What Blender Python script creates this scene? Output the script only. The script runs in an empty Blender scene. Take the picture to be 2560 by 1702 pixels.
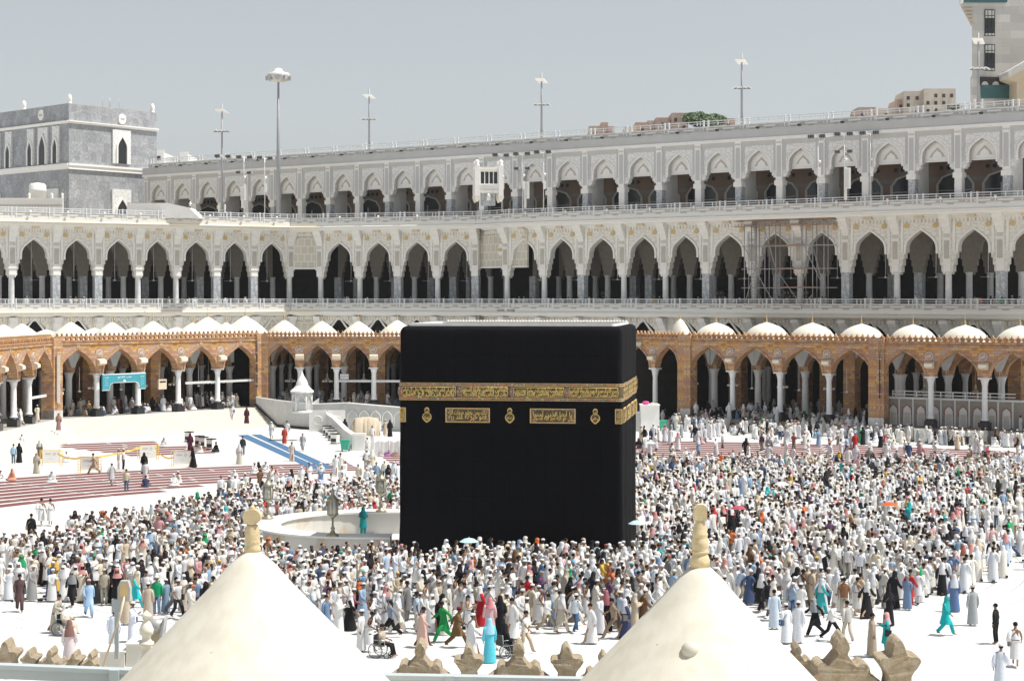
import bpy, math, random
import numpy as np
from mathutils import Matrix, Vector

# ------------------------------------------------------------------ camera, sky, sun
scene = bpy.context.scene
COL = scene.collection
F, CX, HY, EYE = 4647.0, 1280.0, 747.0, 14.45      # focal length / principal column / horizon row of the 2560 px photo, eye height
cd = bpy.data.cameras.new('camera'); cam = bpy.data.objects.new('camera', cd); COL.objects.link(cam)
cd.sensor_width = 36.0; cd.lens = F / 2560 * 36; cd.shift_y = -(851 - HY) / 2560
cd.clip_start = 0.5; cd.clip_end = 6000
cam.location = (0, 0, EYE); cam.rotation_euler = (math.radians(90), 0, 0)
scene.camera = cam
SUN_EL, SUN_AZ = math.radians(65), math.radians(-6)      # azimuth counted from +X towards +Y
sl = bpy.data.lights.new('sun', 'SUN'); sl.energy = 4.4; sl.angle = math.radians(0.53); sl.color = (1.0, 0.965, 0.90)
so = bpy.data.objects.new('sun', sl); COL.objects.link(so)
sd = Vector((math.cos(SUN_EL) * math.cos(SUN_AZ), math.cos(SUN_EL) * math.sin(SUN_AZ), math.sin(SUN_EL)))
so.rotation_euler = sd.to_track_quat('Z', 'Y').to_euler(); so.location = (60, 60, 120)
world = bpy.data.worlds.new('World'); scene.world = world; world.use_nodes = True
wn = world.node_tree.nodes; wl = world.node_tree.links
bg = wn['Background']
sky = wn.new('ShaderNodeTexSky'); sky.sky_type = 'NISHITA'; sky.sun_disc = False
sky.sun_elevation = SUN_EL; sky.sun_rotation = math.radians(90) - SUN_AZ
sky.altitude = 300; sky.air_density = 1.0; sky.dust_density = 1.2; sky.ozone_density = 2.0
hs = wn.new('ShaderNodeHueSaturation'); hs.inputs['Hue'].default_value = .487; hs.inputs['Saturation'].default_value = 0.27; hs.inputs['Value'].default_value = 1.0
wl.new(sky.outputs[0], hs.inputs['Color']); wl.new(hs.outputs[0], bg.inputs['Color'])
bg.inputs['Strength'].default_value = 0.079
scene.view_settings.view_transform = 'Standard'; scene.view_settings.look = 'None'
scene.view_settings.exposure = 0.52; scene.view_settings.gamma = 1.0
scene.render.engine = 'CYCLES'
scene.cycles.max_bounces = 6; scene.cycles.diffuse_bounces = 4

rnd = random.Random(7)
TAU = math.tau

def at(px, Z):                 # plan point seen in photo column px at distance Z
    return ((px - CX) / F * Z, Z)
def gp(px, py, z=0.0):         # plan point of a spot on the level z seen at photo pixel (px, py)
    Z = F * (EYE - z) / (py - HY)
    return ((px - CX) / F * Z, Z)
def zat(py, Z): return EYE - (py - HY) / F * Z

# ------------------------------------------------------------------ materials
MATS = {}
def nt(name):
    m = bpy.data.materials.new(name); m.use_nodes = True
    n = m.node_tree.nodes; l = m.node_tree.links
    return m, n, l, n['Principled BSDF']
def S(n, l, sock, v):
    if isinstance(v, (int, float)): sock.default_value = v
    else: l.new(v, sock)
def noise(n, l, scale, detail=4, rough=0.6, vec=None, out='Fac'):
    t = n.new('ShaderNodeTexNoise'); t.inputs['Scale'].default_value = scale
    t.inputs['Detail'].default_value = detail; t.inputs['Roughness'].default_value = rough
    if vec: l.new(vec, t.inputs['Vector'])
    return t.outputs[out]
def ramp(n, l, fac, stops, interp='LINEAR'):
    r = n.new('ShaderNodeValToRGB'); l.new(fac, r.inputs[0]); cr = r.color_ramp; cr.interpolation = interp
    while len(cr.elements) < len(stops): cr.elements.new(0.5)
    for e, (p, c) in zip(cr.elements, stops):
        e.position = p; e.color = (c[0], c[1], c[2], 1)
    return r.outputs[0]
def mixc(n, l, fac, a, b, mode='MIX'):
    m = n.new('ShaderNodeMix'); m.data_type = 'RGBA'; m.blend_type = mode
    S(n, l, m.inputs[0], fac)
    for s, v in ((m.inputs[6], a), (m.inputs[7], b)):
        if isinstance(v, tuple): s.default_value = (*v[:3], 1)
        else: l.new(v, s)
    return m.outputs[2]
def bump(n, l, b, h, strength=0.3, dist=0.05):
    bp = n.new('ShaderNodeBump'); bp.inputs['Strength'].default_value = strength; bp.inputs['Distance'].default_value = dist
    l.new(h, bp.inputs['Height']); l.new(bp.outputs[0], b.inputs['Normal'])
def coords(n, kind='Object'):
    return n.new('ShaderNodeTexCoord').outputs[kind]
def mulcol(c, k): return tuple(min(1, x * k) for x in c)
def mat(name, col, rough=0.6, var=0.06, scale=3.0, metal=0.0, bmp=0.0, spec=0.5):
    """plain material with a little tonal variation of its own"""
    if name in MATS: return MATS[name]
    m, n, l, b = nt(name)
    f = noise(n, l, scale, 5, 0.65, coords(n))
    l.new(ramp(n, l, f, [(0.3, mulcol(col, 1 - var)), (0.7, mulcol(col, 1 + var))]), b.inputs['Base Color'])
    b.inputs['Roughness'].default_value = rough; b.inputs['Metallic'].default_value = metal
    b.inputs['Specular IOR Level'].default_value = spec
    if bmp: bump(n, l, b, noise(n, l, scale * 4, 6, 0.7, coords(n)), bmp, 0.05)
    MATS[name] = m; return m
def uvn(n): return n.new('ShaderNodeUVMap').outputs[0]

def m_marble(name, base, vein, scale, rough=0.35, dist=2.5, lo=0.42, hi=0.62, slab=None):
    m, n, l, b = nt(name)
    co = coords(n)
    f = noise(n, l, scale, 8, 0.68, co)
    t = n.new('ShaderNodeTexNoise'); t.inputs['Scale'].default_value = scale * 0.7; t.inputs['Detail'].default_value = 6; t.inputs['Distortion'].default_value = dist
    l.new(co, t.inputs['Vector'])
    c = ramp(n, l, t.outputs['Fac'], [(lo, base), ((lo + hi) / 2, mulcol(vein, 1.1)), (hi, mulcol(base, 0.97))])
    c = mixc(n, l, 0.35, c, ramp(n, l, f, [(0.3, mulcol(base, .85)), (0.7, mulcol(base, 1.08))]))
    if slab:
        br = n.new('ShaderNodeTexBrick'); l.new(uvn(n), br.inputs['Vector'])
        br.inputs['Scale'].default_value = 1.0; br.inputs['Brick Width'].default_value = slab[0]; br.inputs['Row Height'].default_value = slab[1]
        br.inputs['Mortar Size'].default_value = 0.012; br.inputs['Color1'].default_value = (1, 1, 1, 1); br.inputs['Color2'].default_value = (.74, .75, .77, 1)
        br.inputs['Mortar'].default_value = (.62, .62, .62, 1)
        c = mixc(n, l, 1.0, c, br.outputs['Color'], 'MULTIPLY')
    l.new(c, b.inputs['Base Color']); b.inputs['Roughness'].default_value = rough
    MATS[name] = m; return m

WHITE = mat('white marble facing', (.79, .775, .73), .45, .07, 1.2)
WHITEB = mat('bright white stone', (.82, .805, .77), .5, .05, 1.5)
CREAM = mat('cream painted beam', (.78, .73, .62), .55, .05, .8)
GREYP = mat('warm grey stone panel', (.47, .44, .39), .4, .1, 2.0)
GOLD = mat('gilded roundel', (.60, .44, .20), .45, .12, 8)
WINGG = mat('cool grey fascia', (.50, .50, .495), .5, .05, .6)
WINGW = mat('cool white marble', (.80, .795, .775), .45, .06, 1.1)
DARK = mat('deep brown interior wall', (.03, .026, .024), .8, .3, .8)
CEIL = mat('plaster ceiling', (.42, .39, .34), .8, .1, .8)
MARBP = m_marble('veined grey marble', (.56, .58, .60), (.13, .15, .18), 1.3, .3, 3.0)
MARBL = m_marble('veined light marble', (.62, .62, .60), (.30, .31, .33), 1.0, .3, 3.0)
TOWER = m_marble('mottled grey tower marble', (.47, .475, .485), (.19, .20, .22), 1.5, .5, 2.6, .36, .70, (.9, 1.5))
RAIL = mat('painted white rail', (.70, .71, .72), .4, .04, 3)
RAILG = mat('grey blue painted steel', (.42, .47, .49), .45, .06, 1.5)
BLACKST = mat('black stone plinth', (.025, .027, .03), .3, .3, 4)
COLW = mat('white column stone', (.74, .745, .75), .45, .08, 2.0)
DOME = mat('cream dome render', (.66, .635, .56), .7, .05, .9, bmp=.06)
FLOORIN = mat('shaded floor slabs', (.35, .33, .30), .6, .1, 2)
STONEF = mat('carved cream stone', (.62, .50, .30), .8, .16, 6, bmp=.35)
DIM = mat('shade darkened buff inner stone', (.27, .245, .21), .8, .15, 1.2)  # colour darkened so the inner gallery arches read as deep in shade
PLASTER = mat('grey white vault plaster', (.60, .61, .60), .8, .06, 1)
STEEL = mat('galvanised scaffold tube', (.42, .42, .43), .45, .1, 5, metal=.3)
BOARD = mat('rusty scaffold board', (.38, .20, .11), .8, .2, 2)
BLACKM = mat('black plastic', (.02, .02, .022), .5, .2, 5)
LAMPB = mat('beige lamp housing', (.64, .53, .40), .6, .1, 4)
GLASSD = mat('dark window glass', (.03, .035, .04), .15, .2, 3)

def m_floor():
    m, n, l, b = nt('polished white court marble')
    co = coords(n)
    vm = n.new('ShaderNodeVectorMath'); vm.operation = 'SUBTRACT'; vm.inputs[1].default_value = (.62, 105.4, 0); l.new(co, vm.inputs[0])
    ln = n.new('ShaderNodeVectorMath'); ln.operation = 'LENGTH'; l.new(vm.outputs[0], ln.inputs[0])
    mo = n.new('ShaderNodeMath'); mo.operation = 'MODULO'; mo.inputs[1].default_value = 1.25; l.new(ln.outputs['Value'], mo.inputs[0])
    lt = n.new('ShaderNodeMath'); lt.operation = 'LESS_THAN'; lt.inputs[1].default_value = .06; l.new(mo.outputs[0], lt.inputs[0])
    sep = n.new('ShaderNodeSeparateXYZ'); l.new(vm.outputs[0], sep.inputs[0])
    an = n.new('ShaderNodeMath'); an.operation = 'ARCTAN2'; l.new(sep.outputs[1], an.inputs[0]); l.new(sep.outputs[0], an.inputs[1])
    am = n.new('ShaderNodeMath'); am.operation = 'MULTIPLY'; am.inputs[1].default_value = 160 / TAU; l.new(an.outputs[0], am.inputs[0])
    ro = n.new('ShaderNodeMath'); ro.operation = 'MULTIPLY'; ro.inputs[1].default_value = .8; l.new(ln.outputs['Value'], ro.inputs[0])
    fl1 = n.new('ShaderNodeMath'); fl1.operation = 'FLOOR'; l.new(am.outputs[0], fl1.inputs[0])
    fl2 = n.new('ShaderNodeMath'); fl2.operation = 'FLOOR'; l.new(ro.outputs[0], fl2.inputs[0])
    cb = n.new('ShaderNodeCombineXYZ'); l.new(fl1.outputs[0], cb.inputs[0]); l.new(fl2.outputs[0], cb.inputs[1])
    wnz = n.new('ShaderNodeTexWhiteNoise'); wnz.noise_dimensions = '3D'; l.new(cb.outputs[0], wnz.inputs['Vector'])
    c = ramp(n, l, wnz.outputs['Value'], [(0, (.64, .65, .66)), (1, (.74, .745, .74))])
    c = mixc(n, l, .5, c, ramp(n, l, noise(n, l, .35, 5, .6, co), [(.3, (.63, .635, .64)), (.7, (.76, .76, .75))]))
    c = mixc(n, l, lt.outputs[0], c, (.27, .265, .26))
    l.new(c, b.inputs['Base Color']); b.inputs['Roughness'].default_value = .32
    return m
FLOOR = m_floor()

def m_brick():
    m, n, l, b = nt('orange brown cut stone')
    br = n.new('ShaderNodeTexBrick'); l.new(uvn(n), br.inputs['Vector'])
    br.inputs['Scale'].default_value = 1.0; br.inputs['Brick Width'].default_value = .52; br.inputs['Row Height'].default_value = .28
    br.inputs['Mortar Size'].default_value = .014; br.offset = .5
    br.inputs['Color1'].default_value = (0, 0, 0, 1); br.inputs['Color2'].default_value = (1, 1, 1, 1); br.inputs['Mortar'].default_value = (.5, .5, .5, 1)
    c = ramp(n, l, br.outputs['Color'], [(0, (.30, .19, .13)), (.16, (.48, .31, .18)), (.32, (.35, .26, .235)), (.46, (.60, .37, .16)), (.58, (.43, .33, .29)), (.72, (.62, .46, .28)), (.86, (.40, .23, .16)), (1, (.54, .38, .26))], 'CONSTANT')
    c = mixc(n, l, br.outputs['Fac'], c, (.17, .12, .09))
    c = mixc(n, l, .32, c, ramp(n, l, noise(n, l, .8, 6, .7, coords(n)), [(.25, (.28, .16, .11)), (.55, (.46, .28, .17)), (.8, (.60, .43, .28))]))
    hq = n.new('ShaderNodeHueSaturation'); hq.inputs['Saturation'].default_value = 1.2; l.new(c, hq.inputs['Color']); l.new(hq.outputs[0], b.inputs['Base Color']); b.inputs['Roughness'].default_value = .85
    bump(n, l, b, br.outputs['Color'], .25, .03)
    return m
BRICK = m_brick()

def m_pattern(name, base, line, w, h, mort=.03, rough=.5):
    m, n, l, b = nt(name)
    br = n.new('ShaderNodeTexBrick'); l.new(uvn(n), br.inputs['Vector']); br.offset = .5
    br.inputs['Scale'].default_value = 1.0; br.inputs['Brick Width'].default_value = w; br.inputs['Row Height'].default_value = h
    br.inputs['Mortar Size'].default_value = mort
    br.inputs['Color1'].default_value = (*base, 1); br.inputs['Color2'].default_value = (*mulcol(base, .9), 1); br.inputs['Mortar'].default_value = (*line, 1)
    l.new(br.outputs['Color'], b.inputs['Base Color']); b.inputs['Roughness'].default_value = rough
    MATS[name] = m; return m
def m_spandrel(name, base, line, sc=2.2):
    m, n, l, b = nt(name)
    v = n.new('ShaderNodeTexVoronoi'); v.feature = 'DISTANCE_TO_EDGE'; v.inputs['Scale'].default_value = sc
    l.new(uvn(n), v.inputs['Vector'])
    w = n.new('ShaderNodeTexWave'); w.wave_type = 'RINGS'; w.inputs['Scale'].default_value = 1.6; w.inputs['Distortion'].default_value = 6; l.new(uvn(n), w.inputs['Vector'])
    c = ramp(n, l, v.outputs['Distance'], [(0, line), (.06, line), (.09, base), (1, base)])
    c = mixc(n, l, .35, c, ramp(n, l, w.outputs['Fac'], [(.35, mulcol(line, 1.1)), (.5, base)]))
    l.new(c, b.inputs['Base Color']); b.inputs['Roughness'].default_value = .55
    MATS[name] = m; return m
SPAN2 = m_spandrel('carved cream spandrel', (.78, .765, .72), (.60, .565, .50), 1.9)
SPAN3 = m_spandrel('carved white spandrel', (.78, .78, .765), (.56, .56, .55), 1.9)
PERF = m_pattern('pierced white balustrade', (.78, .765, .73), (.45, .43, .40), .42, .30, .07)
DENT = m_pattern('toothed cream frieze', (.74, .69, .61), (.52, .48, .41), .28, .6, .05)
GRILLE = m_pattern('cream stone screen', (.60, .56, .47), (.76, .73, .65), 1.0, 1.1, .05)
ORANGE = m_pattern('orange and grey inlaid wall', (.20, .12, .075), (.17, .165, .155), 1.5, 2.6, .22, .4)

# ------------------------------------------------------------------ objects
def tag(o, label=None, cat=None, group=None, kind=None):
    for k, v in (('label', label), ('category', cat), ('group', group), ('kind', kind)):
        if v: o[k] = v
    return o
def thing(name, loc=(0, 0, 0), rz=0.0, label=None, cat=None, group=None, kind=None):
    o = bpy.data.objects.new(name, None); COL.objects.link(o); o.empty_display_size = .3
    o.location = loc; o.rotation_euler = (0, 0, rz)
    return tag(o, label, cat, group, kind)
def link(name, me, parent=None, M=None):
    o = bpy.data.objects.new(name, me); COL.objects.link(o)
    if parent is not None: o.parent = parent
    if M is not None: o.matrix_local = M if isinstance(M, Matrix) else Matrix.Translation(M)
    return o

class MB:
    """collects verts / faces; UVs are planar in metres (x,z on faces towards y, y,z on faces towards x, x,y on flat ones)"""
    def __init__(s): s.v = []; s.f = []; s.m = []; s.sm = []; s.mats = []
    def mi(s, m):
        if m is None: return 0
        if m not in s.mats: s.mats.append(m)
        return s.mats.index(m)
    def add(s, vs, fs, m=None, smooth=False):
        b = len(s.v); s.v += [tuple(p) for p in vs]; i = s.mi(m)
        for f in fs: s.f.append(tuple(b + k for k in f)); s.m.append(i); s.sm.append(smooth)
        return s
    def box(s, a, b, m=None):
        x0, y0, z0 = a; x1, y1, z1 = b
        if x0 > x1: x0, x1 = x1, x0
        if y0 > y1: y0, y1 = y1, y0
        if z0 > z1: z0, z1 = z1, z0
        return s.add([(x0, y0, z0), (x1, y0, z0), (x1, y1, z0), (x0, y1, z0), (x0, y0, z1), (x1, y0, z1), (x1, y1, z1), (x0, y1, z1)],
                     [(0, 3, 2, 1), (4, 5, 6, 7), (0, 1, 5, 4), (1, 2, 6, 5), (2, 3, 7, 6), (3, 0, 4, 7)], m)
    def prism(s, pts, y0, y1, m=None, axis='y', smooth=False):
        """outline pts=(x,z) pulled along y (axis y), or (y,z) along x (axis x), or (x,y) along z"""
        n = len(pts)
        mk = {'y': lambda p, t: (p[0], t, p[1]), 'x': lambda p, t: (t, p[0], p[1]), 'z': lambda p, t: (p[0], p[1], t)}[axis]
        vs = [mk(p, y0) for p in pts] + [mk(p, y1) for p in pts]
        fs = [tuple(range(n)), tuple(range(2 * n - 1, n - 1, -1))] + [(i, (i + 1) % n, n + (i + 1) % n, n + i) for i in range(n)]
        return s.add(vs, fs, m, smooth)
    def lathe(s, prof, n=16, c=(0, 0), m=None, smooth=True, sx=1, sy=1, ph=0.0):
        vs = []; k = len(prof)
        for r, z in prof:
            for i in range(n):
                a = TAU * i / n + ph; vs.append((c[0] + r * sx * math.cos(a), c[1] + r * sy * math.sin(a), z))
        fs = [(j * n + i, j * n + (i + 1) % n, (j + 1) * n + (i + 1) % n, (j + 1) * n + i) for j in range(k - 1) for i in range(n)]
        if prof[0][0] > 1e-4: fs.append(tuple(range(n - 1, -1, -1)))
        if prof[-1][0] > 1e-4: fs.append(tuple((k - 1) * n + i for i in range(n)))
        return s.add(vs, fs, m, smooth)
    def tube(s, pts, r, n=6, m=None, smooth=True, cap=True):
        pts = [Vector(p) for p in pts]; k = len(pts)
        rs = r if isinstance(r, (list, tuple)) else [r] * k
        vs = []; up = None
        for i, p in enumerate(pts):
            d = (pts[min(i + 1, k - 1)] - pts[max(i - 1, 0)]).normalized()
            if up is None:
                up = Vector((0, 0, 1)) if abs(d.z) < .9 else Vector((0, 1, 0))
            a = d.cross(up).normalized(); up = a.cross(d).normalized()
            rr = rs[i] if isinstance(rs[i], (tuple, list)) else (rs[i], rs[i])
            for j in range(n):
                t = TAU * j / n; vs.append(p + a * math.cos(t) * rr[0] + up * math.sin(t) * rr[1])
        fs = [(j * n + i, j * n + (i + 1) % n, (j + 1) * n + (i + 1) % n, (j + 1) * n + i) for j in range(k - 1) for i in range(n)]
        if cap: fs += [tuple(range(n - 1, -1, -1)), tuple((k - 1) * n + i for i in range(n))]
        return s.add(vs, fs, m, smooth)
    def ball(s, c, r, nu=8, nv=6, m=None):
        vs = []; rx, ry, rz = r if isinstance(r, tuple) else (r, r, r)
        for j in range(nv + 1):
            t = math.pi * j / nv
            for i in range(nu):
                a = TAU * i / nu; vs.append((c[0] + rx * math.sin(t) * math.cos(a), c[1] + ry * math.sin(t) * math.sin(a), c[2] - rz * math.cos(t)))
        fs = [(j * nu + i, j * nu + (i + 1) % nu, (j + 1) * nu + (i + 1) % nu, (j + 1) * nu + i) for j in range(nv) for i in range(nu)]
        return s.add(vs, fs, m, True)
    def mesh(s, name, mats=None):
        me = bpy.data.meshes.new(name)
        me.from_pydata(s.v, [], s.f)
        for m in (mats or s.mats): me.materials.append(m)
        if len(me.polygons):
            me.polygons.foreach_set('material_index', s.m); me.polygons.foreach_set('use_smooth', s.sm)
            me.update()
            uv = me.uv_layers.new(name='UVMap').data
            nl = len(me.loops); co = np.array(s.v)
            li = np.empty(nl, 'i'); me.loops.foreach_get('vertex_index', li)
            nr = np.empty(len(me.polygons) * 3); me.polygons.foreach_get('normal', nr); nr = np.abs(nr.reshape(-1, 3))
            lt = np.empty(len(me.polygons), 'i'); me.polygons.foreach_get('loop_total', lt)
            ax = np.repeat(nr.argmax(1), lt); p = co[li]
            u = np.where(ax == 0, p[:, 1], p[:, 0]); w = np.where(ax == 2, p[:, 1], p[:, 2])
            uv.foreach_set('uv', np.stack([u, w], 1).ravel())
        return me
    def obj(s, name, parent=None, M=None, label=None, cat=None, group=None, kind=None):
        return tag(link(name, s.mesh(name), parent, M), label, cat, group, kind)

class Wall:
    """a straight wall frame: u runs to the right as seen from the court, y away from the court, z up"""
    def __init__(s, P0, P1, off=0.0):
        d = Vector((P1[0] - P0[0], P1[1] - P0[1])); s.len = d.length; s.d = d.normalized(); s.n = Vector((-s.d.y, s.d.x))
        s.o = Vector(P0) + s.n * off; s.ang = math.atan2(s.d.y, s.d.x)
    def u(s, px):
        t = (px - CX) / F                       # x = t*y ; solve for the wall parameter
        return (t * s.o.y - s.o.x) / (s.d.x - t * s.d.y)
    def P(s, u, y=0.0): return s.o + s.d * u + s.n * y
    def M(s, u, y=0.0, z=0.0, sx=1.0, base=None):
        p = s.P(u, y); b = base.location if base else (0, 0, 0)
        return Matrix.Translation((p.x - b[0], p.y - b[1], z - b[2])) @ Matrix.Rotation(s.ang, 4, 'Z') @ Matrix.Diagonal((sx, 1, 1, 1))

def arch(half, spring, apex, n=7):
    """right half of a two-centred pointed arch from (half,spring) to (0,apex)"""
    R = apex - spring; c = (R * R - half * half) / (2 * half); r = half + c
    a1 = math.atan2(R, c)
    return [(r * math.cos(a1 * i / n) - c, spring + r * math.sin(a1 * i / n) - R * .10 * math.sin(math.pi * (i / n) ** 1.6)) for i in range(n + 1)]
def opening(low, half, spring, apex, zb, n=7):
    """full outline of an opening from left foot over the top to right foot; low = [(half,z)...] stepped lower jamb from the foot up"""
    right = [(low[0][0], zb)] if low else [(half, zb)]
    for i, (h, z) in enumerate(low):
        right.append((h, z))
        nx = low[i + 1][0] if i + 1 < len(low) else half
        right.append((nx, z + (h - nx) * .55))
    right += arch(half, spring, apex, n)
    left = [(-x, z) for x, z in right[:-1]]
    return left + right[::-1]                      # left foot ... apex ... right foot
def bay_outline(w, zb, zt, op):
    return [(-w / 2, zb), (-w / 2, zt), (w / 2, zt), (w / 2, zb)] + op[::-1]

# ------------------------------------------------------------------ Arabic lettering
AR = {}
for ch, code, nf in ('أ', 0xFE83, 2), ('إ', 0xFE87, 2), ('ا', 0xFE8D, 2), ('ب', 0xFE8F, 4), ('ة', 0xFE93, 2), ('ت', 0xFE95, 4), ('ج', 0xFE9D, 4), ('ح', 0xFEA1, 4), \
        ('خ', 0xFEA5, 4), ('د', 0xFEA9, 2), ('ذ', 0xFEAB, 2), ('ر', 0xFEAD, 2), ('ز', 0xFEAF, 2), ('س', 0xFEB1, 4), ('ش', 0xFEB5, 4), ('ص', 0xFEB9, 4), ('ض', 0xFEBD, 4), \
        ('ط', 0xFEC1, 4), ('ع', 0xFEC9, 4), ('غ', 0xFECD, 4), ('ف', 0xFED1, 4), ('ق', 0xFED5, 4), ('ك', 0xFED9, 4), ('ل', 0xFEDD, 4), ('م', 0xFEE1, 4), ('ن', 0xFEE5, 4), \
        ('ه', 0xFEE9, 4), ('و', 0xFEED, 2), ('ى', 0xFEEF, 2), ('ي', 0xFEF1, 4), ('ئ', 0xFE89, 4), ('ث', 0xFE99, 4):
    AR[ch] = (code, nf)
AR['لا'] = (0xFEFB, 2)
def shape(txt):
    out = []
    for w in txt.split(' '):
        t = []; i = 0
        while i < len(w):
            if w[i:i + 2] == 'لا': t.append('لا'); i += 2
            else: t.append(w[i]); i += 1
        g = []
        for i, c in enumerate(t):
            if c not in AR: g.append(c); continue
            code, nf = AR[c]
            prev = i > 0 and t[i - 1] in AR and AR[t[i - 1]][1] == 4
            nxt = nf == 4 and i + 1 < len(t) and t[i + 1] in AR
            k = 3 if prev and nxt else 1 if prev else 2 if nxt else 0
            g.append(chr(code + k))
        out.append(''.join(g))
    return ' '.join(out)[::-1]
def text_mesh(txt, w, h, m, thick=.02, bold=.0, arabic=True):
    """flat lettering fitted into w x h in the x-z plane, facing -y, centred"""
    c = bpy.data.curves.new('lettering', 'FONT'); c.body = shape(txt) if arabic else txt
    c.size = 1; c.resolution_u = 2; c.offset = bold
    o = bpy.data.objects.new('lettering', c); COL.objects.link(o)
    me = bpy.data.meshes.new_from_object(o.evaluated_get(bpy.context.evaluated_depsgraph_get()))
    bpy.data.objects.remove(o)
    n = len(me.vertices); co = np.empty(n * 3); me.vertices.foreach_get('co', co); co = co.reshape(-1, 3)
    lo, hi = co.min(0), co.max(0); sz = np.maximum(hi - lo, 1e-6)
    p = np.zeros((n, 3)); p[:, 0] = ((co[:, 0] - lo[0]) / sz[0] - .5) * w; p[:, 2] = ((co[:, 1] - lo[1]) / sz[1] - .5) * h
    me.vertices.foreach_set('co', p.ravel()); me.materials.clear(); me.materials.append(m); me.update()
    return me
# ------------------------------------------------------------------ ground
g = MB(); g.add([(-2500, -200, 0), (2500, -200, 0), (2500, 5000, 0), (-2500, 5000, 0)], [(0, 1, 2, 3)], FLOOR)
g.obj('ground', kind='structure')

# ------------------------------------------------------------------ two storey white gallery round the court
gal = thing('gallery_building', (*at(1280, 258), 0), label='long white two storey gallery of pointed arches with railed balconies, behind the stone arcade', cat='building')
def ZA(x): return 46470 / (173.8 + .0215 * (776 - x))
def ZC(x): return 252.0 * (1263 + 4800) / (x + 4800)
gpts = [(-75, ZA(-75)), (726, ZA(726)), (799, 265.0), (1188, 257.0), (1263, 252.0), (2700, ZC(2700))]
gw = [Wall(at(*gpts[i]), at(*gpts[i + 1])) for i in range(5)]          # balcony edge
GO = 1.7                                                                # wall stands this far behind the balcony edge
gww = [Wall(w.P(0), w.P(w.len), GO) for w in gw]
colA = [(-75, 'r'), (30.6, 'r'), (140.6, 'p'), (245.8, 'p'), (347, 'r'), (442, 'r'), (542, 'p'), (635, 'p'), (726, 'r')]
colB = [(799, 'r'), (897, 'r'), (994, 'p'), (1091.6, 'r'), (1188, 'p')]
colC = [(1264, 'r'), (1357, 'r'), (1453, 'p'), (1556, 'r'), (1660, 'r'), (1765, 'p'), (1881, 'r'), (1997, 'r'), (2114, 'p'), (2239, 'r'), (2368, 'r'), (2501, 'p'), (2642, 'r')]
BW = 5.6
Z0 = 13.0                                                               # gallery floor
def lathe_mesh(name, prof, m, n=14): b = MB(); b.lathe(prof, n, m=m); return b.mesh(name)
# shared meshes --------------------------------------------------------
op2 = opening([(2.36, 17.5), (2.18, 18.3), (2.02, 19.1), (1.85, 19.8)], 1.62, 20.3, 22.45, 17.3)
b = MB(); b.prism(bay_outline(BW, 17.3, 24.2, op2), 0, .9, SPAN2)
trim = [(x * 1.0, z) for x, z in op2[5:-5]]
def band(mb, pts, wd, y0, y1, m):                                       # raised moulding that follows an opening
    n = len(pts); outp = []
    for i, (x, z) in enumerate(pts):
        a = pts[max(i - 1, 0)]; c = pts[min(i + 1, n - 1)]
        dx, dz = c[0] - a[0], c[1] - a[1]; L = math.hypot(dx, dz) or 1
        outp.append((x - dz / L * wd, z + dx / L * wd))
    for i in range(n - 1):
        q = [pts[i], pts[i + 1], outp[i + 1], outp[i]]
        mb.prism(q, y0, y1, m)
band(b, [(-1.62, 19.7)] + [(-x, z) for x, z in arch(1.62, 20.3, 22.45)] + arch(1.62, 20.3, 22.45)[::-1][1:] + [(1.62, 19.7)], .22, -.16, 0, WHITE)
b.box((-BW / 2, -.10, 23.75), (BW / 2, 0, 24.2), WHITE)
for sx in (-1, 1): b.box((sx * 2.06 - .13, -.09, 19.9), (sx * 2.06 + .13, 0, 23.75), WHITE)
ME_BAY2 = b.mesh('arch_bay')
b = MB(); b.lathe([(.30, 0), (.42, .02), (.42, .12), (.30, .16)], 16, m=GOLD)
b2 = MB(); n_ = 14
b2.prism([(.30 * math.cos(TAU * i / n_), .30 * math.sin(TAU * i / n_)) for i in range(n_)], -.06, 0, GOLD); ME_ROUND = b2.mesh('roundel')
ME_SHAFT = {'r': lathe_mesh('column', [(.46, 13.0), (.46, 13.3), (.40, 13.5), (.37, 17.3), (.44, 17.5), (.44, 17.62)], COLW, 16)}
b = MB(); b.box((-.52, -.1, 13.0), (.52, .85, 17.6), MARBP); ME_SHAFT['p'] = b.mesh('pier')
b = MB()                                                                # capital, pilaster and the bracket that carries the balcony
b.box((-.44, -.12, 17.62), (.44, .9, 18.5), WHITEB)
b.box((-.56, -.22, 18.5), (.56, .9, 18.75), WHITE); b.box((-.46, -.14, 18.75), (.46, .9, 22.6), WHITE)
for i, z in enumerate((22.3, 22.75, 23.2, 23.65)):
    b.box((-.5 - .03 * i, -.34 - .28 * i, z), (.5 + .03 * i, .3, z + .45), WHITEB if i % 2 else WHITE)
b.box((-.62, -1.5, 24.1), (.62, .3, 24.5), WHITE)
ME_PIL = b.mesh('pilaster')
b = MB(); b.box((-.32, -.19, 19.1), (.32, -.14, 21.2), GREYP); b.box((-.36, -.19, 21.6), (.36, -.15, 21.95), GREYP)
for k in (-1, 0, 1): b.box((k * .22 - .06, -.205, 21.7), (k * .22 + .06, -.19, 21.86), WHITE)
ME_INS = b.mesh('panel')
b = MB()                                                                # balcony beam of one bay, x from -.5 to .5 (scaled)
def beam(z): return [(0.16, z), (0, z + .12), (-.06, z + .5), (0, z + .62), (-.13, z + .72), (-.17, z + .84), (-.1, z + .96), (.05, z + 1.0), (.06, z + 1.62), (.7, z + 1.62), (.7, z)]
b.prism(beam(0)[:2] + beam(0)[2:], -.5, .5, CREAM, 'x'); ME_BEAM = b.mesh('balcony_beam')
b = MB(); b.prism(beam(0), -.5, .5, WHITE, 'x'); ME_BEAMG = b.mesh('balcony_beam')
b = MB()
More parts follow.
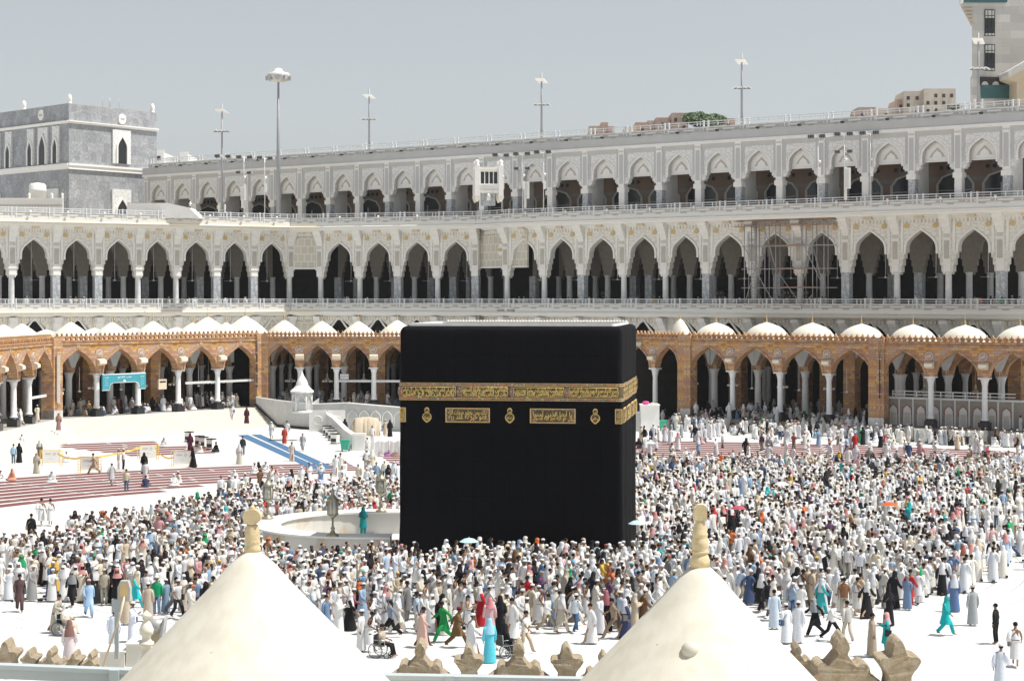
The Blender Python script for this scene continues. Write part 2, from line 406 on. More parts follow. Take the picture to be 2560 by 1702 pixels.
b.box((-.5, .10, 0), (.5, .24, .72), PERF); b.box((-.5, .06, .72), (.5, .30, .82), RAIL); b.box((-.5, .06, -.02), (.5, .30, .08), RAIL)
ME_PAR = b.mesh('parapet')
b = MB()
b.box((-.5, .12, 1.28), (.5, .22, 1.38), RAIL); b.box((-.5, .14, 1.02), (.5, .20, 1.08), RAIL)
for x in (-.5, -.3, -.06, .2, .42): b.box((x - .008, .13, .8), (x + .008, .21, 1.3), RAIL)
for x in (-.415, -.30): b.box((x - .014, .04, 0), (x + .014, .28, 1.46), RAIL)
ME_RAIL = b.mesh('railing')
b = MB(); b.ball((0, 0, 0), .17, 8, 6, WHITEB); b.box((-.03, -.03, -.6), (.03, .03, -.1), WHITE); ME_GLOBE = b.mesh('globe_lamp')
b = MB(); b.prism([(-.50, 0), (.50, 0), (.22, .78), (-.22, .78)], -.35, .1, LAMPB); ME_SCON = b.mesh('wall_lamp')
b = MB()
for i in range(14):
    x = -.5 + (i + .5) / 14; b.box((x - .018, -.10, 0), (x + .018, 0, .42), WHITE)
b.box((-.5, 0, -.02), (.5, .12, .75), DENT); ME_FRZ = b.mesh('frieze')
# soffit over each bay between wall and beam
b = MB(); b.box((-.5, -GO, 0), (.5, .1, .12), WHITE); b.box((-.5, -.6, -.18), (.5, .05, 0), WHITE); ME_SOF = b.mesh('soffit')
op1 = opening([], 1.9, 9.4, 11.7, 6.0)
b = MB(); b.prism(bay_outline(BW, 6.0, 12.2, op1), 0, .8, SPAN2)
band(b, [(-x, z) for x, z in arch(1.9, 8.0, 11.7)] + arch(1.9, 8.0, 11.7)[::-1][1:], .22, -.15, 0, WHITE); ME_BAY1 = b.mesh('lower_arch_bay')
b = MB(); b.box((-.46, -.16, 6), (.46, 0, 10.4), WHITE)
for i, z in enumerate((10.2, 10.65, 11.1, 11.5)): b.box((-.5, -.34 - .3 * i, z), (.5, .1, z + .45), WHITEB if i % 2 else WHITE)
ME_PIL1 = b.mesh('lower_pilaster')
b = MB(); b.prism([(-1.95, 6), (1.95, 6), (1.95, 9.4)] + arch(1.95, 9.4, 11.7)[1:] + [(-x, z) for x, z in arch(1.95, 9.4, 11.7)[::-1][1:]], .25, .35, GRILLE); ME_GRL = b.mesh('stone_screen')
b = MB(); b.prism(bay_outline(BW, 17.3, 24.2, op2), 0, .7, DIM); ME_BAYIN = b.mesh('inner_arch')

def gallery(wl_, ww, cols, lit, seg):
    us = [ww.u(px) for px, _ in cols]
    for i, (px, k) in enumerate(cols):
        u = us[i]
        last = i == len(cols) - 1
        pc = link('pier' if k == 'p' else 'column', ME_SHAFT[k], gal, ww.M(u, .0 if k == 'p' else .38, 0, base=gal))
        pl = link('pilaster', ME_PIL, gal, ww.M(u, 0, 0, base=gal)); link('panel', ME_INS, pl)
        link('lower_pilaster', ME_PIL1, gal, ww.M(u, 0, 0, base=gal))
        for q, yy in enumerate((6.2, 12.4)):
            link('inner_column', ME_SHAFT['r'] if (i + q) % 3 else ME_SHAFT['p'], gal, ww.M(u, yy, 0, base=gal))
        if last: continue
        w = us[i + 1] - u; um = u + w / 2; s = w / BW
        bay = link('arch_bay', ME_BAY2, gal, ww.M(um, 0, 0, s, base=gal))
        for sx in (-1, 1): link('roundel', ME_ROUND, bay, Matrix.Translation((sx * 1.55, -.04, 23.0)))
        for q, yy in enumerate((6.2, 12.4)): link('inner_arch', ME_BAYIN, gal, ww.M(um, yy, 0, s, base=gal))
        link('lower_arch_bay', ME_BAY1, gal, ww.M(um, 0, 0, s, base=gal))
        if seg == 'A' and i in (0, 3, 4, 5, 6, 7): link('stone_screen', ME_GRL, gal, ww.M(um, 0, 0, s, base=gal))
        if seg == 'C' and i in (0, 1, 2): link('stone_screen', ME_GRL, gal, ww.M(um, 0, 0, s, base=gal))
        link('wall_lamp', ME_SCON, bay, Matrix.Translation((0, -.5, 23.85)))
    return us
def balcony(w, n, mats, z, par=True, lamps=True):
    L = w.len; hb = 1.05 if z > 20 else .88; Sz = Matrix.Diagonal((1, 1, hb / 1.62, 1))
    for i in range(n):
        u = L * (i + .5) / n; s = L / n
        link('balcony_beam', mats, gal, w.M(u, 0, z, s, base=gal) @ Sz)
        link('frieze', ME_FRZ, gal, w.M(u, GO - .02, z - .75, s, base=gal)); link('soffit', ME_SOF, gal, w.M(u, GO, z + .02, s, base=gal))
        link('parapet', ME_PAR, gal, w.M(u, 0, z + hb - .02, s, base=gal)); link('railing', ME_RAIL, gal, w.M(u, 0, z + hb - .02, s, base=gal))
        if lamps: link('globe_lamp', ME_GLOBE, gal, w.M(u + .3, -.25, z + 1.85, base=gal))
gallery(gw[0], gww[0], colA, 1, 'A'); gallery(gw[2], gww[2], colB, 1, 'B'); gallery(gw[4], gww[4], colC, 0, 'C')
for z, lm in ((24.15, True), (12.2, False)):
    balcony(gw[0], 9, ME_BEAM, z, lamps=lm); balcony(gw[1], 1, ME_BEAM, z, lamps=False)
    balcony(gw[2], 4, ME_BEAMG, z, lamps=lm); balcony(gw[3], 1, ME_BEAMG, z, lamps=False)
    balcony(gw[4], 12, ME_BEAMG, z, lamps=lm)
# flat screens that close the two corner bays
for k, half in ((1, 1), (3, 1)):
    w = gww[k]; mb = MB(); L = gw[k].len
    x0, x1 = (-.4, L + .4) if k == 1 else (-2.2, L + 2.2)
    mb.box((x0, .3, 18.9), (x1, .6, 24.3), GRILLE); mb.box((x0, .2, 18.7), (x1, .62, 18.95), WHITE)
    mb.obj('corner_screen', gal, w.M(0, 0, 0, base=gal)); mb = MB(); mb.box((x0, .3, 6), (x1, .6, 12.4), GRILLE); mb.obj('corner_screen', gal, w.M(0, 0, 0, base=gal))
# floors, ceilings, back walls
for k, w in enumerate(gww):
    mb = MB(); x0, x1 = -1.5, w.len + 1.5
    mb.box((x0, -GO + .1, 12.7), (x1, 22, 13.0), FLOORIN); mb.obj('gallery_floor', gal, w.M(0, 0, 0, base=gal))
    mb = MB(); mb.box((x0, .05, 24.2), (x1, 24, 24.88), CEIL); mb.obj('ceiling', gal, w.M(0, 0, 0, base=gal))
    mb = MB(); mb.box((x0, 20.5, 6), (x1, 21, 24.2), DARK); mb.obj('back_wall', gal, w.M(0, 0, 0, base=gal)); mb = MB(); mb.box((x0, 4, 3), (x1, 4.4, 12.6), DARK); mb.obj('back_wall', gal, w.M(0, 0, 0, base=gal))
    mb = MB(); mb.box((x0, .0, 2), (x1, .8, 6.02), WHITE); mb.obj('base_wall', gal, w.M(0, 0, 0, base=gal))
def fan_slab(walls, y0, y1, z0, z1, m, name, owner):
    front = [p for w in walls for p in (w.P(0, y0), w.P(w.len, y0))]; back = [p for w in walls for p in (w.P(0, y1), w.P(w.len, y1))]
    pts = [(p.x - owner.location.x, p.y - owner.location.y) for p in front + back[::-1]]
    mb = MB(); n = len(front); N2 = 2 * n
    vs = [(x, y, z) for z in (z0, z1) for x, y in pts]; fs = []
    for i in range(n - 1):
        a, b_, c, d = i, i + 1, N2 - 2 - i, N2 - 1 - i
        fs += [(a, b_, c, d), (a + N2, b_ + N2, c + N2, d + N2), (a, b_, b_ + N2, a + N2), (d, c, c + N2, d + N2)]
    mb.add(vs, fs, m); return mb.obj(name, owner)
def fan_wall(walls, y, z0, z1, m, name, owner):
    for a, b_ in zip(walls, walls[1:]):
        p, q = a.P(a.len - 1, y), b_.P(1, y); mb = MB(); lx, ly = owner.location.x, owner.location.y
        mb.add([(p.x - lx, p.y - ly, z0), (q.x - lx, q.y - ly, z0), (q.x - lx, q.y - ly, z1), (p.x - lx, p.y - ly, z1)], [(0, 1, 2, 3)], m); mb.obj(name, owner)
fan_slab(gww, -.9, 42, 24.95, 25.62, CEIL, 'roof_terrace', gal); fan_wall(gww, 20.8, 6, 24.9, DARK, 'back_wall', gal); fan_wall(gww, 4.2, 3, 12.6, DARK, 'back_wall', gal)
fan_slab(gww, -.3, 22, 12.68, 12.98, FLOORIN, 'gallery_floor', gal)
mb = MB(); n_ = 20
mb.prism([(.62 * math.cos(TAU * i / n_), .85 * math.sin(TAU * i / n_)) for i in range(n_)], -.1, 0, WHITEB)
mb.box((-.48, -.14, -.22), (.48, -.1, .22), GOLD)
mb.obj('emblem', gal, gww[3].M(gw[3].len * .5, .28, 21.2, base=gal))
# flat panels in place of street openings, their sunlight put into the colour
SHOP = m_pattern('sunlight coloured street panel', (.62, .55, .42), (.12, .11, .10), .5, .5, .12)
for px, wd in ((1825, 1.5), (2030, 1.0), (2066, 1.1), (1520, .6)):
    w = gww[4]; mb = MB(); mb.box((-wd, 0, 13.7), (wd, .05, 15.6), SHOP); mb.obj('far_window', gal, w.M(w.u(px) - 14.5, 20.3, 0, base=gal))

# ------------------------------------------------------------------ upper wing on the roof terrace
wing = thing('upper_wing', (*at(1500, 240), 25.6), label='white upper storey wing with pointed arches and grey fascia standing on the roof terrace', cat='building')
def ZW(x): return F * 19.7 / (306 + .0606 * (x - 365))
WW = Wall(at(362, ZW(362)), at(2720, ZW(2720)))
cw = [366.7, 425, 487, 552, 617, 682, 751, 821.7, 894, 969, 1045.6, 1123.6, 1205, 1289, 1375.5, 1464, 1555, 1649, 1746, 1846.5, 1949, 2055, 2164, 2280, 2396, 2517, 2645]
cu = [WW.u(x) for x in cw]
VB = (cu[-1] - cu[0]) / (len(cu) - 1)
b = MB(); ow = opening([(2.02, 29.5), (1.82, 30.0)], 1.62, 31.0, 32.8, 29.35)
b.prism(bay_outline(VB, 29.35, 34.0, ow), 0, .75, SPAN3)
band(b, [(-1.62, 30.0)] + [(-x, z) for x, z in arch(1.62, 30.9, 32.75)] + arch(1.62, 30.9, 32.75)[::-1][1:] + [(1.62, 30.0)], .17, -.08, 0, WINGW)
band(b, [(-1.5, 30.2)] + [(-x, z) for x, z in arch(1.5, 30.9, 32.6)] + arch(1.5, 30.9, 32.6)[::-1][1:] + [(1.5, 30.2)], .10, .25, .45, GREYP)
b.box((-VB / 2, -.05, 33.35), (VB / 2, 0, 34), WINGG)
for sx in (-1, 1): b.box((sx * 2.22 - .16, -.05, 30.2), (sx * 2.22 + .16, 0, 33.35), WINGG)
ME_WB = b.mesh('arch_bay')
b = MB()                                                                # blind lunette under the arch
b.prism([(-1.62, 30.4), (1.62, 30.4), (1.62, 30.9)] + arch(1.62, 30.9, 32.75)[1:] + [(-x, z) for x, z in arch(1.62, 30.9, 32.75)[::-1][1:]], .62, .72, WINGW)
b.box((-1.62, .5, 30.3), (1.62, .8, 30.44), WHITEB)
for k, y in ((1.0, .60), (.62, .585)): b.prism([(-k, 30.85), (k, 30.85), (k * .72, 31.3), (0, 31.0 + k * 1.0), (-k * .72, 31.3)], y, y + .02, GREYP if k == 1.0 else WINGW)
ME_LUN = b.mesh('lunette')
b = MB(); b.box((-.44, -.2, 28.95), (.44, .7, 34.05), WINGW); b.box((-.58, -.3, 28.35), (.58, .8, 28.95), WHITEB)
for k in range(4): b.box((k * .2 - .36, -.22, 33.5), (k * .2 - .24, -.2, 33.7), GREYP)
ME_WP = b.mesh('pilaster'); b = MB(); b.box((-.30, -.225, 29.4), (.30, -.2, 33.2), WINGG); ME_WPI = b.mesh('panel')
b = MB(); b.box((-.44, -.1, 25.6), (.44, .75, 28.4), WINGW); ME_WS = [b.mesh('pier')]
b = MB(); b.box((-.44, -.1, 25.6), (.44, .75, 28.4), MARBP); ME_WS.append(b.mesh('pier'))
b = MB(); b.box((-.5, 0, 25.6), (.5, .2, 35), ORANGE)
b.prism([(-.36, 26.4), (.36, 26.4), (.36, 28.0), (.25, 28.8), (0, 29.2), (-.25, 28.8), (-.36, 28.0)], -.06, 0, GLASSD)
b.prism([(-.42, 25.9), (.42, 25.9), (.42, 28.0), (.29, 28.95), (0, 29.45), (-.29, 28.95), (-.42, 28.0)], -.04, .0, GREYP)
b.box((-.36, -.08, 27.2), (.36, -.06, 27.3), GREYP); b.box((-.02, -.08, 26.4), (.02, -.06, 28.0), GREYP)
for k in range(5): b.prism([(k * .15 - .3 + .045 * math.cos(TAU * j / 8), 29.95 + .26 * math.sin(TAU * j / 8)) for j in range(8)], -.03, 0, DARK)
ME_WI = b.mesh('inner_wall_bay')
b = MB(); b.box((-.40, .76, 25.6), (.40, 3.6, 31.5), WINGW); ME_SW = b.mesh('side_wall')
for i, u in enumerate(cu):
    link('pier', ME_WS[1 if i % 2 == 1 else 0], wing, WW.M(u, 0, 0, base=wing))
    p = link('pilaster', ME_WP, wing, WW.M(u, 0, 0, base=wing)); link('panel', ME_WPI, p)
    if i % 2 == 1: link('side_wall', ME_SW, wing, WW.M(u, 0, 0, base=wing))
    if i + 1 < len(cu):
        w = cu[i + 1] - u; um = u + w / 2
        bay = link('arch_bay', ME_WB, wing, WW.M(um, 0, 0, w / VB, base=wing)); link('lunette', ME_LUN, bay)
        link('inner_wall_bay', ME_WI, wing, WW.M(um, 5.5, 0, w, base=wing))
        link('railing', ME_RAIL, wing, WW.M(um, .3, 35.5, w, base=wing)); link('parapet', ME_PAR, wing, WW.M(um, .3, 35.35, w, base=wing))
        fl = MB() if i == 0 else None
        if i == 0:
            fl.box((-.16, -.3, -.02), (.16, .1, .22), BLACKM); fl.box((-.05, 0, -.4), (.05, .1, 0), RAIL); ME_FL = fl.mesh('floodlight')
        link('floodlight', ME_FL, wing, WW.M(um, -.25, 35.45, base=wing))
mb = MB(); x0, x1 = cu[0] - .6, cu[-1] + 3
mb.box((x0, -.5, 34.0), (x1, .8, 34.32), WINGW); mb.box((x0, -.38, 34.32), (x1, .8, 35.4), WINGG); mb.box((x0, -.28, 33.95), (x1, .0, 34.0), WHITEB)
mb.obj('fascia', wing, WW.M(0, 0, 0, base=wing))
mb = MB(); mb.box((x0, .8, 34.1), (x1, 16, 35.2), WINGG); mb.box((x0, 12, 25.6), (x1, 12.5, 34.1), DARK); mb.box((x0, 0, 25.6), (x0 + .6, 12, 34.1), WINGW)
mb.obj('roof', wing, WW.M(0, 0, 0, base=wing))

# ------------------------------------------------------------------ mottled marble tower block
tc = Vector(at(172, 290)); tr = Vector(at(392, 305)); tl = Vector(at(-90, 313))
tow = thing('marble_tower', (tc.x, tc.y, 25.6), label='square grey mottled marble block with white arched windows, rising beside the upper wing', cat='building')
TR = Wall(tc, tr); TL = Wall(tl, tc)
mb = MB()
foot = [(0, 0), ((tr - tc).x, (tr - tc).y), ((tr - tc).x - 12, (tr - tc).y + 14), ((tl - tc).x - 4, (tl - tc).y + 16), ((tl - tc).x, (tl - tc).y)]
mb.prism(foot, 0, 44.9 - 25.6, TOWER, 'z'); mb.prism([(x * .985, y + .4) for x, y in foot], 44.9 - 25.6, 45.0 - 25.6, CEIL, 'z')
mb.obj('wall', tow)
def trim_box(W, x0, x1, z, h, pr, nm='string_course'):
    mb = MB(); mb.box((x0, -pr, z), (x1, 0, z + h), WHITEB); mb.box((x0, -pr - .15, z + h * .65), (x1, -pr, z + h), WHITEB); mb.obj(nm, tow, W.M(0, 0, 0, base=tow))
for z, h in ((41.85, .42), (34.7, .9)):
    trim_box(TR, -.3, TR.len + .1, z, h, .3); trim_box(TL, 0, TL.len + .3, z, h, .3)
def tower_window(W, u, wd, zb, spring, apex, fw, ft, light):
    mb = MB(); mb.box((-fw, -.28, zb), (fw, 0, ft), SPAN3 if light else WINGW)
    wdw = mb.obj('window', tow, W.M(u, 0, 0, base=tow))
    mb = MB(); o = [(-wd, zb), (wd, zb)] + arch(wd, spring, apex) + [(-x, z) for x, z in arch(wd, spring, apex)[::-1][1:]]
    mb.prism(o, -.31, -.285, GLASSD); mb.obj('pane', wdw)
    mb = MB(); a = [(-wd, zb)] + [(-x, z) for x, z in arch(wd, spring, apex)] + arch(wd, spring, apex)[::-1][1:] + [(wd, zb)]
    band(mb, a, .3, -.48, -.28, WHITEB); mb.obj('frame', wdw)
tower_window(TR, TR.u(302), .95, 36.1, 38.6, 40.4, 1.9, 41.5, True)
tower_window(TR, TR.u(302), 1.1, 25.6, 28.4, 30.4, 2.0, 32.0, True)
for px, wd, ap in ((-48, .62, 39.5), (-8, .85, 40.2), (24, .62, 39.5), (79, .62, 39.6), (110, .95, 40.4), (142, .62, 39.7)):
    tower_window(TL, TL.u(px), wd, 35.75, 38.0, ap, 1.45 if wd > .8 else 1.0, 41.6, True)
for px in (-30, 112): tower_window(TL, TL.u(px), 2.6, 25.6, 28.0, 30.6, 4.3, 31.8, True)
mb = MB(); mb.prism([(.75 * math.cos(TAU * i / 16), .85 * math.sin(TAU * i / 16)) for i in range(16)], -.25, 0, WHITEB); mb.box((-.42, -.27, -.18), (.42, -.25, .18), GREYP); ME_MED = mb.mesh('medallion')
link('medallion', ME_MED, tow, TR.M(TR.u(304), 0, 43.3, base=tow)); link('medallion', ME_MED, tow, TL.M(TL.u(105), 0, 43.6, base=tow))
ME_FIN = lathe_mesh('finial', [(.5, 0), (.5, .25), (.38, .35), (.38, .5), (.48, .8), (.44, 1.5), (.2, 1.9), (0, 2.0)], WHITEB, 12)
for W, u in ((TR, .6), (TR, TR.len - .5), (TL, TL.u(53))): link('finial', ME_FIN, tow, W.M(u, .5, 44.9, base=tow) @ Matrix.Scale(.78, 4))
for px in (278, 294, 297, 319):
    mb = MB(); mb.tube([(0, 0, 0), (0, 0, 1.9)], .035, 4, STEEL); tag(mb.obj('antenna', None, Matrix.Translation((*TR.P(TR.u(px), 2), 44.95))), 'thin rod aerial on the roof of the grey marble tower', 'antenna', 'roof aerials on the marble tower')

# ------------------------------------------------------------------ stone arcades (the old brown ones) round the court
ME_OSH = lathe_mesh('column_shaft', [(.40, 0), (.40, .12), (.33, .22), (.30, .3), (.285, 3.0), (.27, 3.55), (.31, 3.62), (.31, 3.7), (.36, 3.95), (.50, 4.25)], COLW, 14)
b = MB(); b.box((-.52, -.52, 0), (.52, .52, .8), BLACKST); b.lathe([(.5, .8), (.46, .95), (.40, 1.0)], 8, m=BLACKST, ph=TAU / 16); ME_OPL = b.mesh('plinth')
b = MB(); b.box((-.55, -.5, 0), (.55, .5, .14), COLW); ME_OAB = b.mesh('abacus')
OB = 5.25
def medal():
    b = MB()
    for r, d, m in ((.46, .05, PLASTER), (.41, .07, BRICK), (.37, .085, PLASTER), (.33, .10, BRICK)):
        b.prism([(r * math.cos(TAU * i / 18), r * math.sin(TAU * i / 18)) for i in range(18)], -d, 0, m)
    return b.mesh('medallion')
ME_OMED = medal(); ME_ALLAH = text_mesh('الله', .44, .34, WHITEB, bold=.012)
b = MB(); b.prism([(-.45, -.05), (0, .12), (.12, -.12), (.06, -.62), (-.5, -.42)], -.48, .48, LAMPB, 'x'); b.box((-.4, -.52, -.40), (.4, -.44, -.10), CREAM); ME_OLAMP = b.mesh('floodlight')
opo = opening([], 2.12, 6.6, 9.1, 6.5)
b = MB(); b.prism(bay_outline(OB, 6.5, 10.0, opo), 0, .95, BRICK)
band(b, [(-x, z) for x, z in arch(2.12, 6.6, 9.1)] + arch(2.12, 6.6, 9.1)[::-1][1:], .22, -.08, 0, BRICK)
b.box((-OB / 2, -.10, 9.62), (OB / 2, 0, 9.72), BRICK); b.box((-OB / 2, -.05, 9.95), (OB / 2, 1.0, 10.1), BRICK)
ME_OBAY = b.mesh('arch_bay')
b = MB(); b.prism(bay_outline(OB, 6.5, 10.0, opo), 0, .8, BRICK); ME_OBIN = b.mesh('inner_arch')
b = MB()
CR = [(-.11, 0), (-.11, .12), (-.26, .30), (-.2, .42), (-.07, .46), (0, .72), (.07, .46), (.2, .42), (.26, .30), (.11, .12), (.11, 0)]
for i in range(9):
    x = -OB / 2 + (i + .5) * OB / 9
    b.prism([(x + px, z) for px, z in CR], .1, .4, BRICK); 
ME_OCR = b.mesh('crenellation')
b = MB(); b.prism([(.17 * math.cos(TAU * i / 12), .17 * math.sin(TAU * i / 12)) for i in range(12)], -.07, 0, STONEF); b.prism([(.10 * math.cos(TAU * i / 12), .10 * math.sin(TAU * i / 12)) for i in range(12)], -.09, -.07, BRICK); ME_OROS = b.mesh('rosette')
b = MB(); b.prism([(-2.3, 0), (2.3, 0), (2.3, 6.3 - 2.5), (-2.3, 3.8)], 0, .01, PLASTER)
ME_OVAULT = []
for sx in (-1, 1): b = MB(); b.prism([(sx * 2.62, 7.0), (sx * 2.42, 7.0), (sx * 1.75, 8.6), (sx * 1.2, 9.6), (sx * 2.62, 9.6)], 4.55, 4.9, PLASTER); ME_OVAULT.append(b.mesh('vault'))

def cone_dome(kind):
    b = MB()
    if kind == 'tent': prof = [(2.62, -.2), (2.4, .3), (2.05, .85), (1.55, 1.35), (1.02, 1.78), (.48, 2.15), (.12, 2.36), (0, 2.4)]
    elif kind == 'round': prof = [(2.5, -.1), (2.47, .4), (2.28, .95), (1.92, 1.42), (1.42, 1.8), (.85, 2.06), (.35, 2.22), (0, 2.36)]
    else: prof = [(1.35, -.1), (1.3, .4), (1.1, 1.1), (.75, 1.75), (.35, 2.3), (0, 2.6)]
    b.lathe(prof, 28, m=DOME); return b.mesh('dome')
MD = {k: cone_dome(k) for k in ('tent', 'round', 'slim')}
b = MB(); b.lathe([(.05, 0), (.12, .12), (.05, .25), (.09, .36), (.03, .5), (.02, 1.05), (0, 1.1)], 6, m=GOLD); ME_GF = b.mesh('finial')

def arcade(P0, P1, marks, floor, owner, deep=3, piers=()):
    """marks: photo columns of the supports; piers: indices that are solid stone piers"""
    W = Wall(P0, P1)
    us = [W.u(x) for x in marks]
    for i, u in enumerate(us):
        if i in piers:
            mb = MB(); mb.box((-.68, -.22, floor), (.68, 1.1, 10.4), BRICK); mb.box((-.68, -.25, floor), (.68, 1.0, floor + .9), MARBL); mb.obj('pier', owner, W.M(u, 0, 0, base=owner))
        else:
            s = (6.45 - floor) / (4.25 + 1.0 + .0)
            c = link('column', ME_OSH, owner, W.M(u, .48, 0, base=owner) @ Matrix.Translation((0, 0, floor + 1.0 * .9)) @ Matrix.Diagonal((1, 1, (6.42 - floor - .9) / 4.25, 1)))
            link('plinth', ME_OPL, c, Matrix.Translation((0, 0, -.9 * 4.25 / (6.42 - floor - .9))))
            link('abacus', ME_OAB, c, Matrix.Translation((0, 0, 4.22)))
            md = link('medallion', ME_OMED, owner, W.M(u, 0, 8.62, base=owner)); link('lettering', ME_ALLAH, md, Matrix.Translation((0, -.115, 0)))
            link('floodlight', ME_OLAMP, owner, W.M(u + .1, -.05, 7.95, base=owner))
        for q in range(deep):
            yy = 5.0 * (q + 1)
            if (i + q) % 4 == 3:
                mb = MB(); mb.box((-.7, -.6, floor), (.7, .6, 9.6), BRICK); mb.obj('inner_pier', owner, W.M(u, yy, 0, base=owner))
            else:
                link('inner_column', ME_OSH, owner, W.M(u, yy + .4, 0, base=owner) @ Matrix.Translation((0, 0, floor)) @ Matrix.Diagonal((1.25 if q == 0 else 1, 1.25 if q == 0 else 1, (6.5 - floor) / 4.25, 1)))
        if i + 1 == len(us): continue
        w = us[i + 1] - u; um = u + w / 2; s = w / OB
        bay = link('arch_bay', ME_OBAY, owner, W.M(um, 0, 0, s, base=owner)); link('rosette', ME_OROS, bay, Matrix.Translation((0, 0, 9.42)))
        link('crenellation', ME_OCR, owner, W.M(um, 0, 10.08, s, base=owner))
        for me_ in ME_OVAULT: link('vault', me_, owner, W.M(um, 0, 0, s, base=owner))
        for q in range(deep): link('inner_arch', ME_OBIN, owner, W.M(um, 5.0 * (q + 1), 0, s, base=owner))
    x0, x1 = us[0] - .4, us[-1] + .4
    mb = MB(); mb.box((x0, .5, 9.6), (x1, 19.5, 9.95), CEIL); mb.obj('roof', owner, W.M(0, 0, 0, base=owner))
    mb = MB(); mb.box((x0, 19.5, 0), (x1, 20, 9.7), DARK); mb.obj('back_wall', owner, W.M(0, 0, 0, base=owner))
    if floor > .5:
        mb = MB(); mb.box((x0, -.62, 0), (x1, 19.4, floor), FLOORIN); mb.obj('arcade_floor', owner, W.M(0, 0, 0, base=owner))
    return W
def add_domes(owner, lst):
    for px, Z, kind, s in lst:
        d = link('dome', MD[kind], owner, Matrix.Translation((at(px, Z)[0] - owner.location.x, Z - owner.location.y, 9.45 if kind == 'tent' else 9.62)) @ Matrix.Diagonal((s, s, s * (.95 if s > 1.05 else 1) * (.93 if kind == 'round' else 1), 1)))
        link('finial', ME_GF, d, Matrix.Translation((0, 0, 2.35)))
P_l0 = at(-245, 152); P_a = at(134, 194); P_b = at(652, 216.0); P_c = at(1010, 214.5)
arcL = thing('stone_arcade', (*P_b, 0), label='sunlit tan brown stone arcade with cone domes above the broad marble stairs', cat='arcade')
WL0 = arcade(P_l0, P_a, [-66, -30, 3, 46, 84, 134], 1.9, arcL, 3, piers=(5,))
WL1 = arcade(P_a, P_b, [140, 248.7, 352, 452.5, 550.7, 650.5], 1.9, arcL, 3, piers=(0, 5))
WL2 = arcade(P_b, P_c, [656, 748, 839.3, 933, 1027], 1.9, arcL, 3, piers=(0,))
add_domes(arcL, [(8.6, 191, 'tent', 1), (55, 198, 'tent', 1), (177, 201, 'tent', 1.05), (280, 206, 'tent', 1.02), (382.6, 210, 'tent', 1.05), (481, 214, 'tent', .95), (519, 224, 'tent', 1.25),
                 (565, 216.5, 'tent', .95), (613.6, 224, 'tent', 1.3), (711, 219.5, 'tent', 1.05), (804.5, 219.5, 'tent', 1), (896, 219, 'tent', 1), (993, 219, 'tent', 1.05), (115, 202, 'round', .7), (235, 212, 'round', .7), (335, 215, 'round', .7), (440, 218, 'round', .7)])
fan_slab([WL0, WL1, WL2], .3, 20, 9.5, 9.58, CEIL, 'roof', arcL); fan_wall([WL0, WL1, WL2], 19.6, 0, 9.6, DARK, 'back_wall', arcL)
P_d = at(1575, 215); P_e = at(1712, 209.0); P_f = at(2192, 192.5); P_g = at(2690, 181.0)
arcR = thing('stone_arcade', (*P_e, 0), label='shaded red brown stone arcade with round domes, far side right of the cube', cat='arcade')
WR0 = arcade(P_d, P_e, [1552, 1631, 1708], .15, arcR, 3, piers=(2,))
WR1 = arcade(P_e, P_f, [1716, 1825, 1944, 2066.7, 2188], 1.25, arcR, 3, piers=(0, 4))
WR2 = arcade(P_f, P_g, [2196, 2322.8, 2457.7, 2600], 1.25, arcR, 3, piers=(0,))
add_domes(arcR, [(1700.6, 214, 'slim', 1), (1790, 214, 'round', .98), (1916.5, 210, 'round', 1.02), (2031, 205, 'round', 1.02), (2153.8, 200, 'round', 1.0), (2282.6, 195, 'round', 1.0), (2412.7, 191, 'round', 1.0), (2550, 187.5, 'round', 1.0)])
fan_slab([WR0, WR1, WR2], .3, 20, 9.5, 9.58, CEIL, 'roof', arcR); fan_wall([WR0, WR1, WR2], 19.6, 0, 9.6, DARK, 'back_wall', arcR); mb = MB(); mb.add([(WR0.P(.2, 0).x - arcR.location.x, WR0.P(.2, 0).y - arcR.location.y, z) for z in (0, 9.6)] + [(WR0.P(.2, 20).x - arcR.location.x, WR0.P(.2, 20).y - arcR.location.y, z) for z in (9.6, 0)], [(0, 1, 2, 3)], DARK); mb.obj('end_wall', arcR); mb = MB(); mb.add([(WL2.P(WL2.len, 0).x - arcL.location.x, WL2.P(WL2.len, 0).y - arcL.location.y, z) for z in (0, 9.6)] + [(WL2.P(WL2.len, 20).x - arcL.location.x, WL2.P(WL2.len, 20).y - arcL.location.y, z) for z in (9.6, 0)], [(0, 1, 2, 3)], DARK); mb.obj('end_wall', arcL)
# lettered plates, rain pipes and the far gallery of the water station
mb = MB(); mb.box((-.6, -.35, 9.0), (.6, -.28, 9.5), GREYP); pl = mb.obj('plate', arcR, WR0.M(WR0.u(1597), 0, 0, base=arcR))
link('lettering', text_mesh('بسم الله الرحمن الرحيم', .95, .26, WHITEB), pl, Matrix.Translation((0, -.37, 9.25)))
for W, px, ow_ in ((WL1, 636, arcL), (WR2, 2203, arcR)):
    mb = MB(); mb.tube([(0, -.45, 4.2), (0, -.45, 9.6)], .07, 6, BLACKM)
    for z in (4.6, 5.8, 7.0, 8.2): mb.box((-.12, -.5, z), (.12, -.3, z + .08), RAIL)
    mb.obj('rain_pipe', ow_, W.M(W.u(px), 0, 0, base=ow_))
mb = MB(); mb.box((-.22, -.5, 3.6), (.18, -.3, 8.6), GREYP); mb.obj('loudspeaker_column', arcL, WL1.M(WL1.u(140), 0, 0, base=arcL))
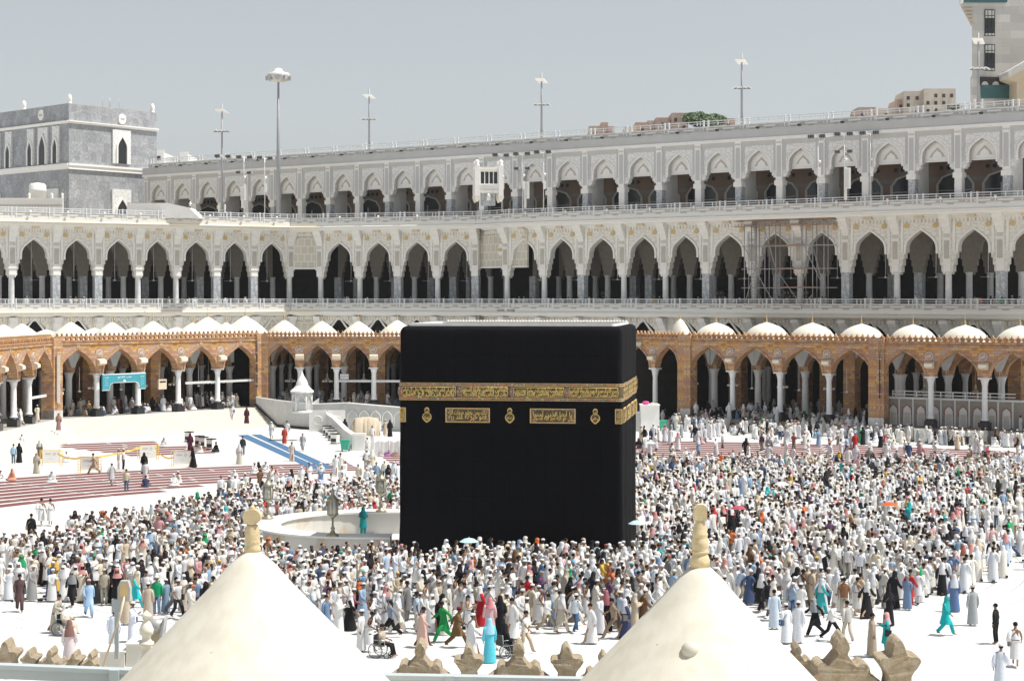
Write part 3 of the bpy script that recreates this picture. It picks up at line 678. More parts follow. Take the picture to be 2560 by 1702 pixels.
# ------------------------------------------------------------------ the black draped cube
KA = math.atan2(-.14, .99); KC = (.62, 105.35)
def m_kiswah():
    m, n, l, b = nt('black woven silk')
    w = n.new('ShaderNodeTexWave'); w.bands_direction = 'DIAGONAL'; w.inputs['Scale'].default_value = .8; w.inputs['Distortion'].default_value = 3; l.new(coords(n), w.inputs['Vector'])
    br = n.new('ShaderNodeTexBrick'); l.new(uvn(n), br.inputs['Vector']); br.offset = 0; br.inputs['Brick Width'].default_value = .98; br.inputs['Row Height'].default_value = 1.9; br.inputs['Mortar Size'].default_value = .02; br.inputs['Color1'].default_value = (.0040, .0040, .0055, 1); br.inputs['Color2'].default_value = (.0050, .0050, .0068, 1); br.inputs['Mortar'].default_value = (.002, .002, .003, 1); br.inputs['Scale'].default_value = 1; l.new(br.outputs['Color'], b.inputs['Base Color'])
    b.inputs['Roughness'].default_value = .9; b.inputs['Specular IOR Level'].default_value = .12
    bump(n, l, b, noise(n, l, .9, 6, .65, coords(n)), .5, .25)
    return m
KIS = m_kiswah()
GOLDT = mat('gold thread', (.92, .61, .20), .5, .22, 9, metal=.15)
GOLDG = mat('dark embroidered ground', (.11, .08, .035), .8, .5, 6)
def m_braid():
    m, n, l, b = nt('coloured embroidered braid')
    v = n.new('ShaderNodeTexVoronoi'); v.inputs['Scale'].default_value = 5.5; l.new(uvn(n), v.inputs['Vector'])
    l.new(ramp(n, l, v.outputs['Distance'], [(.1, (.55, .38, .14)), (.3, (.40, .33, .26)), (.45, (.05, .10, .13)), (.7, (.45, .17, .10))]), b.inputs['Base Color'])
    b.inputs['Roughness'].default_value = .6
    return m
BRAID = m_braid()
kb = thing('black_cube_shrine', (*KC, 0), KA, 'tall cube draped in black cloth with a gold lettered band, standing alone amid the crowd', 'shrine')
hx, hy = 6.05, 5.3
def rrect(dx, dy, r, n=6):
    out = []
    for cx, cy, a0 in ((dx - r, dy - r, 0), (-dx + r, dy - r, 90), (-dx + r, -dy + r, 180), (dx - r, -dy + r, 270)):
        for i in range(n + 1):
            a = math.radians(a0 + 90 * i / n); out.append((cx + r * math.cos(a), cy + r * math.sin(a)))
    return out
def wav(x, y, z): return .045 * math.sin(x * 3.1 + y * 2.3) * (1 - z / 14) + .022 * math.sin(x * 1.1 - y * .7) + .010 * math.sin(x * 7 + y * 5 + z * 1.3)
mb = MB(); rings = []
def dense(dx, dy, r):
    base = rrect(dx, dy, r, 6); out = []
    for i, p in enumerate(base):
        q = base[(i + 1) % len(base)]; L = math.dist(p, q); k = max(1, int(L / .35))
        for j in range(k): out.append((p[0] + (q[0] - p[0]) * j / k, p[1] + (q[1] - p[1]) * j / k))
    return out
zs = [(.45, .06), (1.2, .03)] + [(1.2 + i * 1.15, 0) for i in range(1, 10)] + [(12.5, 0)]
for t in range(1, 7):
    a = math.radians(15 * t); zs.append((12.64 + .34 * math.sin(a), -.34 * (1 - math.cos(a))))
vs = []
ref = dense(hx, hy, .28); nr = len(ref)
for z, off in zs:
    for (x, y) in ref:
        k = (hx + off) / hx; k2 = (hy + off) / hy; w = 1 + wav(x, y, z) / 6
        vs.append((x * k * w, y * k2 * w, z))
fs = [(j * nr + i, j * nr + (i + 1) % nr, (j + 1) * nr + (i + 1) % nr, (j + 1) * nr + i) for j in range(len(zs) - 1) for i in range(nr)]
mb.add(vs, fs, KIS, True); mb.obj('black_cloth', kb)
mb = MB(); mb.prism(rrect(hx - .35, hy - .35, .2), 12.75, 12.96, GREYP, 'z'); mb.obj('roof', kb)
mb = MB(); o_ = rrect(hx - .42, hy - .42, .2)
for i in range(len(o_)):
    p, q = o_[i], o_[(i + 1) % len(o_)]
    mb.add([(p[0], p[1], 12.96), (q[0], q[1], 12.96), (q[0], q[1], 13.12), (p[0], p[1], 13.12)], [(0, 1, 2, 3)], COLW)
k = 0
while k < 60:
    x = -hx + .9 + k * .18; mb.ball((x, hy - .5, 13.13), (.09, .09, .06), 6, 4, WHITEB); k += 1
mb.obj('roof_rim', kb)
mb = MB(); mb.prism(rrect(hx + .45, hy + .45, .1), 0, .4, WHITE, 'z'); mb.obj('marble_base', kb)
def strip(z0, z1, d0, d1, m, name, parent=kb):
    mb = MB(); a = dense(hx + d0, hy + d0, .28 + d0); b_ = dense(hx + d1, hy + d1, .28 + d1)
    n = min(len(a), len(b_)); vs = [(x * (1 + wav(x, y, 9) / 6), y * (1 + wav(x, y, 9) / 6), z) for z in (z0, z1) for x, y in b_]
    n = len(b_); mb.add(vs, [(i, (i + 1) % n, n + (i + 1) % n, n + i) for i in range(n)], m, True)
    return mb.obj(name, parent)
bandp = strip(8.98, 9.90, .035, .035, GOLDG, 'gold_band')
for z0, z1 in ((8.98, 9.10), (9.78, 9.90)): strip(z0, z1, .045, .045, BRAID, 'braid', bandp)
for z0, z1 in ((8.97, 8.99), (9.10, 9.12), (9.76, 9.78), (9.89, 9.91)): strip(z0, z1, .05, .05, GOLDT, 'gold_cord', bandp)
V = ['بسم الله الرحمن الرحيم وإذ بوأنا لإبراهيم', 'مكان البيت أن لا تشرك بي شيئا وطهر بيتي', 'للطائفين والقائمين والركع السجود', 'وأذن في الناس بالحج يأتوك رجالا وعلى كل ضامر']
V2 = ['مكان البيت أن لا تشرك بي شيئا', 'للطائفين والقائمين والركع السجود', 'وأذن في الناس بالحج يأتوك رجالا', 'يأتين من كل فج عميق']
def put_text(txt, w, h, x, z, m, parent, face='f', bold=.02, y=.07):
    me = text_mesh(txt, w, h, m, bold=bold)
    M = Matrix.Translation((x, -hy - y, z)) if face == 'f' else Matrix.Translation((hx + y, x, z)) @ Matrix.Rotation(math.radians(90), 4, 'Z')
    return link('lettering', me, parent, M)
cart = [(5.95, 3.12), (3.05, 0.12), (.0, -2.75), (-2.85, -6.0)]
for i, (xr, xl) in enumerate(cart):
    xc, w = (xr + xl) / 2, (xr - xl) - .28
    put_text(V[i], w, .44, xc, 9.53, GOLDT, bandp, bold=.028); put_text(V2[i], w * .97, .44, xc, 9.33, GOLDT, bandp, bold=.028, y=.075)
    mb = MB()                                            # rounded gold outline of each cartouche and the knot between them
    pts = [(xc + (w / 2 + .02) * sx_, z) for sx_, z in ((-1, 9.20), (-1.02, 9.44), (-1, 9.68), (1, 9.68), (1.02, 9.44), (1, 9.20))]
    for a, c in zip(pts, pts[1:] + pts[:1]): mb.tube([(a[0], -hy - .07, a[1]), (c[0], -hy - .07, c[1])], .013, 4, GOLDT)
    mb.prism([(xl + .14 * math.cos(TAU * j / 8) - .0, 9.44 + .30 * math.sin(TAU * j / 8)) for j in range(8)], -hy - .066, -hy - .05, BRAID)
    mb.obj('cartouche', bandp)
for i in range(3):
    yc = -3.5 + 3.5 * i
    put_text(V[i], 3.1, .40, yc, 9.59, GOLDT, bandp, 's', .03); put_text(V2[i], 3.1, .40, yc, 9.29, GOLDT, bandp, 's', .03)
def panel(x0, x1, z0, z1, t1, t2, face='f'):
    P = Matrix.Identity(4) if face == 'f' else Matrix.Translation((hx, 0, 0)) @ Matrix.Rotation(math.radians(90), 4, 'Z') @ Matrix.Translation((0, hy, 0))
    mb = MB(); mb.box((x0, -hy - .045, z0), (x1, -hy + .02, z1), GOLDT); mb.box((x0 + .05, -hy - .055, z0 + .04), (x1 - .05, -hy, z1 - .04), BRAID)
    r = (z1 - z0) / 2 - .09; xa, xb, zc = x0 + .1 + r, x1 - .1 - r, (z0 + z1) / 2
    if xb > xa:
        pts = [(xb + r * math.cos(a), zc + r * math.sin(a)) for a in [math.radians(-90 + 20 * j) for j in range(10)]] + [(xa + r * math.cos(a), zc + r * math.sin(a)) for a in [math.radians(90 + 20 * j) for j in range(10)]]
    else: pts = [((x0 + x1) / 2 + (x1 - x0) * .38 * math.cos(a), zc + r * math.sin(a)) for a in [TAU * j / 16 for j in range(16)]]
    mb.prism(pts, -hy - .065, -hy - .05, GOLDG)
    p = mb.obj('embroidered_panel', kb, P)
    w = (x1 - x0) - .34
    for t, z in ((t1, zc + .10), (t2, zc - .10)):
        if t: link('lettering', text_mesh(t, max(w, .2), .40, GOLDT, bold=.012), p, Matrix.Translation(((x0 + x1) / 2, -hy - .08, z)))
def px2x(u): return (960 + u / 2.703 - 1276.85) / (555 / 12.1)
panel(px2x(422), px2x(722), 7.78, 8.56, 'ذلك ومن يعظم حرمات الله', 'فهو خير له عند ربه')
panel(px2x(993), px2x(1298), 7.78, 8.56, 'يا أيها الذين آمنوا', 'قل هو الله أحد الله الصمد')
panel(px2x(1562), px2x(1610), 7.78, 8.56, 'الله', 'أحد'); panel(px2x(109), px2x(150), 7.78, 8.56, 'الله', 'الصمد')
for y0, y1 in ((-4.6, -3.0), (-2.4, .2), (.9, 2.6), (3.1, 4.9)): panel(y0, y1, 7.78, 8.56, 'الله', 'الحمد لله', 's')
def lamp_motif(x, t):
    mb = MB()
    ol = [(0, .46), (.09, .42), (.13, .33), (.12, .22), (.10, .16), (.20, .08), (.25, -.03), (.24, -.16), (.16, -.26), (.08, -.33), (0, -.38)]
    out = ol + [(-a, c) for a, c in ol[-2:0:-1]]
    mb.prism([(x + a, 8.13 + c) for a, c in out], -hy - .05, -hy, GOLDT)
    mb.prism([(x + a * .80, 8.14 + c * .82) for a, c in out], -hy - .06, -hy - .05, GOLDG)
    p = mb.obj('lamp_shaped_motif', kb)
    put_text(t, .30, .20, x, 8.04, GOLDT, p, bold=.03, y=.08); put_text('الله', .15, .16, x, 8.32, GOLDT, p, bold=.03, y=.08)
for u, t in ((295, 'الحمد لله'), (857, 'يا حي يا قيوم'), (1430, 'رب العالمين')): lamp_motif(px2x(u), t)
# ------------------------------------------------------------------ low curved wall beside it, lamps on top
hc = (-8.3, 109.0)
def ubend(r, n=24): return [(hc[0] + 1.6, hc[1] - r)] + [(hc[0] - r * math.sin(a), hc[1] - r * math.cos(a)) for a in [math.pi * i / n for i in range(n + 1)]] + [(hc[0] + 1.6, hc[1] + r)]
hw = thing('curved_wall', (hc[0], hc[1], 0), label='low white marble wall curving in a half ring beside the black cube', cat='wall')
lo = lambda pts: [(x - hc[0], y - hc[1]) for x, y in pts]
a_, b_ = lo(ubend(6.75)), lo(ubend(5.35))
MARBST = m_marble('stained cream marble', (.66, .64, .59), (.50, .38, .22), .35, .4, 2.0, .5, .66)
mb = MB(); n = len(a_)
mb.add([(x, y, z) for z in (0, 1.25) for x, y in a_] + [(x, y, z) for z in (0, 1.25) for x, y in b_], [(i, i + 1, n + i + 1, n + i) for i in range(n - 1)] + [(2 * n + i + 1, 2 * n + i, 3 * n + i, 3 * n + i + 1) for i in range(n - 1)] + [(0, n, 3 * n, 2 * n), (n - 1, 3 * n - 1, 4 * n - 1, 2 * n - 1)], MARBST)
mb.obj('wall', hw)
a2, b2 = lo(ubend(6.85)), lo(ubend(5.25)); mb = MB()
mb.add([(x, y, z) for z in (1.25, 1.36) for x, y in a2] + [(x, y, z) for z in (1.25, 1.36) for x, y in b2], [(i, i + 1, n + i + 1, n + i) for i in range(n - 1)] + [(2 * n + i + 1, 2 * n + i, 3 * n + i, 3 * n + i + 1) for i in range(n - 1)] + [(n + i, n + i + 1, 3 * n + i + 1, 3 * n + i) for i in range(n - 1)], WHITEB)
mb.obj('coping', hw)
BRASS = mat('weathered brass', (.40, .36, .26), .4, .15, 5, metal=.55); LGL = mat('frosted lantern glass', (.55, .55, .50), .25, .1, 4)
b = MB(); b.lathe([(.42, 0), (.42, .10), (.20, .16), (.12, .35), (.16, .45), (.07, .55), (.06, .95)], 8, m=BRASS); ME_LB = b.mesh('stand')
b = MB(); b.lathe([(.06, .95), (.18, 1.05), (.36, 1.20)], 8, m=BRASS); b.lathe([(.36, 1.95), (.42, 2.0), (.30, 2.1), (.14, 2.28), (.10, 2.4), (.14, 2.48), (.05, 2.6), (0, 2.85)], 8, m=BRASS)
for i in range(8):
    a = TAU * i / 8; b.tube([(.36 * math.cos(a), .36 * math.sin(a), 1.18), (.36 * math.cos(a), .36 * math.sin(a), 1.98)], .028, 4, BRASS)
ME_LF = b.mesh('lantern_frame'); b = MB(); b.lathe([(.33, 1.20), (.33, 1.95)], 8, m=LGL); ME_LG = b.mesh('glass')
for px, py, lb in ((670, 1297, 'tall brass lantern at the rounded end of the low curved wall'), (831.7, 1340, 'tall brass lantern on the nearest stretch of the low curved wall'), (953, 1279, 'tall brass lantern on the far arm of the curved wall, close to the black cube')):
    x, y = gp(px, py, 1.36); t = thing('lantern', (x, y, 1.36), label=lb, cat='lantern', group='brass lanterns on the curved wall')
    t.scale = (.82, .82, 1.0); link('stand', ME_LB, t); link('lantern_frame', ME_LF, t); link('glass', ME_LG, t)

# ------------------------------------------------------------------ marble stairs on the left
def miter(off0, off1):
    """polyline in front of the two left arcade walls at distance off, ends cut on the photo's limits"""
    w0 = WL0.P(-6, -off0), WL0.d; w1 = WL1.P(0, -off1), WL1.d; off = off1
    d = w0[1].x * w1[1].y - w0[1].y * w1[1].x; q = w1[0] - w0[0]; t = (q.x * w1[1].y - q.y * w1[1].x) / d
    return [WL0.P(-12, -off0), w0[0] + w0[1] * t, WL1.P(WL1.len - .3 - off * .12, -off)]
STEP = mat('cream marble treads', (.80, .79, .76), .45, .06, 1.2); RISE = mat('shade toned marble risers', (.60, .56, .48), .5, .1, 2.5)  # riser colour carries the weaker light of the upright faces
st = thing('marble_stairs', (*WL1.P(10, -4), 0), label='broad flight of pale marble steps running along the left arcade', cat='stairs')
bx, by = st.location.x, st.location.y
top = MB(); N = 12; ln0 = miter(.5, .5); ln1 = miter(.9, 1.3)
top.add([(p.x - bx, p.y - by, 1.904) for p in ln0 + ln1], [(0, 1, 4, 3), (1, 2, 5, 4)], WHITEB); top.obj('landing', st)
for k in range(N):
    z1 = 1.904 - k * .158; z0 = z1 - .158; a = miter(.9 + k * .28, 1.3 + k * .35); c = miter(.9 + (k + 1) * .28, 1.3 + (k + 1) * .35); mb = MB()
    mb.add([(p.x - bx, p.y - by, z) for p in a for z in (z1, z0)], [(0, 2, 3, 1), (2, 4, 5, 3)], RISE)
    mb.add([(p.x - bx, p.y - by, z0) for p in a + c], [(0, 1, 4, 3), (1, 2, 5, 4)], STEP)
    mb.obj('step', st)
# ------------------------------------------------------------------ grey marble walls of the sunken stair, glass pavilion, low ramp wall
GW = m_marble('grey white marble slabs', (.56, .57, .56), (.42, .43, .42), .9, .4, 2.2)
def wall_poly(name, label, pts, th=.5, m=GW, cap=True):
    """pts: (photo x, photo y of foot, height)"""
    x0, y0 = gp(pts[0][0], pts[0][1]); t = thing(name, (x0, y0, 0), label=label, cat='wall'); P = [(gp(a, b_)[0] - x0, gp(a, b_)[1] - y0, h) for a, b_, h in pts]
    for i in range(len(P) - 1):
        p, q = P[i], P[i + 1]; d = Vector((q[0] - p[0], q[1] - p[1])); n_ = Vector((-d.y, d.x)).normalized() * th
        mb = MB()
        def pt(p, s, z): return (p[0] + n_.x * s, p[1] + n_.y * s, z)
        mb.add([pt(p, 0, 0), pt(q, 0, 0), pt(q, 1, 0), pt(p, 1, 0), pt(p, 0, p[2]), pt(q, 0, q[2]), pt(q, 1, q[2]), pt(p, 1, p[2])], [(0, 1, 5, 4), (1, 2, 6, 5), (2, 3, 7, 6), (3, 0, 4, 7), (4, 5, 6, 7)], m)
        if cap:
            e = -.12
            mb.add([pt(p, e, p[2]), pt(q, e, q[2]), pt(q, 1 - e, q[2]), pt(p, 1 - e, p[2]), pt(p, e, p[2] + .1), pt(q, e, q[2] + .1), pt(q, 1 - e, q[2] + .1), pt(p, 1 - e, p[2] + .1)], [(0, 1, 5, 4), (1, 2, 6, 5), (2, 3, 7, 6), (3, 0, 4, 7), (4, 5, 6, 7)], WHITEB)
        mb.obj('wall_panel', t)
    return t
x_, y_ = gp(637, 1060)
w1 = thing('marble_wall', (*WL1.P(WL1.len - .5, -2.6), 0), label='plain grey marble wall beside the steps, topped by a white glass pavilion', cat='wall')
A = Vector(gp(640, 1019, 1.9)); B = Vector(gp(694, 1066, 0)); C = Vector(gp(777, 1073, 0)); l0 = w1.location
mb = MB(); zt = 3.3
V3 = lambda p, z: (p.x - l0.x, p.y - l0.y, z)
mb.add([V3(A, 1.9), V3(B, 0), V3(B, 2.9), V3(A, 3.05)], [(0, 1, 2, 3)], GW)
mb.add([V3(B, 0), V3(C, 0), V3(C, 2.72), V3(B, 2.9)], [(0, 1, 2, 3)], GW)
D = C + Vector((.0, 9)); E_ = A + Vector((6, 4))
mb.add([V3(C, 0), V3(D, 0), V3(D, 2.9), V3(C, 2.72)], [(0, 1, 2, 3)], GW)
for p, q, a, c in ((A, B, 3.05, 2.9), (B, C, 2.9, 2.72), (C, D, 2.72, 2.9)):
    o = Vector((0, .5)); mb.add([V3(p, a), V3(q, c), V3(q + o, c), V3(p + o, a), V3(p, a + .1), V3(q, c + .1), V3(q + o, c + .1), V3(p + o, a + .1)], [(0, 1, 5, 4), (4, 5, 6, 7), (1, 2, 6, 5)], WHITEB)
mb.obj('wall_panel', w1)
mb = MB(); mb.tube([(A.x - l0.x - .1, A.y - l0.y - .12, 2.3), (B.x - l0.x - .1, B.y - l0.y - .12, .12), (C.x - l0.x, C.y - l0.y - .12, .12)], .12, 4, BLACKST); mb.obj('skirting', w1)
w2 = wall_poly('marble_wall', 'long grey marble wall with blind arches running behind the tan tarpaulin towards the cube', [(779, 1074, 2.75), (864, 1074, 2.9), (999, 1078, 2.55), (1040, 1080, 2.5)])
p2, q2 = Vector(gp(864, 1074)), Vector(gp(1040, 1080)); W2 = Wall(p2, q2)
b = MB(); aa = arch(.55, 1.35, 2.05); band(b, [(-.55, .5)] + [(-x, z) for x, z in aa] + aa[::-1][1:] + [(.55, .5)], .09, -.06, 0, WHITE); ME_BA = b.mesh('blind_arch')
for i in range(7):
    link('blind_arch', ME_BA, w2, Matrix.Translation((W2.P(.9 + i * 1.45).x - w2.location.x, W2.P(.9 + i * 1.45).y - w2.location.y, .1)) @ Matrix.Rotation(W2.ang, 4, 'Z'))
w3 = wall_poly('marble_wall', 'short sloping marble wall flanked by white drink coolers and a green bin', [(806, 1072, 1.9), (830, 1086, 1.75), (862, 1105, 1.15), (893, 1124, 1.05)], .45)
mb = MB(); mb.box((-.75, -.2, 0), (.55, .6, 1.6), WHITEB); mb.box((-.6, -.24, .15), (.4, -.2, 1.45), WHITE); tag(mb.obj('wall_end_post', None, (*gp(900, 1125), 0)), 'white marble post closing the lower end of the sloping wall', 'post')
wallL = wall_poly('marble_wall', 'grey marble wall with arched niches at the extreme left edge of the stairs', [(-60, 1122, 1.7), (33, 1128, 1.55)], .5)
# white gate in front of the long wall
mb = MB(); mb.box((-2.0, -.12, 0), (2.0, .12, 2.0), WHITEB); mb.obj  # panels
t = thing('white_gate', (*gp(818, 1078), 0), label='pair of white panelled gates between the two grey marble walls', cat='gate')
for sx in (-1, 1):
    mb = MB(); mb.box((sx * 1.0 - .95, -.1, .05), (sx * 1.0 + .95, .1, 2.3), WHITEB); mb.tube([(sx * 1.0 + .45 * math.cos(TAU * i / 14), -.14, 1.25 + .45 * math.sin(TAU * i / 14)) for i in range(15)], .04, 4, WHITE); mb.box((sx * 1.0 - .8, -.13, .2), (sx * 1.0 + .8, -.1, .55), WHITE); mb.obj('gate_leaf', t)
# glass pavilion
GLS = bpy.data.materials.new('pale pavilion glass'); GLS.use_nodes = True; gb = GLS.node_tree.nodes['Principled BSDF']
gb.inputs['Base Color'].default_value = (.75, .79, .78, 1); gb.inputs['Alpha'].default_value = .38; gb.inputs['Roughness'].default_value = .1
kx, ky = at(755, 190.0); kt = thing('glass_pavilion', (kx, ky, 2.8), label='small white pavilion with glazed arches and a pointed dome above the stair wall', cat='pavilion')
mb = MB(); mb.lathe([(1.05, 0), (1.05, .25)], 6, m=WHITEB)
for i in range(6):
    a = TAU * i / 6; mb.tube([(1.0 * math.cos(a), 1.0 * math.sin(a), .2), (1.0 * math.cos(a), 1.0 * math.sin(a), 2.15)], .07, 4, WHITEB)
    a2_ = TAU * (i + 1) / 6; p, q = Vector((math.cos(a), math.sin(a))), Vector((math.cos(a2_), math.sin(a2_)))
    pts = [p.lerp(q, s) for s in (.08, .25, .5, .75, .92)]; mb.tube([(v.x, v.y, z) for v, z in zip(pts, (1.3, 1.75, 1.95, 1.75, 1.3))], .05, 4, WHITEB)
mb.obj('frame', kt)
mb = MB(); mb.lathe([(1.2, 2.1), (1.2, 2.25), (.9, 2.5), (.62, 2.85), (.6, 3.0), (.5, 3.3), (.2, 3.8), (.05, 4.2), (0, 4.5)], 12, m=WHITEB, smooth=False); mb.obj('dome', kt)
mb = MB(); mb.lathe([(.93, .25), (.93, 2.1)], 6, m=GLS, smooth=False); mb.obj('glass', kt)

# ------------------------------------------------------------------ carpets in rings round the cube
REDC = mat('dark red prayer carpet', (.15, .050, .047), .95, .12, 3.0); BLUEC = mat('blue carpet', (.045, .125, .24), .95, .08, 2)
RC = (.62, 105.4)
def ring_carpets(r0, r1, step, wd, lim, gname, lab):
    """arc shaped rows; lim(r) -> (a0, a1) in degrees counted from +X"""
    r = r0; k = 0; rows = []
    while r < r1: rows.append(r); r += step
    for k, r in enumerate(rows):
        a0, a1 = lim(r); mb = MB(); c = (RC[0] + r * math.cos(math.radians((a0 + a1) / 2)), RC[1] + r * math.sin(math.radians((a0 + a1) / 2)))
        L = math.radians(abs(a1 - a0)) * r; n = max(2, int(L / 1.5)); piece = max(1, int(6.5 / (L / n))); vs = []
        for i in range(n):
            if i % piece == piece - 1 and i < n - 1: sh = .18
            else: sh = 0
            t0 = math.radians(a0 + (a1 - a0) * i / n); t1 = math.radians(a0 + (a1 - a0) * (i + 1) / n) - sh / r * (1 if a1 > a0 else -1)
            q = [(RC[0] + rr * math.cos(t) - c[0], RC[1] + rr * math.sin(t) - c[1]) for rr, t in ((r, t0), (r, t1), (r + wd, t1), (r + wd, t0))]
            mb.add([(x, y, z) for z in (0, .012) for x, y in q], [(4, 5, 6, 7), (0, 1, 5, 4), (2, 3, 7, 6)], REDC)
        where = ('innermost row', 'second row out', 'third row out', 'fourth row out', 'fifth row out', 'sixth row out', 'seventh row out', 'eighth row out', 'ninth row out', 'tenth row out', 'eleventh row out', 'twelfth row out')
        nm = where[k] if k < len(where) and k < len(rows) - 1 else ('outermost row' if k == len(rows) - 1 else '%d rows beyond the innermost' % k)
        tag(mb.obj('prayer_carpet', None, (c[0], c[1], .004)), 'dark red carpet strip, %s of %s' % (nm, lab), 'carpet', gname)
def angp(px, py): x, y = gp(px, py); return math.degrees(math.atan2(y - RC[1], x - RC[0]))
ring_carpets(43.0, 60.5, 2.0, 1.35, lambda r: (150 if r < 50 else 141, 104.5 + max(0, 52 - r) * 2.6), 'red carpet rows at the left of the court', 'the near left striped patch')
ring_carpets(74.5, 90, 2.5, 1.7, lambda r: (118.5 + (r - 74) * .15, 112.5 - (r - 74) * .1 + (3 if r > 84 else 0)), 'red carpet rows below the stairs', 'the patch below the stairs')
ring_carpets(56, 85, 2.25, 1.5, lambda r: (81.5, 53 - (r - 56) * .02), 'red carpet rows at the right of the court', 'the big patch right of the cube')
ring_carpets(57, 75, 2.25, 1.5, lambda r: (101, 92), 'red carpet rows behind the cube', 'the patch left behind the cube')
for i, q in enumerate([((594.5, 1088), (619, 1086.7), (807.5, 1172), (780.6, 1173)), ((627.6, 1086), (651, 1086), (838, 1170), (811, 1171.5))]):
    P = [gp(*p) for p in q]; c = P[0]; mb = MB(); mb.add([(x - c[0], y - c[1], z) for z in (0, .012) for x, y in P], [(3, 2, 1, 0), (7, 6, 5, 4), (0, 1, 5, 4), (2, 3, 7, 6)], BLUEC)
    tag(mb.obj('blue_carpet', None, (*c, .006)), ('long straight blue carpet runner, the one nearer the marble stairs' if i == 0 else 'long straight blue carpet runner, the one nearer the white coolers'), 'carpet', 'pair of blue carpet runners')
# ------------------------------------------------------------------ small things on the court floor
GRN = mat('green plastic', (.03, .36, .24), .5, .08, 3); TAN = mat('beige tarpaulin', (.50, .42, .32), .8, .12, 1.2, bmp=.5); YEL = mat('yellow barrier paint', (.80, .50, .05), .5, .08, 3)
b = MB(); b.add([(-.32, -.36, .18), (.32, -.36, .18), (.32, .36, .18), (-.32, .36, .18), (-.42, -.46, 1.05), (.42, -.46, 1.05), (.42, .46, 1.05), (-.42, .46, 1.05)], [(0, 3, 2, 1), (0, 1, 5, 4), (1, 2, 6, 5), (2, 3, 7, 6), (3, 0, 4, 7)], GRN); ME_BIN = b.mesh('bin_body')
b = MB(); b.box((-.47, -.5, 1.05), (.47, .5, 1.12), GRN); b.box((-.42, .46, 1.0), (.42, .62, 1.06), GRN); ME_LID = b.mesh('lid')
b = MB(); b.tube([(-.05, 0, 0), (.05, 0, 0)], .14, 10, BLACKM); ME_WH = b.mesh('wheel')
for px, py, lb in ((863, 1128, 'green wheeled bin at the foot of the sloping marble wall'), (1658, 1076, 'green wheeled bin beside the tall white marble block by the right arcade')):
    t = thing('wheeled_bin', (*gp(px, py), 0), rnd.uniform(-.2, .2), lb, 'bin', 'green wheeled bins'); link('bin_body', ME_BIN, t); link('lid', ME_LID, t)
    for sx in (-.33, .33): link('wheel', ME_WH, t, (sx, .25, .14))
b = MB(); b.box((-.36, -.3, .1), (.36, .3, .95), WHITEB); b.box((-.38, -.32, .95), (.38, .32, 1.05), BLACKM); b.box((-.30, -.31, .2), (.30, -.3, .55), BLACKM); b.box((-.36, -.3, 0), (.36, .3, .1), BLACKM); ME_COOL = b.mesh('drink_cooler')
cl = [(818, 1088, 'uppermost of the four coolers along the sloping wall'), (824, 1094, 'second from the top beside the sloping wall'), (831, 1101, 'third down beside the sloping wall'), (838, 1109, 'lowest beside the sloping wall, nearest the green bin'),
      (473, 1104, 'farthest of the row at the corner of the far left carpets'), (499, 1115, 'with a dark seated figure close by, left carpets'), (509, 1118, 'middle of the row by the left carpets'), (528, 1123, 'end of the row nearest the blue runners')]
for px, py, lb in cl: tag(link('drink_cooler', ME_COOL, None, Matrix.Translation((*gp(px, py), 0)) @ Matrix.Rotation(-.5, 4, 'Z')), 'white water cooler, ' + lb, 'cooler', 'white water coolers')
t = thing('covered_pile', (*gp(915, 1088), 0), label='pile of goods under a creased beige tarpaulin before the arched marble wall', cat='tarpaulin pile')
mb = MB(); nx, ny = 22, 12; vs = []
for j in range(ny + 1):
    for i in range(nx + 1):
        u, v = i / nx * 2 - 1, j / ny * 2 - 1; e = max(abs(u), abs(v)); zz = 1.9 * min(1, (1 - e) * 7) ** .5 * (1 - .10 * u * u) if e < 1 else 0
        fold = .07 * math.sin(u * 13 + v * 5 + 2 * math.sin(u * 7)) * (1 if e > .8 else .2); vs.append((u * (1.5 + fold) * (1 if e > .84 else .97), v * (1.1 + fold), max(0, zz + .05 * math.sin(u * 6) * math.cos(v * 7) * (1 - e))))
mb.add(vs, [(j * (nx + 1) + i, j * (nx + 1) + i + 1, (j + 1) * (nx + 1) + i + 1, (j + 1) * (nx + 1) + i) for j in range(ny) for i in range(nx)], TAN, True); mb.obj('tarpaulin', t)
# canvas screen
t = thing('canvas_screen', (*gp(925, 1141), 0), label='low white canvas screen hung between poles beside the cube', cat='screen'); x0, y0 = t.location.x, t.location.y
for i in range(5):
    p = Vector(gp(925 + i * 24, 1141)); q = Vector(gp(925 + (i + 1) * 24, 1141)); mb = MB(); n_ = 8; vs = []
    for k in range(n_ + 1):
        s = k / n_; sag = .18 * math.sin(math.pi * s); r = p.lerp(q, s); vs += [(r.x - x0, r.y - y0 + .06 * math.sin(s * 14), .1), (r.x - x0, r.y - y0, 1.5 - sag)]
    mb.add(vs, [(2 * k, 2 * k + 2, 2 * k + 3, 2 * k + 1) for k in range(n_)], WHITEB, True); mb.obj('canvas', t)
    mb = MB(); mb.tube([(p.x - x0, p.y - y0, 0), (p.x - x0, p.y - y0, 1.65)], .035, 5, RAIL); mb.obj('pole', t)
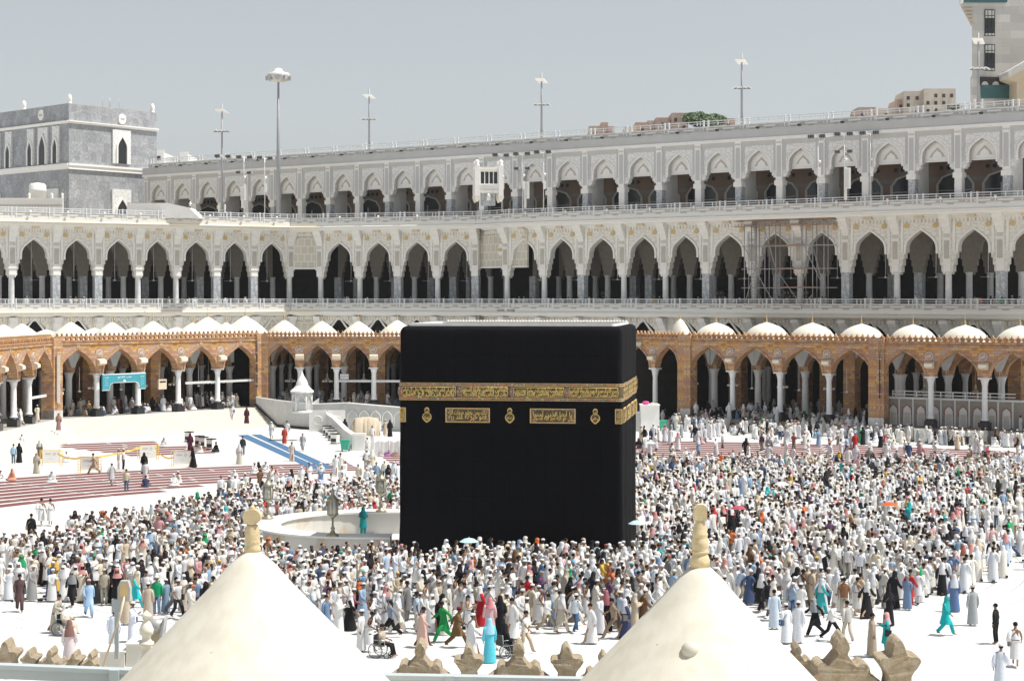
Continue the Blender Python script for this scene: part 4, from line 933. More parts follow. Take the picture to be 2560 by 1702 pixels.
# sign barriers and tape
b = MB(); 
for x in (-.95, .95, -.75, .75): b.tube([(x, 0, 0), (x, 0, 1.35)], .025, 5, YEL)
for z in (.25, 1.33): b.tube([(-.95, 0, z), (.95, 0, z)], .025, 5, YEL)
for s in (-1, 1):
    for k in range(4): b.tube([(s * .75, 0, .45 + k * .25), (s * .95, 0, .45 + k * .25)], .018, 4, YEL)
    b.tube([(s * .85, -.3, .02), (s * .85, .3, .02)], .025, 5, YEL)
ME_BF = b.mesh('frame'); b = MB(); b.box((-.72, -.02, .30), (.72, .02, 1.30), WHITEB); ME_BP = b.mesh('sign_board')
b = MB(); b.box((-.5, -.03, .98), (-.02, -.02, 1.06), GREYP); b.prism([(.28 + .14 * math.cos(TAU * i / 12), 1.0 + .14 * math.sin(TAU * i / 12)) for i in range(12)], -.03, -.02, PLASTER); b.box((-.3, -.03, .6), (.2, -.02, .63), PLASTER); ME_BM = b.mesh('notice')
for px, py, lb in ((128, 1163, 'farthest left of the taped-off signs, near the stairs'), (224, 1181, 'nearest, with someone pulling its tape'), (370, 1149, 'tall one in the middle of the yellow tape'), (456, 1166, 'last one towards the blue runners')):
    t = thing('sign_barrier', (*gp(px, py), 0), .08, 'yellow framed white notice barrier, ' + lb, 'barrier', 'yellow framed notice barriers'); link('frame', ME_BF, t); p = link('sign_board', ME_BP, t); link('notice', ME_BM, p)
def ribbon(a, c, sag, h0, h1, lab):
    A, B = Vector((*gp(*a), h0)), Vector((*gp(*c), h1)); mb = MB(); n = 14; vs = []
    for i in range(n + 1):
        s = i / n; p = A.lerp(B, s); z = p.z - sag * 4 * s * (1 - s); vs += [(p.x - A.x, p.y - A.y, z - .05), (p.x - A.x, p.y - A.y + .03, z + .09)]
    mb.add(vs, [(2 * i, 2 * i + 2, 2 * i + 3, 2 * i + 1) for i in range(n)], YEL, True); tag(mb.obj('barrier_tape', None, (A.x, A.y, 0)), lab, 'tape')
ribbon((143, 1163), (210, 1181), .25, 1.0, 1.25, 'yellow tape sagging from the leftmost notice barrier to the nearest one')
ribbon((240, 1181), (352, 1149), .1, 1.25, 1.1, 'yellow tape stretched up from the nearest notice barrier to the tall middle one')
ribbon((388, 1149), (440, 1166), .5, 1.05, .9, 'slack yellow tape from the tall middle notice barrier to the last one')
# marble blocks and drinking fountains in front of the right arcade
b = MB(); b.box((-.75, -.5, 0), (.75, .6, 1.25), WHITEB); b.box((-.62, -.54, .2), (.62, -.5, 1.1), WHITE); b.box((-.8, -.55, 1.25), (.8, .65, 1.33), WHITEB); b.prism([(.3 * math.cos(TAU * i / 14), .65 + .3 * math.sin(TAU * i / 14)) for i in range(14)], -.57, -.54, GW); ME_FOUNT = b.mesh('drinking_fountain')
for px, lb in ((1825, 'below the first column past the first pier'), (1944, 'below the second column past the first pier'), (2066.7, 'below the third column past the first pier'), (2322.8, 'below the first column past the second pier'), (2457.7, 'below the last but one column')):
    W = WR1 if px < 2190 else WR2; p = W.P(W.u(px), -1.6)
    tag(link('drinking_fountain', ME_FOUNT, None, Matrix.Translation((p.x, p.y, 0)) @ Matrix.Rotation(W.ang, 4, 'Z')), 'white marble fountain block ' + lb, 'fountain', 'marble fountains before the shaded arcade')
    for s in (-2.0, 1.9):
        p = W.P(W.u(px) + s, -1.5); mb = MB(); mb.box((-.45, -.25, 0), (.45, .25, .8), WHITE); mb.box((-.36, -.28, .12), (.36, -.25, .68), GW)
        tag(link('marble_trough', mb.mesh('marble_trough'), None, Matrix.Translation((p.x, p.y, 0)) @ Matrix.Rotation(W.ang, 4, 'Z')), 'low marble trough, %s side of the block %s' % ('left' if s < 0 else 'right', lb), 'trough', 'low marble troughs')
x, y = gp(1628, 1078); mb = MB(); mb.box((-1.1, 0, 0), (.9, 2.2, 2.8), WHITEB); mb.box((-1.18, -.08, 2.8), (.98, 2.28, 2.9), WHITE)
for k in range(6): mb.box((-2.6, .4 + k * .3, .0), (-1.1, 2.6, .35 + k * .33), WHITE)
t = mb.obj('marble_block', None, (x, y, 0)); tag(t, 'tall plain white marble stair block at the near right corner behind the cube', 'stair block')
PNK = mat('pink cloth', (.72, .06, .30), .8, .1, 3); mb = MB(); mb.ball((0, 0, .18), (.42, .3, .2), 8, 5, PNK); tag(mb.obj('bundle', None, (x - .55, y + .6, 2.9)), 'pink cloth bundle on top of the white stair block', 'bundle')
mb = MB(); mb.box((-.35, -.2, 0), (.35, .2, .2), WHITE); mb.box((.1, -.1, .2), (.5, .2, .28), BLACKM); tag(mb.obj('bag', None, (x + .35, y + .6, 2.9)), 'white and black bag on top of the white stair block', 'bag')
# water station behind the far right columns
ws = thing('water_station', (*WR2.P(6, 2.2), 0), label='grey marble water station with red trimmed niches and a handrail, in the right arcade', cat='water station')
p0, p1 = WR2.u(2196), WR2.u(2512)
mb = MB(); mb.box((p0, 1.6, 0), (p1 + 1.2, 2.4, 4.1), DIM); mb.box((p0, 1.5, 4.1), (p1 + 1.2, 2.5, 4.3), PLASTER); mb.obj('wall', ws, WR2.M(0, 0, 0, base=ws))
RTR = mat('red brown inlay', (.30, .12, .09), .7, .1, 3)
b = MB(); aa = arch(.42, 2.9, 3.45); b.prism([(-.42, 1.4), (.42, 1.4), (.42, 2.9)] + aa[1:] + [(-x_, z) for x_, z in aa[::-1][1:]], -.03, 0, PLASTER); band(b, [(-.42, 2.5)] + [(-x_, z) for x_, z in aa] + aa[::-1][1:] + [(.42, 2.5)], .12, -.06, 0, RTR); b.box((-.28, -.06, 1.5), (.28, -.03, 2.7), GREYP); b.box((.58, -.10, 1.3), (.74, 0, 4.1), PLASTER); ME_NI = b.mesh('niche')
k = p0 + 1.0
while k < p1: link('niche', ME_NI, ws, WR2.M(k, 1.6, 0, base=ws)); k += 1.5
mb = MB()
for z in (4.5, 4.85): mb.box((p0 + .8, 1.7, z), (p1 + .5, 1.8, z + .1), PLASTER)
k = p0 + .8
while k < p1: mb.box((k, 1.72, 4.3), (k + .12, 1.8, 4.9), PLASTER); k += 1.3
mb.obj('handrail', ws, WR2.M(0, 0, 0, base=ws))
# blue sign over two columns of the left arcade, boxed notice and beams
SIGNB = mat('turquoise sign face', (.045, .30, .37), .5, .06, 2)
ua, ub = WL1.u(248.7) - .05, WL1.u(356); w_ = ub - ua
sg = thing('overhead_sign', (*WL1.P(ua, -.6), 0), label='turquoise arch shaped sign with white Arabic lettering hung across two arcade columns', cat='sign')
fr = [(0, 4.72), (0, 6.35), (w_, 6.35), (w_, 4.72), (w_ - .9, 4.72), (w_ - .9, 5.1), (w_ - 1.05, 5.38), (w_ - 1.4, 5.5), (1.5, 5.5), (1.1, 5.38), (.95, 5.1), (.95, 4.72)]
mb = MB(); mb.prism(fr, 0, .2, SIGNB); mb.obj('sign_board', sg, WL1.M(ua, -.6, 0, base=sg))
mb = MB()
for p, q in zip(fr, fr[1:] + fr[:1]):
    if not (p[0] == 0 and q[0] == 0) and not (p[0] == w_ and q[0] == w_): mb.tube([(p[0], .06, p[1]), (q[0], .06, q[1])], .07, 4, WHITEB)
mb.obj('frame', sg, WL1.M(ua, -.6, 0, base=sg))
for t_, w, h, x, z in (('باب الفتح', 1.8, .28, w_ / 2, 6.02), ('النساء', .5, .18, .5, 6.05), ('الرجال', .5, .18, w_ - .5, 6.05), ('مخرج', .36, .11, .5, 5.75), ('مدخل', .36, .11, w_ - .5, 5.75), ('الطواف', .4, .10, .5, 5.5), ('المسعى', .4, .10, w_ - .5, 5.5), ('الصفا', .4, .10, .5, 5.25), ('المروة', .4, .10, w_ - .5, 5.25)):
    link('lettering', text_mesh(t_, w, h, WHITEB, bold=.015), sg, WL1.M(ua + x, -.62, z, base=sg))
mb = MB(); mb.prism([(w_ / 2 - .18, 5.56), (w_ / 2 + .18, 5.56), (w_ / 2 + .12, 5.7), (w_ / 2, 5.8), (w_ / 2 - .12, 5.7)], -.015, .0, WHITEB)
mb.obj('mark', sg, WL1.M(ua, -.6, 0, base=sg))
mb = MB(); mb.box((-.55, -.1, -.55), (.55, .1, .55), LAMPB); mb.box((-.42, -.12, .2), (.42, -.1, .36), BLACKM)
for s in (-.3, .3): mb.tube([(s, 0, .5), (s, 0, 1.5)], .02, 4, BLACKM)
tag(mb.obj('hanging_notice', None, WL1.M(WL1.u(404), -.1, 5.05)), 'square orange-tan notice box hanging in an arch of the left arcade', 'sign')
bm_ = MB(); bm_.box((0, 0, 0), (1, .12, .26), PLASTER); ME_TB = bm_.mesh('tie_beam')
for W, a, c, z, ow_ in ((WL1, 470, 545, 4.9, arcL), (WL1, 556, 640, 4.9, arcL), (WL2, 843, 929, 4.8, arcL), (WL2, 937, 1022, 4.8, arcL), (WL0, 90, 126, 4.3, arcL), (WL1, 150, 165, 4.4, arcL)):
    link('tie_beam', ME_TB, ow_, W.M(W.u(a), .4, z, W.u(c) - W.u(a), base=ow_))
mb = MB(); mb.box((0, 0, 0), (1.1, .15, .7), BLACKM); mb.box((.04, -.01, .05), (1.06, 0, .65), PLASTER); p = mb.obj('plate', arcL, WL2.M(WL2.u(848), .3, 5.1, base=arcL)); link('lettering', text_mesh('باب السلام', .9, .3, BLACKM), p, Matrix.Translation((.55, -.02, .35)))
# fans and chandeliers hanging under the arches
b = MB(); b.tube([(0, 0, 0), (0, 0, 2.6)], .035, 4, RAIL); b.lathe([(.16, -.08), (.16, .06), (.05, .16)], 8, m=RAIL)
for i in range(3):
    a = TAU * i / 3 + .4; d = Vector((math.cos(a), math.sin(a), 0)); s = Vector((-d.y, d.x, 0)); b.add([tuple(d * .15 + s * .05), tuple(d * .95 + s * .09), tuple(d * .95 - s * .09), tuple(d * .15 - s * .05)], [(0, 1, 2, 3)], RAIL)
ME_FAN = b.mesh('ceiling_fan')
b = MB(); b.tube([(0, 0, .5), (0, 0, 3.0)], .025, 4, BRASS); b.lathe([(0, -.1), (.2, -.02), (.42, .1), (.2, .22), (.08, .5), (.14, .62), (.04, .9)], 8, m=BRASS)
for i in range(8):
    a = TAU * i / 8; b.ball((.55 * math.cos(a), .55 * math.sin(a), -.12), (.10, .10, .13), 6, 5, WHITEB)
ME_CH = b.mesh('chandelier')
nthw = {1: 'first', 2: 'second', 3: 'third', 4: 'fourth', 5: 'fifth', 6: 'sixth', 7: 'seventh', 8: 'eighth', 9: 'ninth', 10: 'tenth', 11: 'eleventh', 12: 'twelfth', 13: 'thirteenth', 14: 'fourteenth', 15: 'fifteenth', 16: 'sixteenth', 17: 'seventeenth', 18: 'eighteenth', 19: 'nineteenth', 20: 'twentieth'}
for W, wn_, lst in ((WL1, 'left arcade', (230, 290, 334, 430, 528)), (WR1, 'shaded right arcade', (1851, 1969, 2089)), (WR2, 'far right arcade', (2217, 2346, 2480))):
    for i, px in enumerate(lst):
        tag(link('ceiling_fan', ME_FAN, None, W.M(W.u(px), 2.2, 4.55)), 'white ceiling fan on a long rod, %s along under the %s' % (nthw[i + 1], wn_), 'ceiling fan', 'ceiling fans under the brown arcades')
for W, wn_, lst in ((WL0, 'arcade at the far left edge', (20, 60)), (WL1, 'left arcade', (192, 280, 400, 481, 567, 615)), (WL2, 'arcade behind the glass pavilion', (711, 805, 898, 995)), (WR0, 'arch just right of the cube', (1686,)), (WR1, 'shaded right arcade', (1790, 1915, 2032, 2152)), (WR2, 'far right arcade', (2282, 2411, 2550))):
    for i, px in enumerate(lst):
        tag(link('chandelier', ME_CH, None, W.M(W.u(px), 3.2, 4.9)), 'brass chandelier with white globes, %s along under the %s' % (nthw[i + 1], wn_), 'chandelier', 'chandeliers under the brown arcades')
ga = [(gww[0], gw[0], colA, 'sunlit left wall'), (gww[2], gw[2], colB, 'middle wall'), (gww[4], gw[4], colC, 'shaded right wall')]
b = MB(); b.tube([(0, 0, 0), (0, 0, 6.2)], .04, 4, RAIL); b.lathe([(.16, -.08), (.16, .06), (.05, .16)], 8, m=RAIL); b.box((-.95, -.06, -.03), (.95, .06, .0), RAIL); ME_FAN2 = b.mesh('ceiling_fan')
for w, _, cols, nm in ga:
    for i in range(len(cols) - 1):
        u = (w.u(cols[i][0]) + w.u(cols[i + 1][0])) / 2
        tag(link('ceiling_fan', ME_FAN2, None, w.M(u + .5, 3.0, 17.0)), 'long stemmed fan in the gallery, %s arch from the left of its %s' % (nthw[i + 1], nm), 'ceiling fan', 'fans inside the white gallery')
# ------------------------------------------------------------------ masts, floodlights, kiosk on the roof terrace
def mast(px, ptop, pbase, pplate, parms, Z, lab):
    x = at(px, Z)[0]; zt, zb = zat(ptop, Z), zat(pbase, Z)
    t = thing('lamp_mast', (x, Z, zb), label=lab, cat='lamp mast', group='tall reflector masts on the roofs')
    mb = MB(); mb.tube([(0, 0, 0), (0, 0, zt - zb)], [.17, .10], 8, GREYM); mb.obj('pole', t)
    zp = zat(pplate, Z) - zb; mb = MB(); mb.add([(-1.0, -.9, .25), (.25, -.9, .25), (.9, .6, -.22), (-.35, .6, -.22), (-1.0, -.9, .30), (.25, -.9, .30), (.9, .6, -.17), (-.35, .6, -.17)], [(3, 2, 1, 0), (4, 5, 6, 7), (0, 1, 5, 4), (1, 2, 6, 5), (2, 3, 7, 6), (3, 0, 4, 7)], WHITEB); mb.obj('reflector', t, (0, 0, zp))
    za = zat(parms, Z) - zb; mb = MB(); mb.tube([(-.9, 0, -.05), (.9, 0, -.05)], .05, 5, GREYM)
    mb.obj('arm', t, (0, 0, za))
    for s in (-1, -.35, .45, 1):
        mb = MB(); mb.box((-.28, -.25, -.12), (.28, .25, .08), WHITEB); mb.box((-.2, -.27, -.16), (.2, .2, -.12), BLACKM); mb.obj('spotlight', t, Matrix.Translation((s * .95, -.2, za + .1)) @ Matrix.Rotation(s * .4, 4, 'Y'))
    mb = MB(); mb.box((-.5, -.3, 0), (-.35, .3, 1.2), WHITEB); mb.box((.35, -.3, 0), (.5, .3, 1.2), WHITEB); mb.box((-.5, -.2, .3), (.5, .2, .4), WHITEB); mb.obj('base_bracket', t)
GREYM = mat('grey mast paint', (.33, .34, .355), .5, .05, 2)
k = 2560 / 2358
mast(511 * k, 239 * k, 490 * k, 257 * k, 303 * k, 262, 'reflector mast rising in front of the upper wing, beside the marble tower')
mast(850 * k, 205 * k, 346 * k, 223 * k, 275 * k, 281, 'reflector mast on the wing roof, next one right of the tall round lamp')
mast(1247 * k, 168 * k, 318 * k, 187 * k, 242 * k, 258, 'reflector mast on the wing roof above the white kiosk tower')
mast(1708 * k, 123 * k, 288 * k, 144 * k, 204 * k, 238, 'reflector mast on the wing roof close to the hilltop tree')
mast(2253 * k, 76 * k, 252 * k, 96 * k, 160 * k, 217, 'reflector mast on the wing roof against the beige hotel tower')
Zl = 255; x = at(641 * k, Zl)[0]; zb = zat(492 * k, Zl)
t = thing('high_mast_lamp', (x, Zl, zb), label='very tall grey mast crowned by a white disc lamp with a ring of floodlights', cat='lamp mast')
mb = MB(); H_ = zat(183 * k, Zl) - zb; mb.tube([(0, 0, 0), (0, 0, H_ * .5), (0, 0, H_)], [.32, .25, .13], 12, GREYM); mb.obj('pole', t)
mb = MB(); mb.lathe([(.9, 0), (1.6, .9), (1.55, 1.0), (.4, 1.05)], 20, m=LGL); mb.obj('lamp_ring', t, (0, 0, H_ - .4))
mb = MB(); mb.lathe([(1.45, .95), (1.55, 1.05), (1.5, 1.2), (.7, 1.4), (.6, 1.5), (.5, 1.8), (0, 1.95)], 20, m=WHITEB); mb.obj('cap', t, (0, 0, H_ - .4))
for i in range(8):
    a = TAU * i / 8; mb = MB(); mb.box((.9, -.22, .0), (1.75, .22, .55), STEEL); mb.obj('floodlight', t, Matrix.Translation((0, 0, H_ - .15)) @ Matrix.Rotation(a, 4, 'Z'))
# groups of floodlights on thin masts standing behind the balcony rail
b = MB(); b.prism([(-.42, .05), (.30, .22), (.42, -.25), (-.20, -.42)], -.3, .3, STEEL); b.box((-.36, -.33, -.28), (.30, -.3, .1), BLACKM)
for q in (-.2, 0, .2): b.box((q - .015, -.35, -.28), (q + .015, -.33, .1), STEEL)
b.box((.3, -.12, -.2), (.62, .12, .15), WHITE); ME_FLD = b.mesh('floodlight')
def flood(masts, heads, Z, lab, lows=()):
    x0 = at(masts[0][0], Z)[0]; zb = zat(masts[0][2], Z); t = thing('floodlight_rack', (x0, Z, zb), label=lab, cat='floodlights', group='floodlight racks behind the balcony rail')
    for px, a, c in masts: mb = MB(); xx = at(px, Z)[0] - x0; mb.tube([(xx, 0, zat(c, Z) - zb), (xx, 0, zat(a, Z) - zb)], .06, 6, RAIL); mb.box((xx - .05, -.2, 3.0), (xx + .3, .1, 4.1), WHITEB); mb.ball((xx + .15, -.2, zat((a + c) / 2 - 20, Z) - zb), .2, 8, 6, WHITEB); mb.obj('pole', t)
    hs_ = [(at(px, Z)[0] - x0, zat(py, Z) - zb) for px, py in heads]
    mb = MB(); mb.tube([(p[0] + .3, .1, p[1] - .2) for p in hs_], .04, 5, RAIL); mb.obj('crossbar', t)
    for p in hs_: link('floodlight', ME_FLD, t, (p[0], 0, p[1]))
    for px, py in lows: link('floodlight', ME_FLD, t, Matrix.Translation((at(px, Z)[0] - x0, 0, zat(py, Z) - zb)) @ Matrix.Scale(.85, 4))
flood([(610, 392, 535), (662, 395, 535)], [(544, 389), (571, 390), (598, 391.5), (625, 392), (650, 393), (676, 395)], 253, 'six floodlights on thin poles before the far left end of the wing', [(596, 430), (623, 431)])
flood([(1255, 393, 530), (1307, 390, 528), (1359, 386, 527)], [(1238, 386), (1266, 387), (1290, 383.5), (1319, 383), (1342, 379), (1371, 378.5)], 246, 'rack of six floodlights on thin poles just right of the white kiosk tower', [(1291, 420.5), (1319, 420)])
flood([(2045, 345, 505), (2111, 340, 500), (2176, 336, 500)], [(2027, 340), (2055, 339), (2093, 334), (2124, 333), (2156, 331.5), (2189, 330)], 219, 'rack of six floodlights on thin poles nearest the right edge of the upper wing', [(2093, 378.5), (2124, 377)])
def speaker_mast(px, pt, pb, Z, lab):
    t = thing('loudspeaker_panel', (*at(px, Z), zat(pb, Z)), label=lab, cat='loudspeaker'); h = zat(pt, Z) - zat(pb, Z)
    mb = MB(); mb.box((-.15, -.1, 0), (.15, .1, h * .55), WHITEB); mb.obj('post', t); mb = MB(); mb.box((-.2, -.35, h * .35), (.55, -.1, h), WHITEB); mb.box((-.1, -.37, h * .38), (.3, -.35, h * .96), PLASTER); mb.obj('loudspeaker', t)
speaker_mast(1313, 455, 520, 247, 'upright white loudspeaker panel beside the floodlight rack next to the kiosk')
speaker_mast(2114, 420, 500, 219, 'upright white loudspeaker panel below the right hand floodlight rack')
speaker_mast(606, 468, 520, 253, 'upright white loudspeaker panel near the left end of the upper wing')
# ornate white kiosk tower
Zk = 243; kt = thing('kiosk_tower', (at(1220, Zk)[0], Zk, zat(503, Zk)), .12, 'ornate white kiosk with four corner posts and a barred window, above the balcony rail', 'kiosk')
W_, H_ = 1.55, zat(408, Zk) - zat(503, Zk)
mb = MB(); mb.box((-W_, -1.2, 1.0), (W_, 1.2, H_ - .9), WHITEB); mb.box((-W_ - .12, -1.35, H_ - .95), (W_ + .12, 1.35, H_ - .6), WHITEB); mb.box((-W_ - .1, -1.32, 1.15), (W_ + .1, 1.32, 1.4), WHITEB); mb.box((-W_ + .15, -1.3, 1.5), (W_ - .15, -1.2, 2.0), WHITE); mb.obj('body', kt)
for sx in (-1, 1):
    for sy in (-1, 1):
        mb = MB(); mb.box((sx * W_ - .32, sy * 1.2 - .32, .6), (sx * W_ + .32, sy * 1.2 + .32, H_ - .45), WHITEB); mb.lathe([(.34, H_ - .45), (.34, H_ - .3), (.2, H_ - .2), (.32, H_ + .05), (.2, H_ + .3), (0, H_ + .36)], 10, (sx * W_, sy * 1.2), WHITEB)
        mb.prism([(sx * W_ - .4, .6), (sx * W_ + .4, .6), (sx * W_ + .3, .2), (sx * W_ + .1, -.1), (sx * W_ - .1, -.2), (sx * W_ - .25, .1)], sy * 1.2 - .3, sy * 1.2 + .3, CREAM); mb.obj('corner_post', kt)
mb = MB(); mb.box((-1.15, -1.24, 2.2), (1.15, -1.2, 3.75), GLASSD); w = mb.obj('window', kt)
mb = MB()
for q in (-1.15, -.57, 0, .57, 1.15): mb.box((q - .06, -1.32, 2.15), (q + .06, -1.22, 3.8), WHITEB)
mb.box((-1.25, -1.4, 2.0), (1.25, -1.2, 2.2), WHITEB); mb.box((-1.25, -1.36, 3.75), (1.25, -1.2, 4.0), CREAM); mb.obj('frame', w)
mb = MB(); mb.tube([(0, -1.0, 0), (0, -1.0, 1.0)], .3, 8, WHITE); mb.box((-.9, -.6, -.6), (.9, .6, 1.0), MARBP); mb.obj('base', kt)
# things standing on the terrace at the left
Zt = 256; mb = MB(); mb.lathe([(1.15, 0), (1.15, 1.3), (1.2, 1.35), (1.2, 1.5), (1.15, 1.55), (1.15, 2.1), (.9, 2.35), (.3, 2.45), (0, 2.46)], 20, m=WHITEB); tag(mb.obj('water_tank', None, (at(94, Zt)[0], Zt, zat(502, Zt))), 'round white water tank on the roof terrace below the marble tower', 'tank')
t = thing('terrace_parapet', (*at(0, 252), 25.6), label='low white carved wall with knob finials in front of the round tank', cat='wall'); mb = MB(); xa, xb = at(-60, 252)[0] - t.location.x, at(157, 252)[0] - t.location.x
mb.box((xa, 0, 0), (xb, .4, 2.35), WHITEB); mb.box((xa, -.05, 1.3), (xb, 0, 1.6), PERF); mb.box((xa, -.1, 2.35), (xb, .5, 2.5), WHITEB); mb.obj('wall', t)
for px in (72, 129, 155): mb = MB(); mb.lathe([(.2, 2.5), (.2, 2.6), (.1, 2.7), (.22, 2.95), (.1, 3.15), (0, 3.2)], 8, (at(px, 252)[0] - t.location.x, .2), WHITEB); mb.obj('finial', t)
mb = MB(); mb.prism([(0, 0), (0, 2.0), (5.5, 2.05), (8.5, 1.4), (10, 0)], 0, 5, WHITEB); mb.lathe([(.2, 1.6), (.1, 1.75), (.22, 2.0), (0, 2.3)], 8, (8.6, .5), WHITEB); tag(mb.obj('stair_housing', None, (*at(318, 256), 25.6)), 'low white stair housing with a sloping end, behind the terrace rail near the marble tower', 'stair housing')
# ------------------------------------------------------------------ scaffold in front of the shaded gallery
W = gww[4]; t = thing('scaffold', (*W.P(W.u(1940), -1), 13.0), label='steel tube scaffold with rusty boards standing before two arches of the shaded gallery', cat='scaffold')
xs = [W.u(p) for p in (1877, 1903, 1928, 1955, 2020, 2047, 2075)]; zz = [13.6, 15.8, 18.1, 20.9, 23.4]
for j, y in enumerate((-1.55, -.5)):
    for i, u in enumerate(xs):
        mb = MB(); mb.tube([(0, 0, .2), (0, 0, 10.6)], .055, 5, STEEL); mb.obj('standard', t, W.M(u, y, 13, base=t))
    for z in zz[:4]:
        mb = MB(); mb.tube([(xs[0] - .4, y, z), (xs[-1] + 1.2, y, z)], .05, 5, STEEL); mb.obj('ledger', t, W.M(0, 0, 0, base=t))
for i, (a, c, z0, z1) in enumerate([(0, 1, 13.6, 18.1), (0, 2, 20.9, 15.8), (1, 2, 15.8, 20.9), (1, 3, 18.1, 13.6), (3, 4, 18.1, 13.6), (4, 6, 21.5, 15.8), (4, 5, 15.8, 20.9), (5, 6, 20.9, 15.8), (2, 3, 23, 18.1), (4, 4, 13, 23), (5, 4, 15.0, 13.4)]):
    mb = MB(); mb.tube([(xs[a], -1.6, z0), (xs[c], -1.6, z1)], .045, 5, STEEL); mb.obj('brace', t, W.M(0, 0, 0, base=t))
for z, a, c in ((18.15, 3, 5), (20.95, 2, 4), (23.35, 0, 6), (24.0, 0, 6), (15.85, 3, 5)):
    mb = MB(); mb.box((xs[a] - 1.5 * (z > 23), -1.7, z), (xs[c] + 1.2 * (z > 23), -.4, z + .07), BOARD); mb.obj('board', t, W.M(0, 0, 0, base=t))
mb = MB()
for q in range(24): mb.box((-.35, 0, .3 + q * .42), (.35, .06, .38 + q * .42), STEEL)
for s in (-.35, .35): mb.tube([(s, 0, .2), (s, 0, 10.5)], .06, 5, STEEL)
mb.obj('ladder_tower', t, W.M(W.u(1895), -1.0, 13, base=t))
# ------------------------------------------------------------------ hotel tower on the right
HOTEL = m_marble('beige grey cladding', (.64, .615, .57), (.56, .53, .49), .15, .7, 1.5, .4, .7, (2.6, 1.3)); HOTELS = mat('sandy soffit', (.55, .45, .32), .8, .06, .3)
GRNG = mat('green tinted glazing', (.035, .11, .115), .2, .1, 1)
Zh = 300; t = thing('hotel_tower', (*at(2425, Zh), 20), label='tall beige concrete hotel tower with stacked dark windows behind the wing', cat='building')
hx0 = t.location.x; X = lambda px: at(px, Zh)[0] - hx0; Zz = lambda py: zat(py, Zh) - 20
mb = MB(); kk = 24 * (2430 - CX) / F; mb.prism([(X(2430), 0), (X(2760), 0), (X(2760) + kk, 24), (X(2430) + kk + 1, 24)], 0, Zz(-60), HOTEL, 'z')
mb.prism([(X(2430), Zz(66)), (X(2400), Zz(10)), (X(2400), Zz(-60)), (X(2430), Zz(-60))], 0, .5, HOTEL); mb.prism([(X(2428), Zz(196)), (X(2428), 0), (X(2430), 0), (X(2430), Zz(190))], -.3, .5, HOTEL); mb.obj('wall', t)
mb = MB()
for q in range(5): mb.box((X(2406 + q * 5), -.4, Zz(26 + q * 9)), (X(2431), 0, Zz(22 + q * 9)), HOTELS)
mb.obj('bracket', t)
for a, c in ((25, 91), (112, 178)):
    mb = MB(); mb.box((X(2461), -.15, Zz(c)), (X(2487), -.02, Zz(a)), BLACKM); w = mb.obj('window', t)
    hh = Zz(a) - Zz(c); z0 = Zz(c)
    mb = MB()
    for (f0, f1), m in (((.78, .97), LGL), ((.68, .75), LGL), ((.12, .30), GLASSD), ((.02, .10), LGL)): mb.box((X(2463), -.2, z0 + hh * f0), (X(2485), -.15, z0 + hh * f1), m)
    mb.obj('pane', w); mb = MB()
    for px in (2469, 2479): mb.box((X(px) - .04, -.26, z0), (X(px) + .04, -.2, z0 + hh), BLACKM)
    mb.obj('frame', w)
mb = MB(); mb.box((X(2452), -.5, Zz(247)), (X(2521), -.02, Zz(214)), GRNG); mb.obj('green_glazing', t)
mb = MB(); mb.prism([(X(2445), Zz(214)), (X(2521), Zz(214)), (X(2521), Zz(206)), (X(2498), Zz(203)), (X(2497), Zz(194)), (X(2445), Zz(193))], -.3, -.02, DARK); w = mb.obj('arched_loggia', t)
for px in (2461, 2488): mb = MB(); mb.prism([(X(px) + 1.0 * .55 * math.cos(math.radians(a)), Zz(214) + .6 * math.sin(math.radians(a))) for a in range(0, 181, 20)], -.36, -.3, HOTEL); mb.obj('arch', w)
mb = MB(); mb.box((X(2405), -.8, Zz(8)), (X(2515), 0, Zz(-12)), GRNG); mb.box((X(2400), -1, Zz(10)), (X(2405), 0, Zz(-12)), WHITE); mb.obj('green_glazing', t)
mb = MB(); mb.prism([(X(2498), Zz(204)), (X(2560), Zz(172)), (X(2760), Zz(80)), (X(2760), Zz(300)), (X(2521), Zz(300)), (X(2521), Zz(214))], -5, -.02, HOTELS)
mb.prism([(X(2495), Zz(190)), (X(2560), Zz(152)), (X(2760), Zz(50)), (X(2760), Zz(80)), (X(2560), Zz(172)), (X(2498), Zz(204))], -6, -.02, HOTEL); mb.obj('sloping_wing', t)
# ------------------------------------------------------------------ hill with brick houses and a tree
HILL = mat('dusty rock hillside', (.34, .29, .23), .95, .2, .05)
mb = MB(); nx, ny = 60, 8; vs = []
prof = [(1200, 46), (1500, 52), (1700, 57), (1850, 58), (1980, 52), (2150, 58), (2300, 62), (2430, 60), (2700, 58)]
for j in range(ny + 1):
    for i in range(nx + 1):
        px = 1150 + i * 28; z = np.interp(px, [p[0] for p in prof], [p[1] for p in prof]); v = j / ny * 2 - 1
        vs.append((at(px, 500)[0], 500 + v * 120, max(0, z * (1 - v * v)) + rnd.uniform(-1, 1)))
mb.add(vs, [(j * (nx + 1) + i, j * (nx + 1) + i + 1, (j + 1) * (nx + 1) + i + 1, (j + 1) * (nx + 1) + i) for j in range(ny) for i in range(nx)], HILL, True); mb.obj('hill', kind='structure')
H1 = mat('pinkish brick house wall', (.50, .38, .32), .9, .16, .6); H2 = mat('pale concrete house wall', (.62, .56, .49), .9, .12, .5); HW = mat('house window hole', (.07, .06, .055), .8, .2, 1)
